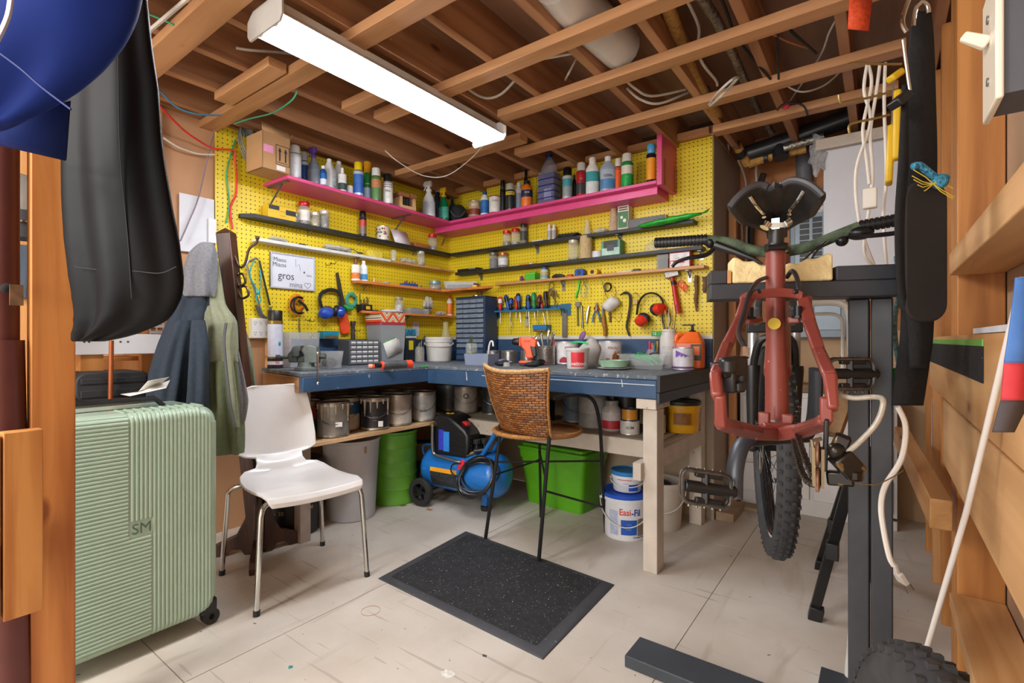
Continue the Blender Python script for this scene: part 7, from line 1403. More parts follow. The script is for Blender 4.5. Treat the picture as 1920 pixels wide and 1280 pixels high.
for k in range(6): g.bar((.0,-.07,.03*k+.01),(.0,.07,.03*k+.01),.004,.012).bar((.0,-.07+.028*k,.0),(.0,-.07+.028*k,.17),.004,.006)
g.build('mesh', mat('#a8a6aa', rough=.5), t); MB().box(-.10,-.02,-.065,.065,.0,.10).build('contents', mat('#8a3a34', var=.5, scale=30), t)
t = tag(MB().tube(spline([atd(30,355,1.75), atd(40,352,1.75), atd(46,370,1.75), atd(46,400,1.75)], 5), .05, 20).build('drain_elbow', mat('#77716a', rough=.35, var=.1)), 'grey plastic pipe elbow behind the foreground post', 'pipe')
t = tag(MB().tube([atd(44,398,1.75), atd(44,448,1.75)], .056, 20).build('rubber_coupling', mat('#2a2a2c', rough=.6)), 'black rubber coupling below the grey pipe elbow', 'coupling')
t = tag(MB().tube([V((.057*math.cos(a), .057*math.sin(a), 0))+atd(44,420,1.75) for a in [2*PI*k/20 for k in range(20)]], .006, 6, closed=True, flat=2).build('hose_clamp', CHROME), 'shiny steel clamp round the black rubber coupling', 'clamp')
t = tag(cloth([(40,460,16),(42,500,22),(42,560,20)], 1.9, 4, .006, .6, seed=44).build('dark_apron', mat('#3a4450', rough=.85, var=.15)), 'dark blue-grey cloth hanging behind the foreground post', 'cloth')
# things on the tan wall
for k, (u0, u1, v0, v1, c, x) in enumerate(((336,401,368,474,'#d3d5dc',.004),(391,405,410,455,'#dfe0e4',.02))):
    y0, y1 = yx(u0, x), yx(u1, x); pm_ = V((x,(y0+y1)/2,0)); t = tag(MB().box(x-.003, x+.004, y0, y1, zat(pm_, v1), zat(pm_, v0)).build('notice_board', mat(c, rough=.6, var=.04)), ('large white board pinned to the tan wall beside the pegboard','narrow white strip in front of the white board beside the pegboard')[k], 'board')
for y in (-2.4,-3.2): struct(MB().box(.04,.12,y-.04,y+.04,0,1.2).build('trim_7', FIRZ))
struct(MB().box(-.01,.03, yx(338,.03), yx(404,.03), .95, 1.40).build('wall_left', FIRZ))
# ---------- repair stand ----------
BP0, BP1 = V((2.611,-1.894)), V((2.950,-1.768))
t = thing('repair_stand', 'black painted timber stand carrying the bicycle, two posts and a cross beam', 'timber stand', (2.90,-1.74,0)); o_ = V((2.90,-1.74,0))
def w2(x, y, z): return V((x,y,z))-o_
MB().bar(w2(BP0.x,BP0.y,1.166), w2(BP1.x,BP1.y,1.166), .085, .033).build('cross_beam', BLACKWOOD, t, bevel=.002)
dv = (BP1-BP0)
for a, b in ((.0,.095),(.67,1.0)):
    p = BP0+dv*a; q = BP0+dv*b; MB().bar(w2(p.x,p.y,1.198), w2(q.x,q.y,1.198), .080, .030).build('top_block', BLACKWOOD, t, bevel=.002)
p = BP0+dv*.096; q = BP0+dv*.118; MB().bar(w2(p.x,p.y,1.198), w2(q.x,q.y,1.198), .078, .028).build('bare_end_grain', mat('#c08a52'), t)
for x0, x1 in ((2.868,2.906),(2.908,2.946)): MB().box(x0-2.90, x1-2.90, -.027, .06, 0, 1.149).build('post', BLACKWOOD, t, bevel=.003)
t2 = tag(MB().box(2.256, 3.05, -1.549, -1.420, 0, .038).build('floor_beam', mat('#3c4249', rough=.5, var=.15, scale=6), bevel=.003), 'dark slate painted beam lying on the floor at the bottom of the picture', 'beam')
t2 = tag(MB().box(2.775, 3.05, -1.400, -1.235, 0, .040).build('floor_beam', mat('#33383f', rough=.5, var=.15, scale=6), bevel=.003), 'short dark beam end on the floor left of the stand posts', 'beam')
FO = mat('#e8d19a', rough=.85, var=.15, scale=40, bump=.8)
for k, (a, b, h0, h1) in enumerate(((.125,.36,.056,.032),(.40,.655,.034,.056))):
    p = BP0+dv*a; q = BP0+dv*b
    tt = MB(); f0, f1 = V((p.x,p.y,1.184)), V((q.x,q.y,1.184)); n_ = 8; s_ = V((-dv.y, dv.x)).normalized()*.04; vs = []
    for j in range(n_+1):
        c = f0.lerp(f1, j/n_); hh = h0+(h1-h0)*j/n_+.003*math.sin(j*2)
        vs += [c-s_.to_3d(), c+s_.to_3d(), c+s_.to_3d()*.95+V((0,0,hh)), c-s_.to_3d()*.95+V((0,0,hh))]
    fs = [(3,2,1,0), tuple(4*n_+i for i in range(4))]+[(4*j+i, 4*j+(i+1)%4, 4*j+4+(i+1)%4, 4*j+4+i) for j in range(n_) for i in range(4)]
    tag(tt.add(vs, fs).build('foam_pad', FO, bevel=.004), ('left','right')[k]+' cream foam block cushioning the bicycle on the black beam', 'foam block', 'foam blocks on the stand')
# ---------- bicycle ----------
RD = mat('#813a31', rough=.42, var=.12, scale=8, spots=(70,.70,'#b98a80'), coat=.2); BK = mat('#1b1b1d', rough=.4, var=.2); BKM = mat('#242426', rough=.3, metal=.5, var=.2)
bo = atd(1455, 800, 1.02); bike = thing('bicycle', 'dull red full-suspension bicycle without rear wheel hung on the black stand', 'bicycle', bo)
fw, rt = V((-.13,.991,0)), V((.991,.13,0)); UP = V((0,0,1))
def A(u, v, d): return atd(u, v, d)-bo
def bp(name, mb, m, par=None, **k): return mb.build(name, m, par or bike, **k)
def pts(l): return [A(*q) for q in l]
bp('seat_tube', MB().tube(pts([(1454,466,1.0),(1454,600,1.01),(1455,640,1.015),(1456,700,1.02),(1457,785,1.02)]), [.0178,.0180,.0185,.0215,.0225], 24), RD)
bp('top_tube', MB().tube([A(1455,560,1.02), A(1455,560,1.02)+fw*.10+UP*.05, A(1462,505,1.40)], [.016,.018,.022], 18).tube([A(1457,700,1.02)+fw*.02, A(1463,520,1.42)-UP*.03], .026, 18), RD)
bp('head_tube', MB().tube([A(1463,545,1.42), A(1463,478,1.42)], .024, 18), RD)
bp('head_badge', MB().cyl(A(1452,607,1.0)+fw*.004, A(1452,607,1.0)-fw*.0155, .0115, n=24), mat('#d8b81c'))
bp('seat_clamp', MB().tube(pts([(1455,472,1.0),(1455,458,1.0)]), .022, 20).tube([A(1440,464,.975), A(1472,462,.965)], .006, 8), BKM)
bp('seatpost', MB().tube(pts([(1455,460,1.0),(1456,425,.995)]), .0145, 18), mat('#3a3a3a', rough=.3, metal=.6))
bp('post_head', MB().bar(A(1438,424,.985), A(1474,422,.975), .009, .010).bar(A(1455,430,.985), A(1455,410,.985), .012, .014).cyl(A(1433,427,.98), A(1439,418,.98), .009).cyl(A(1470,420,.975), A(1480,414,.975), .009), CHROME)
for s in (-1, 1): bp('saddle_rail', MB().tube(spline([A(1456,400,.985)+rt*s*.022-UP*.005, A(1456,396,.985)+rt*s*.024, A(1456,382,.96)+rt*s*.036+UP*.003, A(1456,380,.94)+rt*s*.046+UP*.02], 5), .0042, 8), CHROME)
so = A(1452,352,.905)
def sad(u, v):
    t_ = 2*u-1; s = v; w_ = .081*((1-.22*s/.5) if s < .5 else .78-.60*min(1, (s-.5)/.3)**.8)*(1 if s > .12 else .93+.07*s/.12) if s < .98 else .012
    if s >= .98: w_ = .014
    dx = .012*abs(t_)**1.5*(1-s)-.030*(1-s)**3*(abs(t_) > 0)*(math.cos(t_*PI)*.5+.5)*-1
    z = -.014*math.exp(-(t_/.22)**2)*(1-s)**2-.042*abs(t_)**2.6-.012*s+.012*(1-s)
    return so+rt*t_*w_+fw*(s*.255+dx)+UP*(z+.008)
bp('saddle', MB().grid(sad, 25, 22), mat('#202022', rough=.5, var=.1), solid=.012)
bp('saddle_edge', MB().tube([sad(i/24, 0) for i in range(25)], .0065, 8), mat('#3c3c40', rough=.4))
# handlebar
hc = A(1463,472,1.45)
def H(x, z=0, f_=0): return hc+rt*x+UP*z+fw*f_
HL = [H(-.36,.060),H(-.25,.058),H(-.20,.055),H(-.13,.038),H(-.07,.010),H(0,.0),H(.07,.008),H(.13,.030),H(.19,.052),H(.26,.060),H(.36,.070)]
bp('handlebar', MB().tube(spline(HL[2:9], 5), .0155, 14), mat('#51604a', rough=.8, var=.6, scale=30, bump=.6))
for a, b in ((HL[0],HL[2]),(HL[8],HL[10])):
    g = MB().tube([a, b], .0145, 16); n_ = 15
    for k in range(n_): c = a.lerp(b, (k+.5)/n_); dd = (b-a).normalized()*.0036; g.tube([c-dd, c+dd], .0172, 14)
    bp('grip', g, BK)
bp('brake_lever', MB().tube(spline([H(-.175,.03,-.01),H(-.20,.005,-.02),H(-.25,-.002,-.03),H(-.285,-.012,-.03),H(-.30,-.026,-.03)], 4), [.007]*8+[.0055]*9, 8).ball(H(-.19,.045), .018, 12, 8), BKM)
bp('lever_cover', MB().tube([H(-.175,.035,-.01),H(-.12,.008,-.02),H(-.07,-.018,-.02),H(-.045,-.035,-.02)], [.014,.010,.006,.003], 10), BK)
bp('brake_lever', MB().tube(spline([H(.16,.03),H(.20,.02,-.03),H(.27,.02,-.04),H(.34,.03,-.04)], 4), .006, 8).ball(H(.19,.035), .024, 12, 8, (1.4,1,.8)).ball(H(.15,.018), .016, 12, 8), BKM)
g = MB()
for s, e in ((.12,(1500,520,1.30)),(.11,(1480,515,1.30))): g.tube(spline([H(s,.018,-.02), H(s-.03,-.01,-.03), A(*e)], 5), .0025, 6)
bp('brake_cable', g, BK)
bp('stem', MB().bar(H(0,0,.0), H(0,-.01,-.045), .034, .034).tube([H(0,-.01,-.03), H(0,-.06,-.03)], .017, 14), BKM)
# front wheel and fork
WC = V((CX-.30, CY+1.925, .689))-bo; wf = V((-.278,.960,0)); wr = V((.960,.278,0)); WR_ = .36
def wp(a, r, s): return WC+(wf*math.cos(a)+UP*math.sin(a))*r+wr*s
def wheel(par, WC, wf, wr, tires='front_tire', KH=.0065):
    WR_ = .36
    def wp(a, r, s): return WC+(wf*math.cos(a)+UP*math.sin(a))*r+wr*s
    N = 96; tire = MB(); vs = []; K = 12; R2 = .032
    for i in range(N):
        for k in range(K): b = 2*PI*k/K; vs.append(wp(2*PI*i/N, WR_-.036+math.cos(b)*R2, math.sin(b)*R2))
    tire.add(vs, [(i*K+k, i*K+(k+1)%K, ((i+1)%N)*K+(k+1)%K, ((i+1)%N)*K+k) for i in range(N) for k in range(K)])
    NK = 64
    for i in range(NK):
        for k, (off, w_, l_) in enumerate(((-.024,.010,.009),(-.008,.011,.010),(.008,.011,.010),(.024,.010,.009))):
            a = 2*PI*(i+(.5 if k in (1, 2) else 0))/NK; r0 = WR_-.036+math.sqrt(max(0, R2**2-off**2)); da = l_/WR_/2
            c = [(a+sa*da, s_*w_/2) for sa, s_ in ((-1,-1),(1,-1),(1,1),(-1,1))]
            tire.add([wp(q, r0-.004, off+s_) for q, s_ in c]+[wp(q, r0+KH, off*1.05+s_*.85) for q, s_ in c], [(4,5,6,7),(0,1,5,4),(1,2,6,5),(2,3,7,6),(3,0,4,7)])
    tire.build(tires, mat('#333335', rough=.75, var=.25, scale=30), par)
    rim = MB(); vs = []; pr = [(.300,-.014),(.300,.014),(.286,.014),(.278,.006),(.278,-.006),(.286,-.014)]
    for i in range(N):
        for r_, s_ in pr: vs.append(wp(2*PI*i/N, r_, s_))
    rim.add(vs, [(i*6+k, i*6+(k+1)%6, ((i+1)%N)*6+(k+1)%6, ((i+1)%N)*6+k) for i in range(N) for k in range(6)]); rimo = rim.build('rim', mat('#2a2b2e', rough=.25, metal=.5), par)
    g = MB()
    for i in range(32): a = 2*PI*i/32; s = -1 if i % 2 else 1; g.tube([wp(a+.5*(1 if i % 4 < 2 else -1), .022, s*.028), wp(a, .28, 0)], .0011, 5)
    g.build('spokes', mat('#3a3a3c', rough=.3, metal=.8), par); MB().tube([wp(0,0,-.05), wp(0,0,.05)], .012, 12).tube([wp(0,0,-.031), wp(0,0,-.026)], .025, 18).tube([wp(0,0,.026), wp(0,0,.031)], .025, 18).build('hub', BKM, par)
    return wp, rimo
wp, rimo = wheel(bike, WC, wf, wr)
def arcband(wp, rimo, a0, a1, r0, r1, s_, m, nm):
    vs = []
    for j in range(9): a = a0+(a1-a0)*j/8; vs += [wp(a, r0, s_), wp(a, r1, s_)]
    MB().add(vs, [(2*j,2*j+1,2*j+3,2*j+2) for j in range(8)]).build(nm, m, rimo)
for a0 in (3.5, 4.4, 2.5): arcband(wp, rimo, a0, a0+.28, .288, .298, -.0148, mat('#c9c9cc'), 'white_decal'); arcband(wp, rimo, a0+.3, a0+.36, .288, .298, -.0148, mat('#c02a2a'), 'red_decal')
g = MB(); vs = [wp(2*PI*i/40, r, -.042+s) for i in range(40) for r, s in ((.075,0),(.09,0),(.09,.002),(.075,.002))]; g.add(vs, [(i*4+k, i*4+(k+1)%4, ((i+1)%40)*4+(k+1)%4, ((i+1)%40)*4+k) for i in range(40) for k in range(4)])
for i in range(6): g.tube([wp(PI/3*i, .02, -.041), wp(PI/3*i+.3, .077, -.041)], .003, 5)
bp('brake_disc', g, STEEL); bp('brake_caliper', MB().bar(WC+wr*-.048+UP*.03-wf*.05, WC+wr*-.048+UP*.10-wf*.07, .03, .028).cyl(WC+wr*-.06+UP*.02-wf*.05, WC+wr*-.03+UP*.02-wf*.05, .012), BK, bevel=.004)
cr = WC+UP*.435+wf*-.02
for s in (-1, 1):
    bp('fork_stanchion', MB().tube([cr+wr*.065*s-UP*.02, cr+wr*.065*s-UP*.20], .016, 18), mat('#c4c4c8', rough=.3, metal=.6))
    bp('fork_lower', MB().tube([cr+wr*.066*s-UP*.15, cr+wr*.066*s-UP*.165, cr+wr*.066*s-UP*.22, WC+wr*.064*s-UP*.01], [.024,.025,.021,.016], 18).ball(WC+wr*.064*s, .020, 12, 8), BK)
bp('fork_crown', MB().bar(cr-wr*.085-UP*.02, cr+wr*.085-UP*.02, .045, .035).tube([cr, H(0,-.05,-.03)], .017, 14).tube(spline([cr-wr*.066-UP*.17, cr-wr*.05-UP*.07-wf*.05, cr+wr*.0-UP*.05-wf*.06, cr+wr*.05-UP*.07-wf*.05, cr+wr*.066-UP*.17], 4), .013, 8), BK, bevel=.006)
bp('fork_sticker', MB().bar(cr+wr*.066-UP*.215-wf*.0245, cr+wr*.066-UP*.245-wf*.0235, .016, .001), mat('#c9b52a'))
# swing arm
def flat(l, w_, h_):
    """box-section arm through points"""
    P = pts(l); g = MB()
    for i in range(len(P)-1):
        e0 = (P[i+1]-P[i]).normalized()*.004; g.bar(P[i]-e0, P[i+1]+e0, w_[i], h_, up=fw, w1=w_[i+1])
    return g
bp('swing_arm_bridge', MB().grid(lambda u, v: (lambda a: A(1455-57*math.cos(a), 566-17*math.sin(a)**.8+(v*2-1)*8, .925+.015*math.sin(a)))(PI*(.02+.96*u)), 17, 3), RD, solid=.022, bevel=.003)
bp('upper_arm', flat([(1399,566,.925),(1388,600,.88),(1362,650,.81),(1342,705,.72),(1345,742,.70)], [.020,.018,.016,.016,.015], .020), RD, bevel=.004)
bp('upper_arm', flat([(1508,566,.925),(1518,606,.88),(1536,660,.81),(1556,706,.72),(1561,764,.70)], [.020,.021,.018,.018,.014], .020), RD, bevel=.004)
for k, (u, v) in enumerate(((1405,588),(1496,586))): bp('link_bolt', MB().tube([A(u,v-12,.90), A(u,v+8,.90)], .007, 12).tube([A(u,v+6,.90), A(u,v+10,.90)], .011, 10), BKM); bp('link_plate', MB().bar(A(u-8,v+14,.91), A(u+(16 if k == 0 else -4),v+12,.95), .02, .012), RD, bevel=.003)
for u in (1421, 1487): bp('linkage', MB().bar(A(u,568,.97), A(u,604,.99), .014, .035, up=fw), mat('#3a3f3f', rough=.5), bevel=.004)
for u in (1420, 1490): bp('rubber_bumper', MB().bar(A(u-5,548,.93), A(u+5,546,.93), .012, .009), BK, bevel=.003)
bp('chain_stay', flat([(1350,742,.70),(1352,793,.72),(1378,802,.80),(1418,811,.92),(1458,813,.97),(1500,808,.90),(1536,796,.78),(1546,788,.73)], [.014,.018,.024,.026,.026,.026,.022,.018], .016), RD, bevel=.004)
bp('dropout', MB().bar(A(1549,744,.71), A(1549,792,.71), .016, .022, up=fw), RD, bevel=.003)
bp('dropout_hanger', MB().bar(A(1550,785,.70), A(1546,880,.71), .012, .006, up=rt, w1=.02), BK, bevel=.002)
bp('pivot_clevis', MB().bar(A(1433,772,.97), A(1433,798,.97), .014, .02).bar(A(1477,776,.97), A(1477,798,.97), .014, .02).bar(A(1428,798,.965), A(1482,799,.965), .02, .014), RD, bevel=.003)
bp('rear_brake', MB().bar(A(1358,678,.74), A(1360,735,.74), .030, .035).bar(A(1378,672,.75), A(1380,722,.75), .026, .030).bar(A(1352,690,.72), A(1395,684,.74), .012, .03).cyl(A(1366,674,.71), A(1366,700,.71), .010).cyl(A(1385,735,.73), A(1385,715,.73), .009), BK, bevel=.003)
bp('brake_hose', MB().tube(spline(pts([(1398,668,.73),(1396,650,.74),(1388,635,.76),(1386,618,.80),(1395,585,.86),(1405,550,.92),(1420,528,.97),(1437,520,1.0)]), 6), .0042, 8).tube(spline(pts([(1475,520,1.02),(1485,508,1.0),(1494,520,.97),(1500,550,.93)]), 6), .0045, 8), mat('#2a2a2d', rough=.3))
bp('hose_fitting', MB().tube(pts([(1396,670,.73),(1397,652,.735)]), .0062, 10), CHROME)
# cranks and pedals
bp('crank_axle', MB().tube([A(1405,822,.98), A(1512,815,1.03)], .016, 16), BKM)
bp('crank_arm', MB().tube(spline(pts([(1404,822,.97),(1388,840,.96),(1378,880,.945),(1376,935,.93)]), 5), .0115, 12, flat=1.5), mat('#3a3d42', rough=.4, metal=.4, var=.15))
bp('crank_arm', MB().tube(spline(pts([(1512,815,1.03),(1524,790,1.03),(1529,740,1.02),(1530,692,1.01)]), 5), .0115, 12, flat=1.5), mat('#3a3d42', rough=.4, metal=.4, var=.15))
def pedal(c, dl, s):
    """cage pedal centred on c; dl is its long direction"""
    up2 = UP; dn = dl.cross(up2).normalized(); q = MB()
    loop = [c+dl*x+up2*y for x, y in rrect(-.045,.045,-.030,.030,.014,3)]
    q.tube(loop, .0035, 6, closed=True).tube([p_+dn*.012 for p_ in loop], .0035, 6, closed=True); g = MB().tube([c-dl*.04+dn*.006, c+dl*.055+dn*.006], .011, 12)
    for y in (-.02,.02): g.bar(c+dl*-.02+up2*y*1.2+dn*.006, c+dl*.03+up2*y*1.2+dn*.006, .012, .010)
    g.bar(c+up2*-.028+dn*.006, c+up2*.028+dn*.006, .014, .012)
    o = bp('pedal', g, BK, bevel=.002); 
    for x in (-.03,-.015,0,.015,.03):
        for y in (-.033,.033): q.lathe([(.003,-.006),(.0,.004)], c=c+dl*x+up2*y, n=6)
    q.build('toothed_cage', mat('#6d6a66', rough=.35, metal=.8, var=.4, scale=60), o)
pedal(A(1321,913,.93), (A(1362,920,.93)-A(1280,908,.93)).normalized(), 1); pedal(A(1590,700,1.02), (A(1640,700,1.02)-A(1540,700,1.02)).normalized(), 1)
# chain and derailleur
def chain(l, nm='chain'):
    P = spline(pts(l), 12); g = MB(); d = 0; last = P[0]; k = 0
    for a, b in zip(P[:-1], P[1:]):
        sg = (b-a).length
        while d < sg:
            c = a.lerp(b, d/sg); e = (b-a).normalized()*.0062; sd = rt*.0035
            for s in (-1, 1): g.bar(c-e+sd*s*(1 if k % 2 else .7), c+e+sd*s*(1 if k % 2 else .7), .0018, .0072, up=UP if abs(e.normalized().z) < .9 else fw)
            g.tube([c-sd*1.3, c+sd*1.3], .0026, 6); k += 1; d += .0127
        d -= sg
    return bp(nm, g, mat('#5a534a', rough=.35, metal=.85, var=.3))
chain([(1498,762,1.0),(1490,790,.97),(1500,830,.86),(1514,870,.76),(1526,895,.72)]); chain([(1484,800,.98),(1494,850,.86),(1506,890,.77),(1524,908,.72),(1538,905,.71)])
g = MB(); P0, P1 = A(1533,850,.71), A(1533,898,.71)
for c in (P0, P1): g.lathe([(.012,-.003),(.018,-.002),(.018,.002),(.012,.003)], c=c, axis='x', n=11)
bp('jockey_wheel', g, mat('#8d6a52', rough=.5)); bp('cage_plate', MB().bar(A(1524,836,.705), A(1526,908,.705), .004, .022, up=fw).bar(A(1542,840,.71), A(1542,912,.71), .004, .022, up=fw).tube(pts([(1524,838,.70),(1522,826,.70),(1540,822,.70)]), .003, 6), mat('#8a7a60', rough=.35, metal=.7))
bp('derailleur', MB().bar(A(1572,852,.69), A(1604,886,.685), .030, .028).bar(A(1560,828,.70), A(1590,840,.69), .022, .03).bar(A(1550,895,.71), A(1602,898,.69), .014, .02).ball(A(1568,845,.69), .012, 12, 8).cyl(A(1602,880,.68), A(1602,900,.68), .011, n=10), mat('#2c2722', rough=.3, metal=.6, var=.4, spots=(40,.6,'#6a5538')), bevel=.003)
bp('gear_cable', MB().tube(spline(pts([(1566,738,.72),(1600,746,.70),(1640,744,.68),(1656,752,.66),(1645,790,.66),(1615,825,.67),(1585,852,.685),(1580,865,.69)]), 7), .0036, 10), mat('#9d9588', rough=.35, var=.2, scale=120)); bp('cable_end', MB().tube(spline(pts([(1600,905,.69),(1640,908,.72),(1672,895,.76),(1693,882,.80)]), 5), .0009, 5).tube(pts([(1581,856,.686),(1578,872,.69)]), .0055, 8), STEEL)
# ---------- tripod, folded table, behind the bike ----------
t = thing('folding_tripod', 'black folding work tripod standing behind the timber posts', 'tripod', onz(1545, 1120, 0)); o2 = V(t.location)
for k, (f_, tp, w_) in enumerate(((onz(1527,1160,0), atd(1612,835,1.72), .034),(onz(1537,1066,0), atd(1600,860,2.05), .032),(onz(1640,1090,0), atd(1625,840,1.9), .034))):
    l = MB().bar(f_-o2+V((0,0,.03)), tp-o2, w_, w_*.7, up=fw).build('leg', mat('#141416', rough=.3, var=.1), t, bevel=.003); MB().bar(f_-o2, f_-o2+(tp-f_).normalized()*.055, w_*1.35, w_*1.1, up=fw).build('rubber_foot', BK, l, bevel=.003)
    c = f_.lerp(tp, .42)-o2; MB().bar(c-V((0,0,.03)), c+V((0,0,.03)), w_*1.5, w_*1.2).build('clamp', BK, l, bevel=.003)
t = thing('folded_table', 'pale grey folded table with rounded white rim behind the timber posts', 'folding table', atd(1590, 700, 1.45)); o2 = V(t.location)
MB().tube([q-o2 for q in [atd(1470,569,1.55), atd(1560,566,1.49)]+spline([atd(1575,568,1.48), atd(1588,576,1.47), atd(1594,600,1.47)], 4)+[atd(1598,700,1.47), V((*atd(1613,900,1.50)[:2],.50)), V((*atd(1590,1180,1.52)[:2],.02))]], .011, 10, flat=1.6).build('rim', mat('#cfcdc6', rough=.5, var=.08), t)
MB().tube([q-o2 for q in [atd(1470,590,1.55), atd(1555,588,1.50)]+spline([atd(1568,590,1.49), atd(1578,598,1.48), atd(1580,620,1.48)], 4)+[atd(1580,700,1.48)]], .005, 8).build('inner_rim', mat('#b5b2aa', rough=.5), t)
# ---------- nook behind the bicycle ----------
def ny(u, v, y): return ony(u, v, y)
p0, p1 = ny(1480,634,.60), ny(1588,345,.60); t = thing('electrical_panel', 'grey electrical breaker panel on the plywood behind the bicycle', 'breaker panel', (p0.x, .60, p0.z)); W = p1.x-p0.x; H_ = p1.z-p0.z; PG = mat('#77838d', rough=.4, metal=.2, var=.05)
MB().box(0, W, 0, .088, 0, H_).build('enclosure', PG, t, bevel=.008); MB().box(.03, W-.03, -.006, 0, .05, H_-.06).build('door', mat('#828e98', rough=.35, metal=.2, var=.05), t, bevel=.003)
g = MB()
for k in range(9): z = H_*.78-.036*k; g.box(.06,.11,-.016,-.006,z,z+.028).box(.13,.18,-.016,-.006,z,z+.028)
g.build('breakers', mat('#17181a', rough=.4), t); MB().box(.05,.20,-.008,-.006,H_*.84,H_*.88).build('warning_label', mat('#cfc8c8', var=.3, scale=60), t); MB().box(.05,.14,-.008,-.006,.16,.28).build('print', mat('#6c7680'), t)
MB().ball((W-.01,-.02,H_*.80), .026, 12, 8, (.6,.6,1.3)).build('orange_knob', mat('#e0861c', rough=.4), t)
t = thing('wall_cupboard', 'white wall cupboard with a cream cornice hanging above the handlebar', 'cupboard', (0,0,0)); CW = mat('#d5d5da', rough=.45, var=.03)
MB().box(2.665,3.13,.25,.68,1.40,2.13).build('carcass', CW, t, bevel=.002); MB().box(2.69,3.13,.235,.25,1.41,2.12).build('door', mat('#dcdce2', rough=.4, var=.02), t, bevel=.002); MB().box(2.63,3.14,.21,.68,2.13,2.19).build('cornice', mat('#cdbfae', rough=.5), t, bevel=.003)
t = tag(MB().ball(ny(1533,290,.24), .085, 16, 12, (.5,.25,1.3), fn=lambda d: d*(1+.25*math.sin(d.z*90+d.x*60))).build('plastic_film', mat('#c9c9cc', rough=.15, alpha=.45, var=.3, scale=30, bump=.8), smooth=False), 'crumpled clear plastic film hanging off the cupboard cornice', 'plastic film')
t = thing('dresser', 'low white dresser with knobs under the electrical panel, behind the front wheel', 'dresser', (0,0,0)); DW = mat('#d3cfcb', rough=.45, var=.04)
MB().box(2.19,3.0,.42,.68,.0,.74).build('carcass', DW, t, bevel=.003)
for x0, x1 in ((2.21,2.58),(2.60,2.98)):
    for z0, z1 in ((.10,.28),(.30,.48),(.50,.71)):
        d = MB().box(x0,x1,.405,.42,z0,z1).build('drawer', mat('#dad7d4', rough=.4, var=.03), t, bevel=.003); MB().ball(((x0+x1)/2,.39,(z0+z1)/2), .016, 12, 8).build('knob', STEEL, d)
t = tag(MB().box(2.33,2.75,.45,.62,.741,.79).build('clutter_box', mat('#8a7350', rough=.7, var=.5, scale=20), bevel=.004), 'cluttered flat wooden tray on top of the white dresser', 'tray')
for k, (x0, x1, y0, y1, z1, lb) in enumerate(((2.14,2.24,.02,.30,.05,'short worn board on the floor at the foot of the grey wall end'),(2.14,2.42,.30,.40,.022,'thin floor board in front of the white dresser'))):
    tag(MB().box(x0,x1,y0,y1,0,z1).build('floor_board', mat('#a58d72', rough=.7, var=.25), bevel=.003), lb, 'board')
tag(MB().box(2.15,2.19,.30,.34,0,1.9).build('stud', FIRZ), 'thin upright stick standing against the grey wall end', 'stick')
tag(MB().bar(atd(1588,745,2.1), atd(1563,815,2.0), .05, .03).build('plank', wood('#a8845c','#7c5c3a','z')), 'short worn plank leaning behind the timber posts', 'plank')
# pipes
ABS = mat('#26272b', rough=.35, var=.1)
def pipe(name, label, l, r, m, cat='pipe', k=6, **kw): return tag(MB().tube(spline(l, k), r, 14, **kw).build(name, m), label, cat)
pipe('drain_pipe', 'fat black plastic drain pipe running above the white cupboard', [ny(1392,292,.35), ny(1480,262,.35), ny(1600,218,.35)], .052, ABS)
pipe('drain_pipe', 'short black drain pipe stub dropping from the fat black pipe', [ny(1462,270,.35), ny(1464,296,.33)], .045, ABS)
pipe('conduit', 'vertical grey conduit rising from the electrical panel', [ny(1508,348,.62), ny(1506,262,.62)], .045, mat('#6b6c72', rough=.4))
YF = mat('#b98a45', rough=.8, var=.3, scale=60, bump=.6); g = MB().tube(spline([onz(1238,-20,2.36), onz(1262,40,2.34), onz(1300,140,2.30), onz(1335,200,2.25), ny(1362,240,.1), ny(1402,308,.35)], 6), .027, 12); g.tube(spline([ny(1402,308,.35), ny(1450,292,.37), ny(1512,278,.37)], 5), .027, 12)
tb = thing('insulated_pipe', 'yellow-wrapped water pipe bent along the ceiling with black tape bands', 'pipe', (0,0,0)); g.build('foam_wrap', YF, tb)
g = MB()
for a, b in (((1322,172),(1327,182)),((1348,218),(1352,224)),((1373,262),(1378,270)),((1387,286),(1391,293)),((1432,297),(1440,295)),((1457,290),(1463,288))):
    f_ = (lambda q: onz(*q, 2.27)) if a[0] < 1340 else (lambda q: ny(*q, .1+.25*min(1,(q[0]-1362)/40)))
    g.tube([f_(a), f_(b)], .0295, 14)
g.build('black_tape', BLK, tb)
pipe('foil_pipe', 'silver foil wrapped pipe crossing the ceiling joists', [onz(1305,-20,2.34), onz(1352,55,2.33), onz(1395,150,2.31), ny(1425,215,.1), ny(1447,250,.3)], .021, mat('#a29c90', rough=.3, metal=.8, var=.5, scale=60, bump=.8))
pipe('foil_pipe', 'silver foil wrapped pipe beside the cupboard film', [ny(1470,278,.3), ny(1545,256,.3)], .022, mat('#a29c90', rough=.3, metal=.8, var=.5, scale=60, bump=.8))
pipe('white_duct', 'big white plastic duct lying above the ceiling strapping', [onz(1042,-40,2.335), onz(1085,15,2.335), onz(1165,92,2.335)], .088, mat('#d9d4cc', rough=.45, var=.05))
pipe('white_duct', 'small rolled white tube above the big duct', [onz(1020,-12,2.345), onz(1060,12,2.345)], .045, mat('#c9bfae', rough=.5))
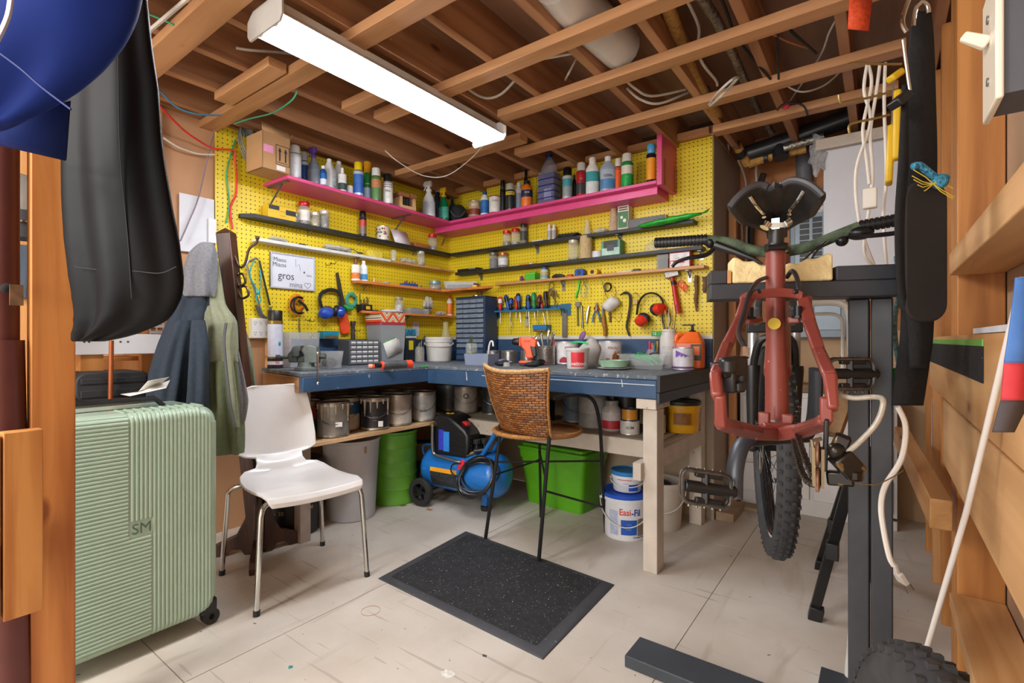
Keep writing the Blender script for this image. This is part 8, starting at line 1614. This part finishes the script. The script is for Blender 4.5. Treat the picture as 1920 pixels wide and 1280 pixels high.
# ceiling and nook cables (u, v, height)
WC_, BC_, GC_ = mat('#c9c1b4', rough=.5, var=.1), mat('#1e1f22', rough=.45), mat('#2f9a72', rough=.45)
cb = [
('white cable end sticking out of the joist above the left end of the shop light',[(443,90,2.3),(470,94,2.3),(520,98,2.33),(560,102,2.36)],WC_,.006),
('pale cable crossing diagonally left of the shop light',[(395,66,2.33),(440,98,2.3),(490,140,2.27),(528,156,2.25)],WC_,.006),
('green wire crossing the ceiling at the upper left',[(272,24,2.25),(340,54,2.21),(400,96,2.3),(450,128,2.28),(530,150,2.26)],GC_,.0035),
('green wire bowing down to the pegboard corner',[(557,172,2.2),(545,190,2.16),(510,212,2.18),(470,222,2.2),(440,232,2.19)],GC_,.0035),
('thin black wire above the upper left ceiling block',[(370,112,2.38),(410,132,2.36),(445,150,2.37)],BC_,.003),
('blue cable sagging from the tan wall to the pegboard corner',[(298,168,2.22),(330,200,2.15),(370,214,2.13),(415,216,2.15)],mat('#2f6d8a'),.004),
('thick pale rod poking diagonally across the upper left ceiling',[(278,60,2.12),(356,-6,2.12)],WC_,.007),
('white cable looped over the joists right of the shop light',[(868,150,2.3),(882,170,2.26),(912,184,2.25),(940,176,2.25),(968,148,2.27)],WC_,.006),
('bright white cable sagging between two joists near the middle',[(722,282,2.2),(745,302,2.14),(790,328,2.1),(835,330,2.1),(880,300,2.15),(915,262,2.2)],WC_,.003),
('pair of white cables under the joists right of centre, upper strand',[(1165,142,2.3),(1190,165,2.25),(1222,180,2.24),(1285,168,2.3)],WC_,.006),
('pair of white cables under the joists right of centre, lower strand',[(1175,165,2.28),(1200,186,2.23),(1236,194,2.22),(1290,174,2.3)],WC_,.006),
('white cables clipped across a joist near the fluorescent far end',[(980,112,2.38),(1020,110,2.3),(1075,100,2.3)],WC_,.005),
('short white cable hanging by the white duct',[(1080,112,2.32),(1066,138,2.26),(1060,150,2.3)],WC_,.005),
('white loop of cable hanging below the yellow wrapped pipe',[(1330,196,2.2),(1345,175,2.14),(1372,150,2.16),(1382,148,2.2),(1350,182,2.12),(1332,198,2.16)],WC_,.006),
('long white cable running along the yellow wrapped pipe',[(1285,-5,2.34),(1310,50,2.32),(1308,90,2.3),(1318,120,2.26),(1342,150,2.25),(1345,160,2.25)],WC_,.006),
('black cable slanting across the joists above the handlebar',[(1350,-10,2.3),(1362,20,2.3),(1385,75,2.28),(1448,152,2.22)],BC_,.006),
('black cable curling across the upper right ceiling',[(1462,32,2.3),(1490,65,2.26),(1530,100,2.26)],BC_,.006),
('vertical black cable dropping between two joists at the right',[(1456,35,2.35),(1458,90,2.25),(1460,148,2.2)],BC_,.005),
('white cable crossing the bay left of the orange mesh',[(1575,25,2.34),(1555,60,2.3),(1535,110,2.28),(1480,190,2.3)],WC_,.004),
('white cable sweeping under the right strapping',[(1460,150,2.24),(1500,172,2.2),(1545,160,2.24),(1580,130,2.3)],WC_,.004),
('copper wire stretched across the upper right bay',[(1425,50,2.3),(1470,75,2.28),(1530,95,2.27)],mat('#b0704a'),.004),
('black wire arched over the small red connector',[(1458,206,2.2),(1468,196,2.18),(1490,192,2.18),(1508,200,2.19),(1514,215,2.2)],BC_,.005),
]
for lb, l, m, r in cb: tag(MB().tube(spline([onz(*q) for q in l], 5), r, 7).build('ceiling_cable', m), lb, 'cable', 'loose cables on the ceiling')
tag(MB().ball(onz(1474,200,2.19), .014, 10, 8, (1.2,.6,.8)).build('red_connector', mat('#d01f3a', rough=.4)), 'small bright red connector on the right ceiling strapping', 'connector')
for k, (l, m, r, lb) in enumerate((([(1432,325,.5),(1418,370,.55),(1408,430,.6),(1412,500,.62),(1432,560,.62)],BC_,.02,'thick black cable hanging behind the saddle and seat tube'),([(1368,240,.2),(1366,330,.5),(1388,400,.6),(1392,470,.62)],WC_,.007,'white cable hanging at the left of the plywood nook'),([(1418,300,.5),(1420,350,.6),(1440,420,.62)],WC_,.008,'white cable behind the saddle'),([(1384,300,.4),(1400,360,.6),(1398,540,.62)],WC_,.006,'thin cream cable behind the seat tube'),([(1262,262,-.02),(1300,255,-.02),(1340,250,-.01),(1420,232,-.1),(1508,208,-.2)],WC_,.0035,'thin white string running along the pegboard top to the strapping'))):
    tag(MB().tube(spline([ny(*q) for q in l], 5), r, 8).build('hanging_cable', m), lb, 'cable')
# cables on the left, by the pegboard
tag(MB().tube(spline([onx(u, v, x) for u, v, x in ((296,195,.25),(340,240,.12),(370,262,.06),(400,278,.03),(438,282,.03),(441,300,.02),(443,360,.015),(432,390,.015),(436,430,.02))], 6), .005, 8).build('cord', mat('#e0332e', rough=.5)), 'bright red cord draped from the left to the pegboard edge', 'cord')
tag(MB().tube(spline([onx(u, v, .015) for u, v in ((441,262),(430,300),(425,330),(430,380),(424,418))], 6), .004, 8).build('green_wire', GC_), 'green wire hanging down the left edge of the pegboard', 'wire')
tag(MB().tube(spline([onx(u, v, .03) for u, v in ((405,232),(388,300),(372,370),(352,420),(338,452))], 6), .0035, 8).build('grey_wire', mat('#7d6f78')), 'grey wire slanting across the tan wall to the white board', 'wire')
tag(MB().tube(spline([onx(u, v, .03) for u, v in ((306,258),(335,276),(370,288),(402,290))], 6), .005, 8).build('white_cable', WC_), 'white cable crossing the tan wall below the red cord', 'cable')
t = thing('cable_bundle', 'bundle of grey and blue coiled cables hanging at the pegboard top left corner', 'cable bundle', onx(466,268,.05))
g = MB(); rn = random.Random(5)
for k in range(9): a0 = .12*k; g.tube([V((.01*k*.5, (.030+.004*(k % 3))*math.cos(a)-.02+.5*.09*math.sin(a)*.35*-1, .09*math.sin(a)-.02+.003*k)) for a in [2*PI*j/20 for j in range(20)]], .0028, 6, closed=True)
g.build('grey_coil', mat('#8d8f92', rough=.4, metal=.4), t); g = MB()
for k in range(4): g.tube(spline([(0,-.03+.012*k,.03),(.02,-.05+.02*k,.08),(.01,-.02+.02*k,.12),(.0,.02+.01*k,.09)], 5), .003, 6)
g.build('blue_loops', mat('#3a7d9c'), t)
# ---------- stud wall on the right ----------
def stud(y0, y1, lb, x0=3.108, x1=3.212, z0=0, z1=2.24, m=FIRZ): return tag(MB().box(x0,x1,y0,y1,z0,z1).build('wall_stud', m, bevel=.003), lb, 'stud', 'studs of the right wall')
stud(-1.09,-.93,'wide doubled stud beside the black shoulder strap'); stud(-.62,-.58,'stud behind the hanging white plug'); stud(-.22,-.18,'stud just right of the timber posts',m=FIRZ_PALE); stud(.18,.22,'furthest stud, next to the white cupboard'); stud(-2.35,-2.31,'nearest stud, behind the light switch')
def blk(y0, y1, z0, z1, lb, x0=3.09, x1=3.212, m=FIRY_PALE, n='wood_block'): return tag(MB().box(x0,x1,y0,y1,z0,z1).build(n, m, bevel=.003), lb, 'wood block')
blk(-2.30,-1.095,1.253,1.318,'horizontal pale block between studs above the boarding')
blk(-2.30,-1.095,.27,.31,'low horizontal block with dark nail holes at the lower right')
blk(-.57,-.23,1.30,1.345,'short orange block between the far studs behind the cords')
PB = wood('#e0b07a', '#c48f58', 'y', .8)
t = tag(MB().box(3.07,3.107,-3.6,-.68,.894,1.072).build('wall_board', PB, bevel=.003), 'upper wide pale board nailed along the right wall', 'board'); t2 = tag(MB().box(3.07,3.107,-3.6,-1.17,.706,.890).build('wall_board', PB, bevel=.003), 'lower wide pale board nailed along the right wall', 'board')
tag(MB().bar(atd(1690,818,2.25), atd(1765,965,1.38), .05, .085).build('brace', wood('#c9965e','#a87442','y'), bevel=.003), 'rough sloping timber offcut below the pale wall boards', 'timber offcut')
for k, (u, v, d) in enumerate(((1692,882,1.9),(1680,975,2.0))): tag(MB().tube([atd(u, v, d), atd(u-22, v-4, d-.02)], .006, 8).build('bolt', STEEL), ('upper','lower')[k]+' of two steel bolts sticking out below the sloping offcut', 'bolt')
gy0, gy1 = onx(1742,650,3.068).y, onx(1842,650,3.068).y
t = thing('grip_tape', 'strip of glittery black grip tape with a green edge stuck on the upper board', 'grip tape', (3.0685,0,0)); MB().box(-.001,.001,gy1,gy0,.985,1.05).build('tape', mat('#1b1b1d', rough=.9, var=.3, spots=(300,.66,'#8a8a8c')), t); MB().box(-.0012,.001,gy1,gy0,1.05,1.062).build('green_edge', mat('#6fb04a'), t)
tag(MB().box(3.07,3.14,-2.2,-1.75,1.073,1.083).build('foam_scrap', mat('#dedde2')), 'white foam scrap lying on top of the upper pale board', 'foam')
t = thing('paper_box', 'grey and black printed carton standing behind the pale boards', 'carton', onx(1748,790,3.11)); MB().box(0,.06,-.05,.05,-.12,.10).build('carton', mat('#c9c9cc', var=.2), t); MB().box(-.001,0,-.05,-.01,-.12,.08).build('black_side', mat('#232325'), t); flat_text(t, 'DOORS, WINDOWS', .018, (-.002,-.03,-.02), (0,0,-1), (0,-1,0), '#e6e6e6', .01)
# light switch
t = thing('light_switch', 'cream toggle light switch plate at the top right corner', 'light switch', (3.012,-2.405,0)); CRM = mat('#ddd3c0', rough=.35, var=.02)
MB().box(-.003,.003,-.036,.036,1.280,1.400).build('plate', CRM, t, bevel=.002); MB().box(.003,.095,-.030,.030,1.285,1.395).build('switch_box', mat('#4a4c52', rough=.5), t); MB().bar((-.003,0,1.347), (-.022,0,1.361), .010, .012, w1=.007, h1=.009).build('toggle', CRM, t, bevel=.002)
MB().cyl((-.0045,0,1.310), (-.002,0,1.310), .004).cyl((-.0045,0,1.370), (-.002,0,1.370), .004).build('screws', STEEL, t)
# strap, rope, hooks, cords
STR = mat('#131315', rough=.85, var=.2, scale=90, bump=.3)
def ribbon(l, m=None, th=.003):
    """strap through (u left, u right, v, distance)"""
    P = []; L0 = spline([atd(a, v, d) for a, b, v, d in l], 6); R0 = spline([atd(b, v, d) for a, b, v, d in l], 6); vs = []
    for a, b in zip(L0, R0): vs += [a, b]
    return MB().add(vs, [(2*j,2*j+1,2*j+3,2*j+2) for j in range(len(L0)-1)])
t = thing('shoulder_strap', 'wide black shoulder strap with a dark rounded pad hanging on the right wall', 'strap', (0,0,0))
ribbon([(1712,1745,22,.98),(1706,1750,80,.98),(1698,1754,200,.98),(1692,1756,330,.985),(1690,1750,600,.99),(1682,1742,680,.985),(1672,1730,760,.98)]).build('webbing', STR, t, solid=.004)
ribbon([(1692,1700,160,.955),(1685,1703,300,.95),(1678,1694,420,.95),(1684,1700,560,.95),(1700,1742,600,.955),(1706,1738,690,.955)]).build('webbing', STR, t, solid=.003)
pc_ = atd(1732,472,.955); MB().prism(rrect(-.041,.041,-.135,.135,.035,6), -.007, .007, 'xz').build('shoulder_pad', mat('#211c1a', rough=.8, var=.2, bump=.2), t, bevel=.004).location = pc_
[c for c in t.children if c.name.startswith('shoulder_pad')][0].rotation_euler = (0, 0, TH)
MB().tube(spline([atd(u, v, .955) for u, v in ((1700,60),(1692,40),(1702,5),(1712,-15))], 5), .004, 8).tube(spline([atd(u, v, .955) for u, v in ((1712,50),(1716,20),(1726,5),(1738,10),(1741,25))], 5), .004, 8).tube([atd(1693,75,.95), atd(1703,150,.95), atd(1706,170,.95)], .003, 8).build('metal_clip', CHROME, t)
MB().bar(atd(1676,198,.945), atd(1698,178,.945), .030, .016).build('plastic_buckle', BLACKPL, t, bevel=.003)
t = thing('rope_knot', 'frayed blue and yellow rope knot tied at the shoulder strap', 'rope', (0,0,0)); MB().tube(spline([atd(u, v, .93) for u, v in ((1712,312),(1724,310),(1740,322),(1756,334),(1768,338),(1775,330))], 5), [.0065]*26, 10).ball(atd(1762,340,.93), .014, 10, 8).build('rope', mat('#3f8aa8', rough=.9, var=.7, scale=160, bump=.8), t)
g = MB(); rn = random.Random(9)
for k in range(10): a = rn.uniform(0, 6.28); c = V(atd(1750,345,.925)); g.tube([c, c+RV*.02*math.cos(a)+UP*.018*math.sin(a), c+RV*.04*math.cos(a+.4)+UP*.03*math.sin(a-.3)], .0009, 5)
g.build('yellow_fibres', mat('#d8b93a', rough=.8), t)
tag(MB().tube(spline([atd(u, v, 1.15) for u, v in ((1681,480),(1686,540),(1677,600),(1680,650),(1690,700))], 6), .0055, 8).build('thin_rope', mat('#6a8a88', rough=.9, var=.6, scale=120)), 'thin faded green-blue rope hanging left of the strap', 'rope')
tag(MB().ball(atd(1680,722,1.1), .028, 12, 10, (.6,.5,1.4)).build('green_cloth', mat('#2a9a3c', rough=.7, bump=.4)), 'small bright green cloth at the bottom of the black strap', 'cloth')
for k, l in enumerate((((1672,172),(1625,184),(1585,192),(1576,192),(1573,178)),((1668,215),(1640,222),(1602,230),(1592,236),(1593,250)),((1690,120),(1640,120),(1600,118),(1590,122)))):
    tag(MB().tube(spline([atd(u, v, 1.45) for u, v in l], 5), .0035, 8).build('wall_hook', mat('#a8925c', rough=.35, metal=.8)), ('upper long brass','lower long brass','twisted wire')[k]+' hook sticking out left from the right wall', 'hook')
CORD = mat('#ddd6cc', rough=.5, var=.04)
for k, (l, lb) in enumerate((([(1626,120),(1620,170),(1632,230),(1605,320),(1612,420),(1640,500)],'longest white extension cord loop hanging from the wire hook'),([(1628,120),(1634,160),(1618,240),(1625,300),(1630,345)],'white cord carrying the small white socket block'),([(1650,120),(1642,180),(1632,250),(1636,330),(1628,400),(1620,470),(1636,500)],'white cord loop crossing in front of the cupboard'),([(1660,118),(1658,200),(1662,330),(1656,400),(1662,497)],'white cord hanging beside the yellow-handled tool'))):
    tag(MB().tube(spline([atd(u, v, 1.5) for u, v in l], 6), .0045, 8).build('extension_cord', CORD), lb, 'cord', 'white cords on the right wall hooks')
tag(MB().box(-.018,.018,-.012,.012,-.03,.03).build('socket_block', CORD, bevel=.004), 'small white socket block hanging on a cord above the handlebar', 'socket').location = atd(1631,372,1.49)
t = thing('power_plug', 'white cord with a moulded plug hanging low beside the timber posts', 'plug', (0,0,0)); MB().tube(spline([atd(u, v, .97) for u, v in ((1683,762),(1698,800),(1690,860),(1660,910),(1652,950),(1658,1000),(1668,1045),(1676,1060))], 6), .005, 8).build('cord', CORD, t)
MB().bar(atd(1676,1056,1.3), atd(1683,1075,1.3), .013, .011).bar(atd(1683,1073,1.3), atd(1695,1092,1.3), .024, .015, w1=.032).build('plug', CORD, t, bevel=.003); MB().tube([atd(1692,1092,1.3), atd(1702,1112,1.3)], .0015, 5).tube([atd(1702,1088,1.3), atd(1714,1106,1.3)], .0015, 5).build('prongs', STEEL, t)
YH = mat('#d9b01e', rough=.4, var=.08); t = thing('bow_saw', 'tool with long yellow plastic handles hanging from the right wall', 'saw', (0,0,0))
MB().bar(atd(1666,345,1.42), atd(1672,235,1.42), .055, .018, w1=.03).bar(atd(1680,300,1.38), atd(1683,170,1.38), .034, .018, w1=.03).bar(atd(1668,150,1.42), atd(1690,134,1.42), .03, .02).build('handle', YH, t, bevel=.006); MB().bar(atd(1672,235,1.42), atd(1676,150,1.42), .010, .004).build('blade', STEEL, t)
t = tag(MB().add([atd(1593,-10,1.5), atd(1636,-10,1.5), atd(1628,58,1.5), atd(1590,54,1.5)], [(0,1,2,3)]).build('orange_mesh', mat('#f4572c', rough=.7, var=.3, scale=90, alpha=.9), solid=.004), 'bright orange mesh hanging down at the top right', 'mesh')
tag(MB().tube([atd(1716,1290,.88), atd(1812,960,.78), atd(1918,520,.66)], .0042, 12).build('white_rod', mat('#d8d2cc', rough=.35, var=.05)), 'long thin white rod leaning across the lower right corner', 'rod')
t = thing('printed_cloth', 'blue and red printed cloth hanging at the right edge', 'cloth', (0,0,0)); ribbon([(1905,1950,520,.60),(1896,1950,600,.60),(1884,1940,680,.60)]).build('blue_part', mat('#4a7ac0', rough=.7, var=.25), t, solid=.003); ribbon([(1884,1940,680,.60),(1878,1930,750,.60)]).build('red_part', mat('#d8404a', rough=.7, var=.3), t, solid=.003); ribbon([(1878,1930,750,.60),(1862,1900,810,.60)]).build('dark_part', mat('#4a4448', rough=.7), t, solid=.003)
# spare wheel
h_ = V((-.25,.968,0)); t = thing('spare_wheel', 'knobbly black bicycle wheel standing in the lower right corner', 'bicycle wheel', (2.992,-2.39,.0)); wp2, rim2 = wheel(t, V((0,0,.345)), h_, V((.968,.25,0)), 'tire', .0045)
for k, ch in enumerate('HILAND'):
    a = PI/2+.42-.075*k; vs, fs = text_mesh(ch, .034, .02); c = wp2(a, .312, -.0335); tg_ = (h_*math.sin(a)-UP*math.cos(a)); up_ = (h_*math.cos(a)+UP*math.sin(a))
    MB().add([c+tg_*x+up_*y*1-V((.968,.25,0))*(.001) for x, y, z in vs], fs).build('lettering', mat('#e4e4e4', var=0), t, smooth=False)
